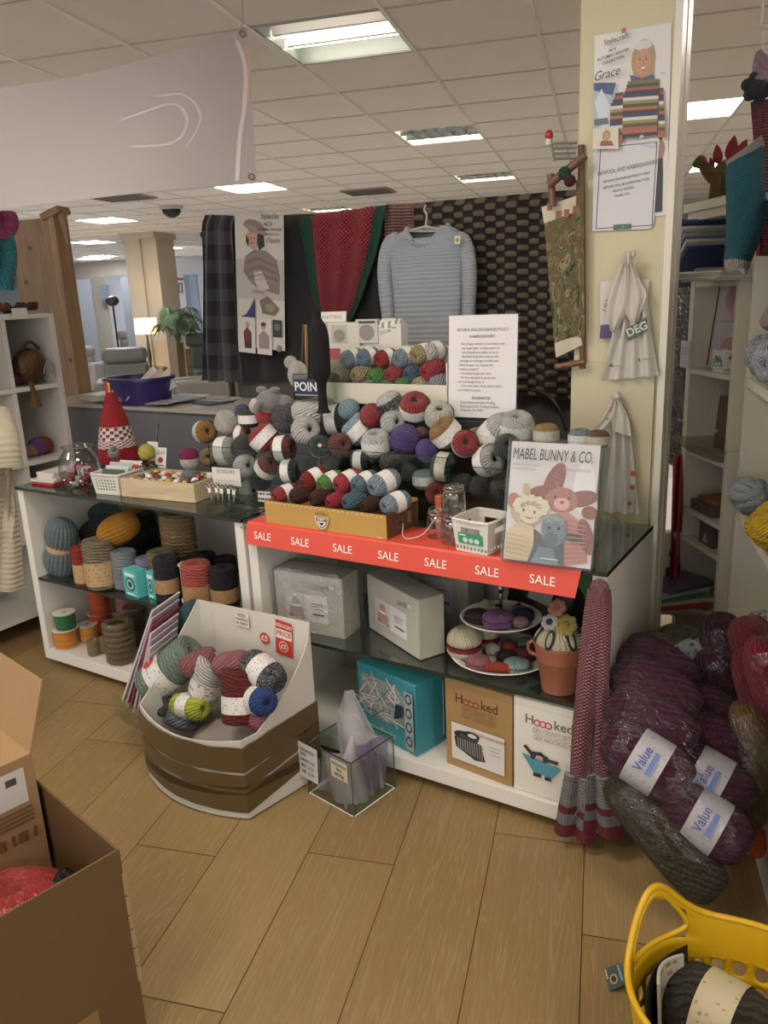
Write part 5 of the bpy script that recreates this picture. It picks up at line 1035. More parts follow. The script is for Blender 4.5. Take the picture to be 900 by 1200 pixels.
for q in range(5):
    s = thing('small_scissors', 'pair of small steel embroidery scissors in the clear stand, %s from the left' % ['first', 'second', 'third', 'fourth', 'fifth'][q], 'scissors', M=SM @ T(-.05 + q * .025, .018 + .006 * (q % 2), .034) @ rot(-10 + 5 * q, 'Y'), group='scissors in the clear stand')
    for a in (-1, 1):
        b = MB(); b.hexa([(-.0015 + a * .001, -.001, .0), (.0015 + a * .001, -.001, 0), (-.0015 + a * .001, .001, 0), (.0015 + a * .001, .001, 0), (-.003 + a * .003, -.001, .04), (.003 + a * .003, -.001, .04), (-.003 + a * .003, .001, .04), (.003 + a * .003, .001, .04)]); b.tube([(a * .008 + .007 * math.cos(u * PI / 6), 0, .056 + .010 * math.sin(u * PI / 6)) for u in range(12)], .0018, 6, closed=True); b.build('blade', stl, s)
    b = MB(); b.box(-.007, .007, -.0035, -.003, .028, .046); b.build('price_tag', mat('#d8d5cd', .5), s, smooth=0)
o = MB(); o.box(-.028, .028, -.0008, .0008, 0, .04); o = o.build('barcode_card', printed('#d5d1c8', '#34312e', 2, .45, 12), smooth=0); p = YP(310, 585, 2.19); o.matrix_world = T(p.x, 2.19, p.z - .01) @ rot(10, 'Z'); tag(o, 'white barcode card hanging from a black yarn ball left of the gold box', 'card')
# fish bowl of wrapped sweets
p = YP(97, 572, 2.13); t = thing('fishbowl_jar', 'round glass fishbowl jar with sweets at the left end of the glass top', 'glass jar', loc=(p.x, 2.13, GT + .001)); r_ = .085; J0 = V(t.location)
b = MB(); b.lathe(_prof([(0, .004), (.05, 0), (.075, .02), (.088, .065), (.082, .115), (.062, .148), (.058, .158), (.066, .172)], 4), 36); b.build('bowl', clear('#eef2f0', .94, .4, .03), t, smooth=60)
b = MB(); b.tube([(.066 * math.cos(a * PI / 14), .066 * math.sin(a * PI / 14), .172) for a in range(28)], .003, 8, closed=True); b.build('rim', jg, t)
rg = random.Random(9)
for q in range(40):
    c, nm = [('#a8303f', 'red'), ('#b5506a', 'pink'), ('#c9c3ba', 'white'), ('#8a2430', 'dark red')][q % 4]
    zq = .012 + .078 * (q / 40); a = q * 2.4; rr = (.052 if zq > .02 else .04) * math.sqrt(rg.random())
    o = MB(); o.ball((0, 0, 0), .012, 0, 12, sz_=.75); 
    for s_ in (-1, 1): o.lathe([(.003, s_ * .011), (.008, s_ * .019)], 8) 
    o = o.build('wrapped_sweet', mat(c, .25), smooth=60); o.location = J0 + V((rr * math.cos(a), rr * math.sin(a), zq)); o.rotation_euler = (rg.random() * 3, rg.random() * 3, 0); tag(o, 'one of the red, pink and white wrapped sweets in the fishbowl jar', 'sweet', 'sweets in the fishbowl')
t = thing('knitted_doll', 'small grey and white knitted figure between the fishbowl and the cards', 'knitted toy', loc=(p.x + .11, max(p.y + .1, 2.2), GT + .12)); b = MB(); b.ball((0, 0, .01), .026, 0, 18, wob=.15); b.ball((.012, -.01, .035), .014, 0, 12, wob=.1); b.build('body', yarn('#b9b7b0', '#8a8c88', 14, 10), t, smooth=60)
# stacked booklets at the left end
for q, c in enumerate(['#b5362f', '#c9c4ba', '#cfcac0', '#d2cdc4', '#cbc6bd']):
    p = ZP(62, 563, GT); w_ = .15 if q < 2 else .11
    o = MB(); o.box(-w_ / 2, w_ / 2, -.07, .07, 0, .011); o = o.build('booklet', mat(c, .5), bevel=.001, smooth=0); o.location = (-3.09 + (.0 if q < 2 else .03), 2.13, GT + .001 + q * .0115); o.rotation_euler = (0, 0, .06 * (q % 3)); tag(o, 'booklet stacked at the left end of the glass top, %s from bottom' % ['red one first', 'second', 'third', 'fourth', 'fifth'][q], 'booklet', 'stacked booklets')
# red fair isle bottle cover with tag
p = YP(140, 540, 2.40); t = thing('knitted_hat', 'red cone-shaped knitted bobble hat with a white fair isle border on a stand', 'knitted hat', loc=(p.x + .0, 2.40, p.z)); k = sz(46, p) / 2
for nm, a, c_, m_ in (('brim', 0, .22, knit('#b8242c', None, 40, 10, 'x')), ('fair_isle_band', .22, .34, knit('#d2ccc6', '#c98f92', 14, 3, 'lace')), ('pattern_row', .34, .52, knit('#d2ccc6', '#8a3a48', 12, 2, 'lace')), ('crown', .52, 1, knit('#b8242c', None, 40, 26, 'x'))):
    H_ = sz(80, p); f = lambda v: k * (1 - .80 * v ** 1.7) if v > .0 else k
    b = MB(); b.lathe([(f(a + (c_ - a) * i / 6) + .001 * (nm != 'crown'), H_ * (a + (c_ - a) * i / 6)) for i in range(7)], 32); b.build(nm, m_, t, smooth=60)
b = MB(); b.box(-.014, .0, -.001, .001, H_ - .005, H_ + .045); b.build('gold_label', printed('#b5923f', '#e0d3a8', 3, .5, 3), t, smooth=0); b = MB(); b.box(-.03, -.012, -.003, .003, H_ - .035, H_ + .05); b.build('red_tag', mat('#b0332a', .5), t, smooth=0)
p = YP(192, 505, 2.47); t = thing('metal_handle', 'slim steel handle standing up behind the wooden tray', 'handle', loc=(p.x, 2.44, p.z)); b = MB(); b.tube(smooth_path([(-.04, 0, GT - p.z + .006), (-.03, 0, -.08), (-.01, 0, .0), (.0, 0, .03), (.008, 0, .035)], 5), .005, 8); b.build('rod', stl, t)
# ================================================================== COUNTER AND HANGING SCREEN BEHIND
SY = 3.28
ct = thing('service_counter', 'grey fronted service counter with a pale worktop behind the left display unit', 'counter', loc=(-4.12, 2.8, 0)); W_ = 2.3
b = MB(); b.box(0, W_, 0, .03, 0, 1.075); b.box(0, .03, .03, .42, 0, 1.075); b.box(W_ - .03, W_, .03, .42, 0, 1.075); b.build('front_panel', mat('#6b6c70', .75, .06, 20), ct, smooth=0)
b = MB(); b.box(-.02, W_ + .02, -.02, .44, 1.075, 1.093); b.build('worktop', mat('#a9a49a', .4), ct, bevel=.002, smooth=0)
CTZ = 1.094
scr = thing('partition_screen', 'grey fabric partition screen carrying the shawls and blankets behind the displays', 'partition', loc=(0, SY, 0))
b = MB(); b.box(-3.0, -1.02, .02, .055, .1, 1.93); b.build('panel', mat('#585552', .9, .08, 60), scr, smooth=0)
b = MB(); b.tube([(-3.2, .038, 1.95), (-1.0, .038, 1.95)], .016, 12); b.build('top_rail', mat('#4c4a48', .4, metal=.6), scr)
for x in (-3.12, -2.1, -1.06): b = MB(); b.tube([(x, .075, 0), (x, .075, 1.95)], .018, 10); b.box(x - .03, x + .03, -.15, .25, 0, .02); b.build('post', mat('#4c4a48', .4, metal=.6), scr)
def PXY(px, py, y=SY): return YP(px, py, y)
def hang(name, label, cat, top, bot, y, folds, amp, m, th=.006, nu=60, nv=24, group=None, uvs=(1, 1), over=True):
    """a cloth hung over the rail between two pixel edges: top (l, r) and bottom (l, r) points"""
    A, B_, C_, D_ = [PXY(*q, y) for q in (top[0], top[1], bot[0], bot[1])]
    def fn(u, v):
        p = A.lerp(B_, u).lerp(C_.lerp(D_, u), v)
        f = amp * (math.sin(u * PI * folds + .6 * math.sin(v * 3)) + .5 * noise.noise(V((u * folds, v * 2, 3)))) * (.35 + .65 * min(1, v * 2.5))
        r = .03 * max(0, 1 - v * nv / 2) ** 2
        return p + V((0, f + r, 0))
    b = MB(); b.sheet(fn, nu, nv, th, 0, uvs); o = b.build(name, m, smooth=70); tag(o, label, cat, group); return o
# dark tartan length
def tartan():
    m, nt, b = newmat('tartan'); tc = N(nt, 'ShaderNodeTexCoord'); sp = N(nt, 'ShaderNodeSeparateXYZ'); nt.links.new(tc.outputs['UV'], sp.inputs[0])
    u = math_(nt, 'GREATER_THAN', math_(nt, 'FRACT', math_(nt, 'MULTIPLY', sp.outputs[0], 4)), .55); v = math_(nt, 'GREATER_THAN', math_(nt, 'FRACT', math_(nt, 'MULTIPLY', sp.outputs[1], 6)), .55)
    nt.links.new(mixc(nt, math_(nt, 'MULTIPLY', math_(nt, 'ADD', u, v), .5), srgb('#232325'), srgb('#4b4b4e')), b.inputs['Base Color']); b.inputs['Roughness'].default_value = .95; b.inputs['Sheen Weight'].default_value = .3; return m
hang('tartan_blanket', 'dark grey tartan blanket hanging at the left end of the screen', 'blanket', ((236, 252), (272, 253)), ((236, 446), (286, 448)), SY - .03, 5, .022, tartan())
hang('black_cloth', 'plain black cloth hanging behind the model poster and the red shawl', 'cloth', ((262, 256), (455, 246)), ((268, 448), (470, 440)), SY - .012, 12, .010, mat('#1d1c1d', .95, .15, 10, sheen=.3))
# poster on the black cloth
A, B_, C_, D_ = [PXY(*q, SY - .075) for q in ((270, 255), (327, 255), (284, 408), (339, 405))]
PM = frame((A + B_ + C_ + D_) / 4, B_ - A, A - C_); w = (B_ - A).length; h = (A - C_).length
t = thing('fashion_poster', 'tall poster of a woman in a hat and chunky wrap, pinned to the black cloth', 'poster', M=PM)
b = MB(); b.box(-w / 2, w / 2, -h / 2, h / 2, -.0008, 0); b.build('sheet', mat('#cfc9be', .45, .03), t, smooth=0)
s = w
def Q(l): return [(x * s, y * .87 * s - .07 * s) for x, y in l]
def E(x, y, a, c, col, n=24, ro=0): return ('e', x * s, (y * .87 - .07) * s, a * s, c * .95 * s, col, n, ro)
skin = '#c29a82'
I = [('r', -w / 2, -h * .12, w / 2, h * .18, '#b9b2a8'), ('p', Q([(-.34, .28), (-.3, .55), (-.1, .68), (.15, .66), (.36, .5), (.42, .2), (.40, -.1), (-.02, -.02), (-.2, .1)]), '#8a7a72'), ('p', Q([(-.12, .3), (.05, .3), (.2, .0), (.0, -.06), (-.1, .1)]), '#c4bcb2'),
     E(-.12, .86, .13, .17, skin, 24, .25), ('p', Q([(-.02, 1.02), (.10, .95), (.12, .74), (.0, .66), (-.04, .8)]), '#2b211e'), ('p', Q([(-.26, .95), (-.2, .84), (-.22, .72), (-.27, .82)]), '#2b211e'), E(-.09, 1.08, .21, .10, '#8d7a74', 24, -.25), E(-.07, 1.03, .27, .045, '#a08c84', 24, -.3), E(-.165, .875, .018, .009, '#2e2420'), E(-.09, .87, .018, .009, '#2e2420'), E(-.135, .785, .03, .012, '#9c4a44'), ('l', Q([(-.14, .87), (-.15, .83), (-.13, .82)]), .006 * s, '#a57c66')]
for q in range(7): I.append(('l', Q([(-.3 + q * .02, .5 - q * .065), (-.05 + q * .02, .6 - q * .07), (.36, .45 - q * .06)]), .012 * s, '#6f615b' if q % 2 else '#a39389'))
I += [('t', 'Stylecraft', .24 * s, 1.01 * s, .10 * s, '#5a5654', .95, 0, .008), E(.33, 1.27, .03, .03, '#b9a39a', 6), ('t', 'ACV', .2 * s, .90 * s, .085 * s, '#4a4745', 1, 0, .01), ('t', 'AUTUMN / WINTER', .22 * s, .82 * s, .06 * s, '#4a4745', .95, 0, .008), ('t', 'COLLECTION', .27 * s, .75 * s, .055 * s, '#6a6562', .9), ('t', 'Charm', .30 * s, .66 * s, .11 * s, '#6a5f5a', .9, 0, 0, .3),
      ('p', Q([(-.42, -.55), (-.1, -.55), (-.1, -.18), (-.16, -.3), (-.28, -.48)]), '#2f3f6e'), ('p', Q([(0, -.22), (.16, -.14), (.40, -.35), (.30, -.48), (.06, -.45)]), '#7d6a60'), E(.22, -.34, .1, .07, '#9c887c'), ('t', 'DESIGNS', -.02 * s, -.13 * s, .07 * s, '#b5704a', 1),
      ('r', -.47 * s, -1.12 * s, -.1 * s, -.54 * s, '#d6d1c9'), ('r', -.06 * s, -1.12 * s, .25 * s, -.54 * s, '#d6d1c9'), ('p', Q([(-.33, -1.12), (-.35, -.82), (-.27, -.72), (-.18, -.82), (-.18, -1.12)]), '#3a3440'), ('p', Q([(-.3, -1.0), (-.33, -.8), (-.26, -.74), (-.2, -.82), (-.22, -1.0)]), '#7a3a34'), E(-.26, -.68, .04, .05, skin), ('p', Q([(-.02, -1.1), (-.02, -.85), (.08, -.76), (.2, -.86), (.2, -1.1)]), '#9c8a82'), E(.08, -.69, .05, .055, skin), E(.08, -.65, .055, .035, '#4a342c'), ('r', .28 * s, -.82 * s, .46 * s, -.55 * s, '#3a3d3a'), E(.37, -.68, .06, .06, '#6a6f6a'), ('r', .36 * s, -1.05 * s, .44 * s, -.95 * s, '#8a867f')]
pic(t, T(0, 0, .0002), I)
# red and green lace shawl
SL = smooth_path([(350, 254, 0), (356, 290, 0), (363, 335, 0), (372, 362, 0), (394, 384, 0)], 6); SR = smooth_path([(452, 240, 0), (443, 290, 0), (430, 330, 0), (417, 365, 0), (402, 388, 0)], 6)
shw = thing('lace_shawl', 'triangular red lace shawl with a green border draped over the screen', 'shawl', loc=(0, 0, 0))
def edge(P, v): i = min(int(v * (len(P) - 1)), len(P) - 2); f = v * (len(P) - 1) - i; return P[i].lerp(P[i + 1], f)
def shawl(u0, u1, v0, v1, nm, m, yo=0, nu=40, uvs=(1, 1)):
    def fn(u, v):
        vv = v0 + (v1 - v0) * v; l, r_ = edge(SL, vv), edge(SR, vv); uu = u0 + (u1 - u0) * u if callable(u0) is False else 0; q = l.lerp(r_, uu)
        p = YP(q.x, q.y, SY - .055 - yo); p.y += .014 * math.sin(uu * PI * 7) * (1 - .5 * vv) + .03 * max(0, 1 - v * 12) ** 2; return p
    b = MB(); b.sheet(fn, nu, 26, .005, 0, uvs); return b.build(nm, m, shw, smooth=70)
shawl(.10, .90, 0, .80, 'red_lace', knit('#8a2433', '#c0484f', 22, 30, 'lace', 1), 0)
shawl(.16, .84, .78, .93, 'dark_point', knit('#4a2a26', '#2f4a35', 16, 8, 'lace', 1), .002)
shawl(0, .14, 0, .97, 'green_border', knit('#1d4a38', '#2f6b52', 5, 40, 'lace', 1), .006, 8)
shawl(.86, 1, 0, .97, 'green_border', knit('#1d4a38', '#2f6b52', 5, 40, 'lace', 1), .006, 8)
shawl(0.0, 1, .9, 1, 'green_border', knit('#1d4a38', '#2f6b52', 12, 6, 'lace', 1), .008, 16)
# striped crochet strip and the big brown blanket
hang('striped_crochet', 'crochet scarf with pink, cream and brown stripes between the shawl and the jumper', 'blanket', ((449, 240), (502, 238)), ((452, 330), (505, 330)), SY - .03, 5, .01, knit('#7d3f42', '#a38a80', 9, 26, 'bars', 1))
hang('crochet_blanket', 'large brown and black crochet blanket hanging at the right of the screen', 'blanket', ((484, 239), (690, 222)), ((500, 452), (676, 470)), SY - .05, 9, .016, knit('#2b2624', '#6b5f4e', 8, 17, 'lace', 1.0), .008, 80, 40, None, (1, 1))
# --- grey ribbed jumper on a wire hanger
jp = thing('knitted_jumper', 'pale grey ribbed knitted jumper on a wire hanger in front of the screen', 'jumper', loc=(0, 0, 0)); JY = SY - .13
def J(px, py, dy=0): return YP(px, py, JY + dy)
gk = knit('#a3a9ad', '#979da2', 6, 40, 'rib', .3); gk2 = knit('#a3a9ad', '#979da2', 2, 32, 'rib', .3)
def loft(rows, name, m, n=28, depth=.05, par=jp, cap=False):
    nm_neck = name == 'body'
    P = smooth_path([(a, b_, 0) for a, b_, c_ in rows], 5); P2 = smooth_path([(c_, b_, 0) for a, b_, c_ in rows], 5); vs = []; L_ = len(P); uv = []; fs = []
    for i in range(L_):
        l, r_ = J(P[i].x, P[i].y), J(P2[i].x, P[i].y); c = (l + r_) / 2; hw = (r_ - l).length / 2; dd = min(depth, hw)
        for k in range(n): a = 2 * PI * k / n; vs.append(c + V((hw * math.cos(a), dd * math.sin(a) * (1 + .15 * math.sin(a * 3 + i * .4)), -.07 * max(0, 1 - (math.cos(a) / .75) ** 2) * max(0, 1 - i / 6) * (nm_neck and math.sin(a) < 0))))
    for i in range(L_ - 1):
        for k in range(n):
            k2 = (k + 1) % n; fs.append((i * n + k, i * n + k2, (i + 1) * n + k2, (i + 1) * n + k)); uv.append([(k / n, i / L_), ((k + 1) / n, i / L_), ((k + 1) / n, (i + 1) / L_), (k / n, (i + 1) / L_)])
    b = MB(); b.add(vs, fs, 0, uv); o = b.build(name, m, par, smooth=70); s_ = o.modifiers.new('thick', 'SOLIDIFY'); s_.thickness = .004; return o
loft([(477, 267, 525), (462, 277, 540), (457, 290, 545), (460, 320, 543), (463, 360, 541), (467, 404, 539)], 'body', gk, 36, .055)
def sleeve(pts, rr):
    b = MB(); P = smooth_path([J(*q) for q in pts], 6); W = smooth_path([(r_, 0, 0) for r_ in rr], 6); b.tube(P, [x.x for x in W], 16, flat=.75, up=(0, 1, 0)); return b.build('sleeve', gk2, jp, smooth=70)
sleeve([(468, 277, 0), (457, 285, -.01), (451, 310, -.02), (452, 340, -.02), (456, 380, -.02)], [.022, .032, .034, .033, .030]); sleeve([(534, 276, 0), (545, 285, -.01), (550, 312, -.02), (550, 340, -.02), (549, 370, -.02)], [.022, .032, .034, .033, .030])
b = MB(); c = (J(477, 266) + J(525, 266)) / 2; hw = (J(525, 266) - J(477, 266)).length / 2
pts = [V((c.x + hw * math.cos(a * PI / 16), c.y + .05 * math.sin(a * PI / 16), c.z - (.072 if math.sin(a * PI / 16) < 0 else .012) * abs(math.sin(a * PI / 16)))) for a in range(32)]
b.tube(pts, .012, 8, closed=True); b.build('neckband', gk2, jp, smooth=70)
hg = thing('wire_hanger', 'thin white metal clothes hanger holding the grey jumper', 'hanger', loc=(0, 0, 0)); b = MB()
b.tube(smooth_path([J(499, 240, .03), J(497, 246, .02), J(500, 252), J(499, 263), J(499, 268)], 5), .004, 8); b.tube([J(480, 271), J(499, 265), J(521, 271)], .005, 8); b.tube([J(480, 271), J(521, 271)], .004, 8); b.build('wire', mat('#bdb9b2', .3), hg)
p = J(536, 281, -.07); t = thing('price_tag', 'small square price tag with a yellow dot on the jumper shoulder', 'tag', M=T(p) @ rot(5, 'Y')); b = MB(); b.box(-.013, .013, -.001, .001, -.016, .016); b.build('card', mat('#d5d0c6', .5), t, smooth=0); pic(t, frame((0, -.0012, 0), (1, 0, 0), (0, 0, 1)), [('e', 0, -.001, .009, .009, '#b5a23a'), ('e', 0, -.001, .005, .005, '#7a8a4a')])
t = thing('cable', 'black power cable curving down the partition behind the bunny book', 'cable', loc=(0, 0, 0)); b = MB(); b.tube(smooth_path([YP(618, 456, 3.18), YP(640, 462, 3.16), YP(655, 480, 3.15), YP(664, 505, 3.15)], 6), .007, 8); b.build('cord', mat('#1e1c1b', .5), t)
# ------------------------------------------------------------------ things on the counter
p = ZP(160, 472, CTZ); t = thing('sweet_tub', 'deep purple plastic tub full of papers on the counter', 'tub', loc=(p.x + .02, max(p.y, 2.9) + .02, CTZ)); pur = mat('#33255e', .35); k = sz(30, V((p.x, 2.95, CTZ)))
w, d, h = k * 1.15, k * .8, sz(30, V((p.x, 2.95, CTZ)))
b = MB(); P1 = smooth_path([(-w * .9, -d, 0), (w * .9, -d, 0), (w * .9, d, 0), (-w * .9, d, 0)], 6, True)
b2 = MB(); n = len(P1); rows = [(.86, 0), (.94, h * .5), (1, h * .86), (1.06, h * .88), (1.06, h), (1.01, h), (.93, h * .4), (.82, .006)]
b2.add([(q.x * r_, q.y * r_, z) for r_, z in rows for q in P1], [(i * n + j, i * n + (j + 1) % n, (i + 1) * n + (j + 1) % n, (i + 1) * n + j) for i in range(len(rows) - 1) for j in range(n)] + [tuple((len(rows) - 1) * n + j for j in range(n))]); b2.build('tub', pur, t, smooth=50)
pic(t, frame((-.0, -d * 1.13, h * .44), (1, 0, 0), (0, -.1, 1)), [('e', -.01, 0, k * .5, h * .3, '#a89c98'), ('e', -.01, 0, k * .42, h * .23, '#5a3a6e'), ('t', 'SWEETIES', -.01, h * .06, h * .22, '#d5c9b4', .9, 0, .01), ('e', -.01, -h * .12, k * .15, h * .1, '#b58a4a'), ('e', -k * .8, -h * .1, .01, .012, '#9a8ab0')], 'printed_badge')
for q, (a, tl, c, lab) in enumerate(((-30, 40, '#d3cfc8', 'white leaflet sticking up from the purple tub, leftmost'), (-22, 50, '#c9a8a4', 'pink printed leaflet sticking up from the purple tub'), (-14, 58, '#d0cdc8', 'white leaflet sticking up from the purple tub, rightmost'))):
    o = MB(); o.box(-.05, .05, -.0012, .0012, 0, .19); o = o.build('leaflet', mat(c, .5), smooth=0); o.matrix_world = T(p.x + .02 + q * .025 - .03, max(p.y, 2.9) + .0 + q * .022, CTZ + .03) @ rot(tl, 'Y') @ rot(a, 'X'); tag(o, lab, 'leaflet', 'leaflets in the purple tub')
t = thing('brass_handle', 'shiny brass hook standing behind the purple tub', 'hook', loc=(p.x - .0, 3.12, CTZ)); b = MB(); b.tube(smooth_path([(-.02, 0, 0), (-.02, 0, .12), (-.005, 0, .16), (.015, 0, .14), (.015, 0, .02)], 5), .008, 10); b.build('hook', mat('#b99a5a', .2, metal=1), t)
rg = random.Random(12)
PAP = [(205, 457, .22, '#3d4654', 'dark blue-grey document wallet left of the curtain foot', .015), (232, 455, .2, '#59626e', 'slate folder lying on the counter under the tartan blanket', .012), (262, 460, .2, '#cfccc6', 'white paper sheet with a black clip on the counter', .003), (215, 470, .22, '#8a8f98', 'grey clear-fronted folder at the counter edge', .008), (248, 472, .2, '#3c4a6a', 'navy booklet at the counter edge', .006), (275, 466, .18, '#bdb9b2', 'pale booklet behind the cream-white yarn ball', .008), (120, 470, .2, '#c9c2b6', 'cream paper stack left of the purple tub', .03), (192, 475, .14, '#a8acb2', 'pale blue leaflet beside the purple tub', .004), (300, 460, .16, '#9c8f7a', 'beige paper bag lying near the grey plush toy', .01)]
for i, (px, py, s_, c, lab, th) in enumerate(PAP):
    q = ZP(px, py, CTZ); q.y = min(max(q.y, 2.88), 3.1); o = MB(); o.box(-s_ / 2, s_ / 2, -.075, .075, 0, th); o = o.build('paper' if 'paper' in lab else ('folder' if 'older' in lab or 'wallet' in lab else 'booklet'), mat(c, .45), bevel=.001, smooth=0); o.location = (q.x, q.y, CTZ + .0007 * (i % 3) + .001 + .012 * (i % 4 > 1)); o.rotation_euler = (0, 0, rg.uniform(-.3, .3)); tag(o, lab, 'stationery')
# ------------------------------------------------------------------ furniture department far behind
def fl(px, py, z): q = ZP(px, py, z); return V((q.x, q.y, 0))
def sofa(label, c, wpx, px, pyt, ztop, col, rz, kind='sofa', col2=None):
    p = ZP(px, pyt, ztop); p.z = 0; w = sz(wpx, V((p.x, p.y, ztop))); m_ = mat(col, .45, .06, 5) if isinstance(col, str) else col
    t = thing(c, label, kind, loc=p, rz=rz); d = .85; h = ztop
    b = MB(); b.box(-w / 2, w / 2, -d / 2, d / 2, .1, .42); b.build('base', m_, t, bevel=.03)
    n = max(1, round(w / .75))
    for i in range(n):
        a, e = -w / 2 + .12 + (w - .24) * i / n, -w / 2 + .12 + (w - .24) * (i + 1) / n
        b = MB(); b.box(a + .01, e - .01, d / 2 - .26, d / 2 - .03, .40, h - .18); b.build('backrest', m_, t, bevel=.05)
        b = MB(); b.box(a + .01, e - .01, d / 2 - .30, d / 2 + .02, h - .2, h); b.build('headrest', m_, t, bevel=.07)
        b = MB(); b.box(a + .01, e - .01, -d / 2 + .02, d / 2 - .25, .40, .5); b.build('seat_cushion', m_, t, bevel=.04)
    for s_ in (-1, 1):
        b = MB(); x = s_ * (w / 2 - .06); b.box(x - .09, x + .09, -d / 2, d / 2 - .02, .1, .62); b.build('armrest', m_, t, bevel=.05)
        for yy in (-.35, .35): b = MB(); b.box(x - .03, x + .03, yy - .03, yy + .03, 0, .1); b.build('foot', mat('#3a2e26', .5), t)
    return t
YA = YAW
sofa('dark grey leather recliner sofa seen from behind, nearest of the distant sofas', 'sofa', 72, 146, 406, 1.06, '#5d5b57', YA + PI + .25)
sofa('pale grey sofa at the left edge of the distant furniture, beside the pine post', 'sofa', 60, 104, 404, .92, '#8f8d86', YA + 2.6)
chk = mat('#9aa1aa', .8, .2, 9)
def check_mat():
    m, nt, b = newmat('check'); tc = N(nt, 'ShaderNodeTexCoord'); sp = N(nt, 'ShaderNodeSeparateXYZ'); nt.links.new(tc.outputs['Object'], sp.inputs[0]); f = None
    for i in (0, 2):
        g = math_(nt, 'GREATER_THAN', math_(nt, 'FRACT', math_(nt, 'MULTIPLY', sp.outputs[i], 6)), .72); f = g if f is None else math_(nt, 'ADD', f, g)
    nt.links.new(mixc(nt, math_(nt, 'MULTIPLY', f, .5), srgb('#b9bcc2'), srgb('#4a556e')), b.inputs['Base Color']); b.inputs['Roughness'].default_value = .9; return m
sofa('blue and white checked sofa far behind the dark grey one', 'sofa', 46, 130, 392, .85, check_mat(), YA + PI + .1)
sofa('grey-brown armchair between the checked sofa and the lamp', 'armchair', 20, 160, 387, 1.05, '#7d756c', YA + 1.9, 'armchair')
sofa('pale armchair seen only as a curved top left of the checked sofa', 'armchair', 22, 100, 393, 1.0, '#a5a196', YA + PI - .4, 'armchair')
sofa('grey leather armchair with a rolled arm in front of the wooden chest', 'armchair', 56, 236, 428, .78, '#6f6c63', YA - 1.2, 'armchair')
sofa('dark green wing armchair beside the wooden chest', 'armchair', 26, 250, 389, 1.15, '#3f4a40', YA + 2.0, 'armchair')
p = ZP(216, 408, .75); p.z = 0; t = thing('wooden_chest', 'small oak chest of drawers under the palm', 'chest of drawers', loc=p, rz=YA + .3); k = sz(24, V((p.x, p.y, .75))); b = MB(); b.box(-k / 2, k / 2, -.2, .2, 0, .72); b.build('body', wood('#7a5430', '#9a7242', 10, 3, 30), t, bevel=.01); b = MB(); b.box(-k / 2 - .02, k / 2 + .02, -.22, .22, .72, .75); b.build('top', wood('#7a5430', '#9a7242', 10, 3, 30), t, bevel=.005)
for z in (.15, .42): b = MB(); b.box(-k / 2 + .03, k / 2 - .03, -.215, -.2, z, z + .22); o = b.build('drawer', wood('#845c36', '#a37b4a', 10, 3, 30), t, bevel=.004); b = MB(); b.ball((0, -.225, z + .11), .02, 0, 10); b.build('knob', mat('#3a2a1c', .4), o)
# table lamp on a round table by the column
LK = 13.0; p = DP(171, 382, LK); pt = V((p.x, p.y, 0))
t = thing('side_table', 'small round table hidden behind the dark sofa, under the lamp', 'table', loc=pt); b = MB(); b.lathe([(.25, .55), (.27, .56), (.27, .58), (.25, .59)], 28); b.build('top', mat('#5a4433', .4), t); b = MB(); b.lathe([(.18, 0), (.18, .02), (.03, .05), (.03, .55)], 20); b.build('pedestal', mat('#4a382a', .4), t)
t = thing('table_lamp', 'lit table lamp with a cream drum shade in front of the column', 'lamp', loc=(pt.x, pt.y, .592)); k = sz(27, p) / 2; z0 = sz(-9, p) + p.z - .592; hh = sz(18, p)
b = MB(); b.lathe([(.09, 0), (.09, .02), (.02, .04), (.035, .15), (.02, z0 - .1), (.012, z0 + .02)], 20); b.build('stem', mat('#6f6a60', .2, metal=.8), t)
b = MB(); b.lathe([(k * .97, z0), (k * .92, z0 + hh)], 32)
b.f = [f for f in b.f if len(f) == 4]; b.mi = b.mi[:len(b.f)]; b.uv = b.uv[:len(b.f)]
o = b.build('lamp_shade', emit('#ffd9a0', 1.5), t); o.modifiers.new('thick', 'SOLIDIFY').thickness = .004
b = MB(); b.ball((0, 0, z0 + hh * .5), .045, 0, 14); b.build('bulb', emit('#ffcf8a', 60), t)
# slim floor lamp by the bright recess
p = DP(132, 356, 14.5); t = thing('floor_lamp', 'slim black floor lamp before the bright recess', 'lamp', loc=(p.x, p.y, 0)); b = MB(); b.lathe([(.16, 0), (.16, .02), (.02, .03)], 20); b.build('base', mat('#2c2b2a', .4), t); b = MB(); b.tube([(0, 0, .02), (0, 0, p.z)], .018, 8); b.build('pole', mat('#2c2b2a', .4), t); b = MB(); b.ball((0, 0, p.z + .05), .12, 0, 16, sz_=.8); b.build('head', mat('#2c2b2a', .4), t)
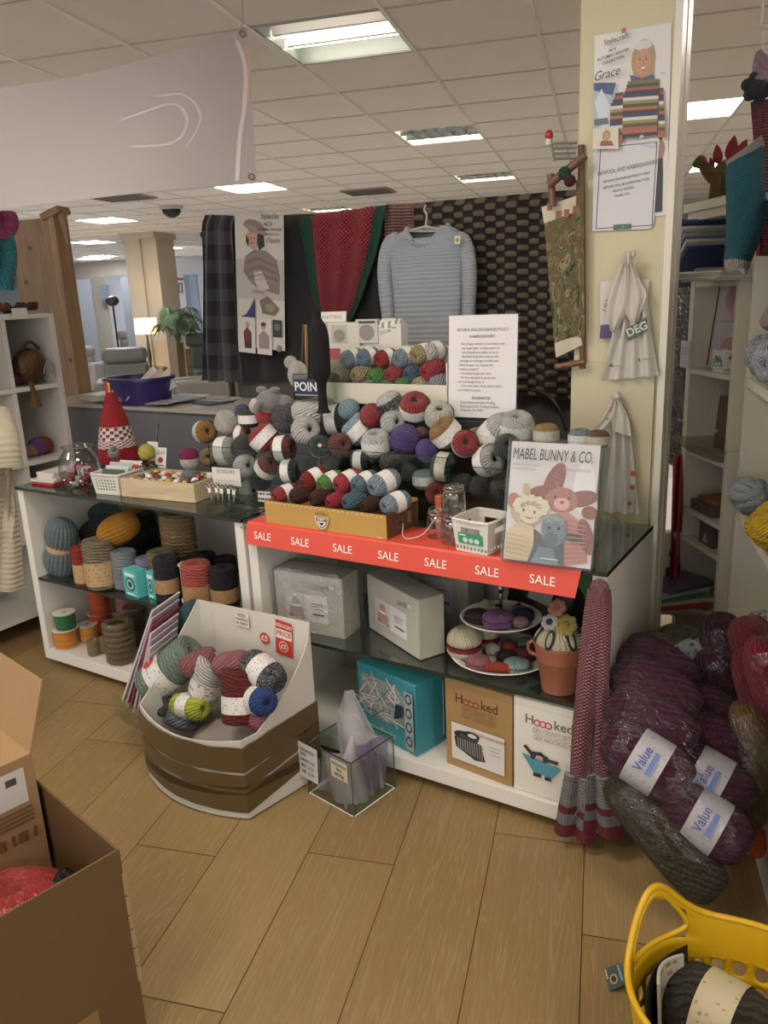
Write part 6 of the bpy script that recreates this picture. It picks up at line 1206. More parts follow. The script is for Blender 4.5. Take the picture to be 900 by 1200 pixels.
# palm
pk_ = 12.2; p = DP(209, 398, pk_); pb_ = V((p.x, p.y, 0)); t = thing('potted_palm', 'green potted palm standing right of the distant column', 'palm', loc=pb_)
b = MB(); b.lathe([(.14, 0), (.19, .3), (.2, .32), (.17, .32), (.0, .3)], 20); b.build('pot', mat('#2e2a28', .4), t)
rg = random.Random(21); top = p.z + .05
for s_ in range(3): b = MB(); b.tube([(.05 * s_ - .05, 0, .3), (.03 * s_ - .03, .02 * s_, top - .1)], .018, 8); b.build('stem', mat('#5a5038', .7), t)
for q in range(22):
    a = q * 2.4; L_ = rg.uniform(.2, .42); up = rg.uniform(.25, .8); P = smooth_path([(0, 0, top - .15), (math.cos(a) * L_ * .35, math.sin(a) * L_ * .35, top + up * .5), (math.cos(a) * L_ * .75, math.sin(a) * L_ * .75, top + up * .55), (math.cos(a) * L_, math.sin(a) * L_, top + up * .3)], 5)
    b = MB(); b.tube(P, .006, 5)
    for i in range(3, len(P) - 1):
        d = (P[i + 1] - P[i]).normalized(); sd = d.cross(V((0, 0, 1))).normalized()
        for s_ in (-1, 1):
            e = P[i] + (sd * s_ + d * .6) * .2 * (1 - .3 * i / len(P)) + V((0, 0, -.06)); wv = d * .009
            b.add([P[i] - wv, P[i] + wv, e + V((0, 0, .01)), P[i].lerp(e, .5) - wv + V((0, 0, .02))], [(0, 1, 2, 3)])
    b.build('frond', mat('#4d5f3c', .5, .25, 3), t, smooth=0)
# pictures on the bright far wall
for (x0, x1, y0, y1, k, c, lab, I) in ((198, 216, 326, 346, 15.5, '#cfcac8', 'red-topped white notice with dark pictures on the far wall right of the column', 1), (117, 128, 334, 352, 16.2, '#6a7480', 'small dark framed picture on the far recess wall', 0)):
    A, B_ = DP(x0, (y0 + y1) / 2, k), DP(x1, (y0 + y1) / 2, k); h = sz(y1 - y0, A); w = (B_ - A).length
    t = thing('wall_poster', lab, 'poster', M=frame((A + B_) / 2, B_ - A, (0, 0, 1))); b = MB(); b.box(-w / 2, w / 2, -h / 2, h / 2, -.02, 0); b.build('board', mat(c, .5), t, smooth=0)
    if I: pic(t, T(0, 0, 0), [('r', -w / 2, h * .36, w / 2, h / 2, '#a8443c'), ('r', -w * .4, -h * .35, w * .4, h * .22, '#5a5c62'), ('r', -w * .3, -h * .3, -w * .1, h * .15, '#c9c5c0'), ('r', -w * .0, -h * .3, w * .1, h * .15, '#c9c5c0'), ('r', w * .2, -h * .3, w * .3, h * .15, '#c9c5c0')])
# ================================================================== WHITE HANGING BANNER
ya = 2.95
def BP(px, py, k): return DP(px, py, k)
c0 = [(-160, 120, 2.55), (289, 33, 3.05), (303, 212, 3.05), (-160, 262, 2.55)]
A, B_, C_, D_ = [DP(*q) for q in c0]
ban = thing('hanging_banner', 'large white banner sagging from the ceiling at the upper left of the photo', 'banner', loc=(0, 0, 0))
def bf(u, v):
    p = A.lerp(B_, u).lerp(D_.lerp(C_, u), v); s_ = math.sin(PI * u) * (1 - v) * -.045 ; n_ = (B_ - A).cross(V((0, 0, 1))).normalized()
    return p + V((0, 0, s_)) + n_ * (.02 * math.sin(u * 9 + v * 2) * (.4 + v * .6))
def banner_mat():
    m = mat('#c9c2be', .7, .02, 2).copy(); nt = m.node_tree; b = nt.nodes['Principled BSDF']
    tl = N(nt, 'ShaderNodeBsdfTranslucent'); tl.inputs[0].default_value = srgb('#cfc8c4'); mx = N(nt, 'ShaderNodeMixShader', i0=.4); out = [n for n in nt.nodes if n.type == 'OUTPUT_MATERIAL'][0]
    nt.links.new(b.outputs[0], mx.inputs[1]); nt.links.new(tl.outputs[0], mx.inputs[2]); nt.links.new(mx.outputs[0], out.inputs[0]); return m
bm_ = banner_mat()
b = MB(); b.sheet(bf, 50, 16, .0012); b.build('vinyl', bm_, ban, smooth=70)
def bon(u, v): return bf(u, v)
def ribbon(pts, wd, col, nm='show_through'):
    P = smooth_path([(x, y, 0) for x, y in pts], 6); b = MB(); n_ = (B_ - A).cross(V((0, 0, 1))).normalized(); n_ = n_ if n_.y < 0 else -n_
    for q, r_ in zip(P, P[1:]):
        d = (r_ - q).normalized(); s_ = V((-d.y, d.x, 0)) * wd / 2; s_.x *= .45
        c4 = [q + s_, q - s_, r_ - s_, r_ + s_]; b.add([bf(min(1, max(0, c.x)), min(1, max(0, c.y))) + n_ * .0025 for c in c4], [(0, 1, 2, 3)])
    return b.build(nm, mat(col, .7), ban, smooth=0)
ribbon([(.965, .06), (.985, .25), (.975, .5), (.955, .7), (.94, .98)], .03, '#d0c9c4'); ribbon([(.992, .02), (.996, .3), (.990, .42), (.985, .5)], .02, '#c9a896')
ribbon([(.62, .42), (.76, .38), (.80, .52), (.76, .66), (.64, .64)], .02, '#c3bcb8'); ribbon([(.72, .30), (.80, .34), (.84, .52), (.79, .72)], .015, '#c4bdb9')
M = frame(bf(.5, .5) + V((0, -.05, 0)), B_ - A, A - D_)
for (u, v) in ((.985, .03), (.985, .965)):
    q = bf(u, v); b = MB(); b.M = frame(q + (B_ - A).cross(A - D_).normalized() * -.002, B_ - A, A - D_); b.tube([(.011 * math.cos(a * PI / 8), .011 * math.sin(a * PI / 8), .002) for a in range(16)], .004, 6, closed=True); b.build('eyelet', mat('#8f8c88', .3, metal=.9), ban)
q = bf(.985, .03); b = MB(); b.tube([q, V((q.x + .02, q.y, CZ))], .002, 6); q = bf(0.02, .03); b.tube([q, V((q.x, q.y, CZ))], .002, 6); b.build('cord', mat('#9a958e', .6), ban)
# ================================================================== LEFT: CUBBY SHELF, PINE POST, CREAM GARMENT
wh2 = mat('#cbc6bc', .45, .03)
def post():
    a, c = DP(8, 255, 4.6), DP(56, 255, 4.55); p = V((a.x, a.y, 0)); q = V((c.x, c.y, 0)); r_ = DP(77, 290, 4.7); r_ = V((r_.x, r_.y, 0))
    d = (q - p); w = d.length; M = frame(p, d, V((-d.y, d.x, 0))); h = c.z
    t = thing('pine_wardrobe', 'tall pine cupboard end with a broken cornice at the left edge', 'cupboard', M=M); pw = wood('#6b5338', '#866a4a', 16, 16, 1.2, .5)
    b = MB(); b.box(0, w, 0, .12, 0, h); b.build('side_panel', pw, t, bevel=.004, smooth=0)
    b = MB(); b.box(w, w + .045, -.012, .13, 0, h + .02); b.build('front_stile', wood('#7a6040', '#937552', 16, 16, 1.2, .5), t, bevel=.006, smooth=0)
    b = MB(); b.M = T(w + .02, .02, h + .02) @ rot(-18, 'Y'); b.box(-.06, .07, -.04, .08, -.02, .02); b.build('cornice', wood('#7a5f44', '#8f7352', 14, 14, 3, .6), t, bevel=.004, smooth=0)
    b = MB(); b.hexa([(w + .10, 0, h - .16), (w + .11, 0, h - .16), (w + .10, .02, h - .16), (w + .11, .02, h - .16), (w + .06, 0, h + .03), (w + .10, 0, h + .03), (w + .06, .02, h + .03), (w + .10, .02, h + .03)]); b.build('bracket', mat('#7d6548', .6), t, smooth=0)
    for x, z in ((.12, h - .16), (.06, h - .35), (w + .02, .9), (w + .02, 1.3)): b = MB(); b.lathe([(.014, 0), (.0, .0012)], 14); o = b.build('knot', mat('#4f3a26', .6), t); o.matrix_local = T(x, -.0005 - (.012 if x > w else 0), z) @ rot(90, 'X')
post()
CX = -3.52; cu = thing('cubby_shelf', 'white cubby shelf of yarn and bags at the left edge of the photo', 'shelf unit', loc=(CX, 0, 0)); Y0, Y1, DZ = 1.72, 2.56, .36; zs = [.10, .48, .86, 1.22, 1.56]
b = MB(); b.box(-DZ, 0, Y1 - .03, Y1, 0, 1.58); b.build('side_panel', wh2, cu, bevel=.002, smooth=0); b = MB(); b.box(-DZ, 0, Y0, Y0 + .03, 0, 1.58); b.build('side_panel', wh2, cu, bevel=.002, smooth=0)
b = MB(); b.box(-DZ, -.01, 2.28, 2.30, .1, 1.56); b.build('upright', wh2, cu, smooth=0)
for z in zs: b = MB(); b.box(-DZ, -.002, Y0 + .03, Y1 - .03, z, z + .022); b.build('shelf', wh2, cu, bevel=.001, smooth=0)
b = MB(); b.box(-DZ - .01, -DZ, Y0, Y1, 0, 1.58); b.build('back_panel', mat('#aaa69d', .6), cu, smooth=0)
def cy(px, py, s, c, z, lab, kind='bob', c2=None):
    q = XP(px, py, CX - .10); d = sz(s, q); q.y = min(max(q.y, 1.83), 2.46); q.z = z + .022 + d * (.5 if kind == 'bob' else .45)
    return wool(kind, q, d, 'u', yarn(c, c2, 24, 8), lab, None, 'yarn_ball', 'yarn balls in the cubby shelf')
for a in ((24, 493, 16, '#b07f8a', .86, 'dusty pink yarn ball in the cubby left of the pine post'), (31, 486, 16, '#b58a3a', .86, 'ochre yarn ball at the back of the cubby'), (46, 487, 22, '#8a3a24', .86, 'rust yarn ball in the cubby left of the pine post'), (40, 502, 22, '#6f4a86', .86, 'purple yarn ball in the cubby'), (56, 501, 18, '#b58a22', .86, 'bright yellow yarn ball at the right of the cubby'), (27, 507, 15, '#7d6a96', .86, 'lilac yarn ball at the left of the cubby'),
          (40, 553, 20, '#4a3a34', .48, 'brown yarn ball on the lower cubby shelf, left one'), (62, 540, 16, '#7a3530', .48, 'red yarn ball on the lower cubby shelf, right one'), (52, 541, 16, '#b9b4ac', .48, 'white yarn ball on the lower cubby shelf'), (12, 502, 16, '#b5b2ac', .86, 'white yarn ball in the nearer cubby'), (5, 430, 18, '#b5a86a', 1.22, 'pale yellow yarn ball on the upper cubby shelf'), (14, 428, 14, '#7d3a3f', 1.22, 'maroon jar-shaped yarn ball on the upper cubby shelf'), (12, 390, 16, '#3a3836', 1.22, 'black yarn ball behind the sequin bag')): cy(*a)
q = XP(38, 415, CX - .08); t = thing('sequin_bag', 'small brown sequinned handbag with a tassel in the upper cubby', 'handbag', loc=(q.x, min(q.y, 2.44), 1.242)); b = MB(); b.ball((0, 0, .09), .09, 0, 24, sx=.6, sy=.95, sz_=1, wob=.12); b.build('body', mat('#5a4028', .35, .5, 60, .8, metal=.4), t, smooth=60)
b = MB(); b.tube(smooth_path([(.02, -.05, .17), (.03, 0, .21), (.02, .05, .17)], 5), .008, 8); b.build('handle', mat('#3a2a1c', .5), t); b = MB(); b.tube([(.07, -.06, .02), (.085, -.06, -.02)], .012, 10); b.tube([(.085, -.06, -.02), (.09, -.062, -.10)], [.012, .03], 12); b.build('tassel', yarn('#7a5c34', None, 20, 1), t)
for q in range(10):
    c = ['#2c2a30', '#6a3a52', '#3a5a6a', '#8a7a3a', '#4a2a24', '#c0b8aa', '#3a3a52', '#7a4a2a', '#2a2a2a', '#5a3a2a'][q]; b = MB(); y = 1.8 + q * .073; rg = random.Random(q)
    b.tube([(.0 + .05 * math.cos(a * PI / 9), .035 * math.sin(a * PI / 9) + .01 * rg.random(), .014 + .02 * (a % 3 == 0) + .01 * q % .02) for a in range(18)], .012, 8, closed=True); o = b.build('beaded_bracelet', yarn(c, None, 6, 30), smooth=60); o.location = (CX - .06, y, 1.585); tag(o, 'beaded bracelet on the cubby shelf top, %s from the near end' % ['first', 'second', 'third', 'fourth', 'fifth', 'sixth', 'seventh', 'eighth', 'ninth', 'tenth'][q], 'bracelet', 'bracelets on the cubby shelf')
q = XP(23, 366, CX + .004); t = thing('price_card', 'white card hanging from the cubby shelf top', 'price card', loc=(CX + .004, q.y, q.z)); b = MB(); b.box(-.001, .001, -.04, .04, -.03, .02); b.build('card', mat('#cfcbc2', .5), t, smooth=0)
for (px, py, h, c, lab) in ((6, 300, .22, '#3f8a96', 'turquoise knitted garment hanging at the top left edge'), (8, 262, .10, '#b04a7a', 'pink knitted scrap above the turquoise garment')):
    q = XP(px, py, CX - .02); t = thing('knitted_garment', lab, 'knitwear', loc=(q.x, q.y, q.z)); b = MB(); b.sheet(lambda u, v: V((.02 * math.sin(u * 8 + v * 3), -.09 + .12 * u + .02 * v * math.sin(v * 5), h * (.5 - v * 1.2))), 14, 16, .02); b.build('cloth', knit(c, None, 14, 20, 'x'), t, smooth=70)
t = thing('small_keyrings', 'bunch of small beaded keyrings hanging at the cubby edge beside the pine post', 'keyrings', loc=XP(58, 430, CX + .01)); rg = random.Random(3); b = MB()
for q in range(6): b.tube(smooth_path([(0, 0, .04), (.004, .01 * (q - 3), 0), (.002, .012 * (q - 3), -.03 - .01 * (q % 3))], 3), .003, 6)
b.build('strand', mat('#8d857c', .4), t)
# cream ribbed knitted garment hanging from the near end of the cubby
ga, gb_ = DP(-40, 470, 2.62), DP(10, 490, 2.75); gc, gd = DP(-40, 690, 2.62), DP(18, 688, 2.72)
t = thing('knitted_cardigan', 'cream ribbed knitted cardigan hanging at the left edge', 'cardigan', loc=(0, 0, 0)); b = MB()
b.sheet(lambda u, v: ga.lerp(gb_, u).lerp(gc.lerp(gd, u), v) + V((.018 * math.sin(u * 16), -.03 * math.sin(u * 14 + v * 2), -.02 * (1 - u) * 0)) + V((.03 * math.sin(v * 2.6) * u, 0, 0)), 30, 40, .02); b.build('body', knit('#a39a86', None, 3, 34, 'rib', .25), t, smooth=70)
s1, s2, s3 = DP(-4, 485, 2.68), DP(6, 515, 2.62), DP(10, 548, 2.62)
b = MB(); b.tube(smooth_path([s1, s2, s3], 6), .045, 14, flat=.8); b.build('sleeve', knit('#a39a86', None, 2, 13, 'rib', .25), t, smooth=70)
wb = MB(); a, c = ZP(-40, 700, 0), ZP(52, 668, 0); d = (c - a).normalized(); n_ = V((-d.y, d.x, 0)); P = [a, a + d * 1.2, a + n_ * .02, a + d * 1.2 + n_ * .02]; wb.hexa([V((q.x, q.y, 0)) for q in P] + [V((q.x, q.y, .07)) for q in P]); struct(wb.build('baseboard_left', mat('#aaa59a', .5), smooth=0))
# ================================================================== THE CREAM PILLAR'S POSTER, NOTICE AND BAGS
PY = PY0 - .0015
def pplane(y, cx, cy, wpx):
    """frame on the pillar face, its unit one photo pixel at that spot; L() maps photo points into it"""
    o = YP(cx, cy, y); s = (YP(cx + wpx / 2, cy, y).x - YP(cx - wpx / 2, cy, y).x) / wpx
    M = frame(o, (1, 0, 0), (0, 0, 1))
    def L(px, py): q = YP(px, py, y); return (q.x - o.x, q.z - o.z)
    return M, L, s
M, L, s = pplane(PY - .002, 742, 140, 90)
t = thing('fashion_poster', 'poster on the cream pillar of a blonde woman in a striped jumper', 'poster', M=M)
P4 = [L(697, 42), L(787, 26), L(781, 252), L(694, 262)]
b = MB(); b.prism(P4[::-1], -.0008, 0); b.build('sheet', mat('#cfccc8', .35, .03), t, smooth=0)
def PL(*a): return [L(*q) for q in a]
def EL(px, py, rx_, ry_, col, ro=0, n=24): x, y = L(px, py); return ('e', x, y, rx_ * s, ry_ * s, col, n, ro)
hair, face = '#a58d68', '#b98d76'
I = [('p', PL((696, 105), (725, 98), (722, 175), (695, 178)), '#a7b2bb'), ('p', PL((696, 97), (722, 97), (718, 112), (696, 106)), '#43597c'), ('p', PL((697, 120), (705, 104), (718, 130), (720, 160), (704, 150)), '#c3ccd2'), ('p', PL((696, 140), (712, 138), (714, 145), (697, 148)), '#5c6670'),
     ('p', PL((722, 168), (776, 160), (777, 200), (776, 248), (760, 250), (722, 250)), '#343640'), EL(774, 175, 5, 10, '#9c7766'),
     EL(754, 70, 13.5, 21, hair), ('p', PL((740.5, 72), (743, 97), (766, 95), (767.5, 70)), hair), EL(754, 53, 10.5, 5, '#c9c5bf'), EL(754, 73, 8.5, 14, face), EL(750, 70, 1.2, .7, '#3a2c26'), EL(757.5, 69.5, 1.2, .7, '#3a2c26'), ('l', PL((748, 67.5), (751.5, 67)), .5 * s, '#7d6248'), ('l', PL((756, 66.8), (759.5, 66.6)), .5 * s, '#7d6248'), ('l', PL((754, 72), (753.2, 76), (754.5, 76.5)), .5 * s, '#9c7260'), EL(754, 80.5, 3.6, 1.6, '#d9cfc8'), ('l', PL((750, 79.6), (754, 82.6), (758, 79.3)), .8 * s, '#a0524c'),
     ('p', PL((739, 88), (753, 92), (766, 87), (768, 95), (740, 97)), '#4a5c86'), ('p', PL((746, 90), (753, 93), (760, 90), (757, 94), (748, 94)), '#7d3f5a')]
stripes = ['#6f6d45', '#4b4a33', '#8e5a54', '#4d2f3c', '#34415a', '#c9c2bc', '#8d8450', '#4a4a2f', '#9c6750', '#4d2f3c', '#34425e', '#c9c4bc', '#8a8350', '#53502f', '#9c5f56', '#a5634c', '#3f3340', '#3a4056']
for q, c in enumerate(stripes):
    y0, y1 = 95 + q * 3.9, 95 + (q + 1) * 3.9
    if q < 17: I.append(('p', PL((731 - (.2 if q > 3 else -5 + q * 1.2), y0 + 1), (773 - .1 * q, y0 - 2.2), (773 - .1 * q, y1 - 2.2), (731 - (.2 if q > 3 else -5 + q * 1.2), y1 + 1)), c))
    if q > 2:
        c2 = stripes[q - 2]; I.append(('p', PL((717.5 - .12 * q + (8 - q * 1.2 if q < 6 else 0), y0 + 3), (731, y0 + 1.5), (731, y1 + 1.5), (717.5 - .12 * q + (8 - q * 1.2 if q < 6 else 0), y1 + 3)), c2)); I.append(('p', PL((773, y0 - 3), (777 + .25 * q, y0 - 3.4), (777 + .25 * q, y1 - 3.4), (773, y1 - 3)), c2))
x, y = L(724, 47.5); I.append(('t', 'Stylecraft', x, y, 8.2 * s, '#4a4645', .92, 7, .006, .1)); x, y = L(733, 37.5)
for q in range(5): I.append(('e', x + 1.8 * s * math.cos(q * 1.257 + 1.57), y + 1.8 * s * math.sin(q * 1.257 + 1.57), 1.5 * s, 1.0 * s, '#b5475c', 10, q * 1.257 + 1.57))
for s_, px, py, z in (('ACV', 720, 60, 4.6), ('AUTUMN / WINTER', 720.5, 66, 4.4), ('COLLECTION', 721, 72, 4.4)): x, y = L(px, py); I.append(('t', s_, x, y, z * s, '#3f3c3b', .95, 8, .02))
x, y = L(714, 88); I.append(('t', 'Grace', x, y, 14 * s, '#35312f', .9, 6, 0, .35)); x, y = L(779, 87); I.append(('r', x - 2 * s, y - .4 * s, x + 2 * s, y + .2 * s, '#77736f'))
I += [('p', PL((697, 152), (727, 150), (727, 175), (697, 176)), '#cbc5b6'), EL(713, 160, 5, 6, '#a08a5c'), EL(713, 161, 3, 4, '#b98d76'), ('p', PL((705, 172), (707, 166), (719, 166), (722, 172)), '#8a5a3a'), ('r', *L(697, 100), *L(705, 99.4), '#8a8a8a')]
x, y = L(754, 160); I.append(('e', x, y - 1 * s, 2.6 * s, 1.6 * s, '#b9b4ae', 12))
pic(t, T(0, 0, 0), I)
M, L, s = pplane(PY - .006, 734, 218, 72)
t = thing('shop_notice', 'laminated exchange policy notice with a blue border taped over the pillar poster', 'notice', M=M)
b = MB(); b.prism([L(697, 172), L(694, 271), L(762, 268), L(766, 262), L(773, 163), L(770, 161)], -.0008, 0); b.build('sheet', mat('#c9c7c9', .25, .02), t, smooth=0)
I = [('l', PL((704, 173), (770, 166.5), (764, 264), (698.5, 268), (704, 173)), .9 * s, '#3f4560')]
for s_, px, py, z, sx in (('UKWOOL AND HABERDASHERY', 735, 197, 6.6, .72), ('WE HAVE EXCHANGE POLICY ONLY', 734, 208, 4.2, .80), ('REFUND WILL BE GIVEN ONLY FOR', 733.5, 215.2, 4.2, .80), ('FAULTY GOODS', 730.5, 221.8, 4.0, .85), ('THANK YOU', 729, 228.5, 3.6, .85)):
    x, y = L(px, py); I.append(('t', s_, x, y, z * s, '#57565c', sx, 5, .004))
I.append(('p', PL((719, 263.5), (740, 262), (740, 268), (719, 269.5)), '#4b6b4c')); x, y = L(730, 266); I.append(('e', x, y, 1.5 * s, 1.2 * s, '#7d9a72')); x, y = L(749, 170)
I += [('p', PL((752, 169), (768, 167), (768, 172), (754, 172)), '#b9bccb'), EL(725, 174, 1.3, 1.3, '#e6e4e2')]
pic(t, T(0, 0, 0), I)
# generic cloth between two photo outlines on a plane at depth y
def pxcloth(Lp, Rp, y, m, parent, name, amp=.006, folds=5, th=.001, nu=24, nv=24, dz=0, bulge=0, ph=0, k=None, uvs=(1, 1)):
    A_ = smooth_path([(a, c, 0) for a, c in Lp], 6); B__ = smooth_path([(a, c, 0) for a, c in Rp], 6)
    def fn(u, v):
        q = edge(A_, v).lerp(edge(B__, v), u); p = YP(q.x, q.y, y) if k is None else DP(q.x, q.y, k)
        off = amp * math.sin(u * PI * folds + ph + v * 2) + bulge * 4 * u * (1 - u)
        d = (EYE - p).normalized() if k else V((0, -1, 0)); return p + d * off
    b = MB(); b.sheet(fn, nu, nv, th, 0, uvs); return b.build(name, m, parent, smooth=70)
bagw = clear('#ffffff', .8, .12, .2, .2, 25, .92, '#e2ded4')
t = thing('carrier_bags', 'bunch of white carrier bags with a green DEG print tied to the cream pillar', 'plastic bags', loc=(0, 0, 0)); YB = PY0 - .03
pxcloth([(704, 330), (703, 396)], [(761, 327), (757, 398)], YB + .018, mat('#c5c1b8', .4), t, 'folded_bag', .003, 3)
pxcloth([(704, 381), (703, 397)], [(732, 378), (731, 395)], YB + .012, mat('#51406f', .4), t, 'purple_band', .002, 2)
pxcloth([(732, 318), (722, 375), (712, 420), (705, 446)], [(742, 318), (757, 350), (764, 400), (771, 440)], YB, bagw, t, 'bag_body', .010, 7, nv=30)
pxcloth([(731, 306), (718, 335), (712, 362), (716, 388)], [(734, 304), (737, 340), (736, 362), (719, 390)], YB - .02, bagw, t, 'bag_handle', .006, 3)
pxcloth([(736, 306), (735, 340), (733, 365), (742, 381)], [(739, 305), (750, 330), (757, 347), (744, 381)], YB - .022, bagw, t, 'bag_handle', .006, 3, ph=1)
b = MB(); q = YP(735, 303, YB - .02); b.ball(q, .022, 0, 18, sx=.8, sy=.7, sz_=1, wob=.5); b.ball(q + V((.014, 0, .012)), .012, 0, 14, wob=.6); b.build('knot', bagw, t, smooth=60)
M, L, s = pplane(YB - .016, 748, 392, 30); I = [('p', PL((734, 385), (758, 371), (759, 386), (736, 400)), '#3c5a45')]; x, y = L(746.5, 386); I.append(('t', 'DEG', x, y, 13 * s, '#b9bdb0', 1, 24, .03)); pic(t, M, I, 'print')
M, L, s = pplane(YB - .018, 740, 425, 30); I = [('p', PL((713, 430), (716, 425), (720, 430)), '#4d6a55'), ('p', PL((746, 425), (750, 419), (751, 426), (748, 421)), '#4a4d55')]; x, y = L(726, 429); I.append(('r', x - 5 * s, y - .5 * s, x + 5 * s, y + .5 * s, '#8a938a')); x, y = L(760, 421); I.append(('r', x - 7 * s, y - .5 * s, x + 7 * s, y + .8 * s, '#8a8c90')); pic(t, M, I, 'print')
M, L, s = pplane(YB - .001, 716, 348, 30); x, y = L(714, 352); pic(t, M, [('t', 'URBAN', x, y, 9 * s, '#6d6a68', .9, 68, .01)], 'print')
t = thing('carrier_bags', 'second bunch of white carrier bags tied low on the cream pillar beside the bunny book', 'plastic bags', loc=(0, 0, 0))
pxcloth([(720, 468), (712, 500), (708, 540), (702, 600)], [(726, 466), (738, 500), (744, 540), (750, 602)], YB, bagw, t, 'bag_body', .012, 6, nv=30)
pxcloth([(718, 470), (706, 490), (697, 502)], [(722, 468), (720, 490), (706, 508)], YB - .016, bagw, t, 'bag_handle', .005, 3)
pxcloth([(722, 470), (718, 490), (718, 505)], [(725, 468), (736, 490), (740, 512)], YB - .018, bagw, t, 'bag_handle', .005, 3, ph=1)
b = MB(); b.ball(YP(722, 464, YB - .012), .016, 0, 16, wob=.5); b.build('knot', bagw, t, smooth=60)
M, L, s = pplane(YB - .016, 735, 560, 30); pic(t, M, [EL(742, 555, 3.2, 3.2, '#a8443c'), EL(741, 571, 3, 3, '#a8443c'), EL(716, 480, 2.5, 4, '#a87070', .4), EL(713, 492, 2, 3, '#a87070', .4), EL(731, 488, 2, 5, '#a98080', -.3), EL(738, 590, 2.6, 2.6, '#a8443c')], 'print')
# hanging tapestry on wooden rods left of the pillar
YT = PY0 - .02
tp = thing('hanging_tapestry', 'narrow woven tapestry with green and brown pattern on wooden rods left of the pillar', 'tapestry', loc=(0, 0, 0))
def tap_mat():
    m, nt, b = newmat('tapestry'); tc = N(nt, 'ShaderNodeTexCoord'); mp = N(nt, 'ShaderNodeMapping'); mp.inputs['Scale'].default_value = (2.2, 6, 1); nt.links.new(tc.outputs['UV'], mp.inputs[0])
    no = N(nt, 'ShaderNodeTexNoise'); no.inputs['Scale'].default_value = 1.3; no.inputs['Detail'].default_value = 5; no.inputs['Distortion'].default_value = 1.2; nt.links.new(mp.outputs[0], no.inputs['Vector'])
    rp = N(nt, 'ShaderNodeValToRGB'); cr = rp.color_ramp; cr.interpolation = 'CONSTANT'
    for q, (p_, c) in enumerate(((0, '#2f3328'), (.34, '#4f5a38'), (.43, '#6b4a38'), (.48, '#6f6848'), (.53, '#3f4a34'), (.58, '#8a7a60'), (.66, '#5c3a30'), (.72, '#3a4038'))):
        e = cr.elements[q] if q < 2 else cr.elements.new(p_); e.position = p_; e.color = srgb(c)
    nt.links.new(no.outputs['Fac'], rp.inputs[0]); nt.links.new(rp.outputs[0], b.inputs['Base Color']); b.inputs['Roughness'].default_value = .9; return m
tm = tap_mat(); lin = mat('#bdb6a2', .8, .06, 40)
pxcloth([(635, 243), (638, 262)], [(676, 229), (676, 248)], YT, lin, tp, 'linen_top', .003, 2); pxcloth([(638, 262), (644, 330), (650, 402)], [(676, 248), (677, 320), (680, 392)], YT, tm, tp, 'pattern_panel', .004, 2, uvs=(1, 1)); pxcloth([(650, 402), (652, 419)], [(680, 392), (683, 404)], YT, lin, tp, 'linen_foot', .003, 2)
pxcloth([(675, 212), (676, 300), (678, 396)], [(684, 208), (684, 300), (685, 394)], YT - .02, tm, tp, 'side_panel', .002, 1, uvs=(.3, 1))
for q in ((636, 236, 0), (646, 246, 0), (656, 244, 0), (666, 240, 0)): x = YP(q[0] + 8, q[1] + 6, YT - .004); b = MB(); b.box(x.x - .008, x.x + .008, x.y - .001, x.y + .001, x.z - .012, x.z + .012); b.build('woven_mark', mat('#8f5f4a', .8), tp, smooth=0)
wd = wood('#5a3d2c', '#7d5a40', 20, 20, 3, .5)
fr = thing('weaving_frame', 'wooden weaving frame with metal bars hung at the pillar edge above the tapestry', 'weaving frame', loc=(0, 0, 0)); YW = YT - .02
def bar(nm, a, c, r_, m_=wd, y=YW, par=fr): b = MB(); b.tube([YP(*a, y), YP(*c, y)], r_, 8); return b.build(nm, m_, par, smooth=50)
bar('upright', (681, 170), (683, 432), .011, y=YT + .01); bar('upright', (645, 204), (648, 242), .012); bar('cross_arm', (643, 217), (686, 182), .013, y=YW - .012); bar('foot_bar', (651, 430), (686, 424), .010)
for q in range(4): bar('metal_bar', (645 + q * 1.5, 168 + q * 6), (676 - q, 167 + q * 6), .0035, mat('#6f6a66', .3, metal=.8))
bar('metal_bar', (645, 163), (650, 188), .004, mat('#6f6a66', .3, metal=.8)); bar('spindle', (643, 160), (643, 170), .010, mat('#cfc8b8', .5))
b = MB(); b.ball(YP(643.5, 158.5, YW), .013, 0, 16, sz_=1.2); b.build('red_bead', mat('#a02a30', .35), fr, smooth=60)
b = MB(); b.ball(YP(662, 203, YW - .02), .02, 0, 16, wob=.3); b.build('green_yarn_knot', yarn('#2f5a3a', None, 8, 12), fr, smooth=60); b = MB(); b.ball(YP(668, 212, YW - .02), .018, 0, 16, wob=.3); b.build('maroon_yarn_knot', yarn('#5c2630', None, 8, 12), fr, smooth=60)
# ================================================================== RIGHT: ANGLED BOOKCASE
bo = V((-.645, 3.20, 0)); be = V((.62, -.785, 0)); BM = frame(bo, be, V((.785, .62, 0))); bk = thing('bookcase', 'white bookcase of folders and craft boxes behind the bagged yarn, dinosaur on top', 'bookcase', M=BM)
wh3 = mat('#cdc7b7', .45, .03); BW, BD, BH = .335, .26, 1.835
def bpart(nm, *a, m=wh3, par=bk): b = MB(); b.box(*a); return b.build(nm, m, par, bevel=.0015, smooth=0)
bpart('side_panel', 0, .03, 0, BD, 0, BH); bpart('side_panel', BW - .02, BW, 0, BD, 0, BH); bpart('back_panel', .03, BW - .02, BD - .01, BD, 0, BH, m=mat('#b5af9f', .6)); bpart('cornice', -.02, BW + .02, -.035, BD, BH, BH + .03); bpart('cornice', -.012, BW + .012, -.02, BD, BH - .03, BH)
bz = [.05, .36, .60, .72, .95, 1.26]
for z in bz: bpart('shelf', .03, BW - .02, .005, BD - .01, z, z + .018)
def bl(x, y, z): return BM @ V((x, y, z))
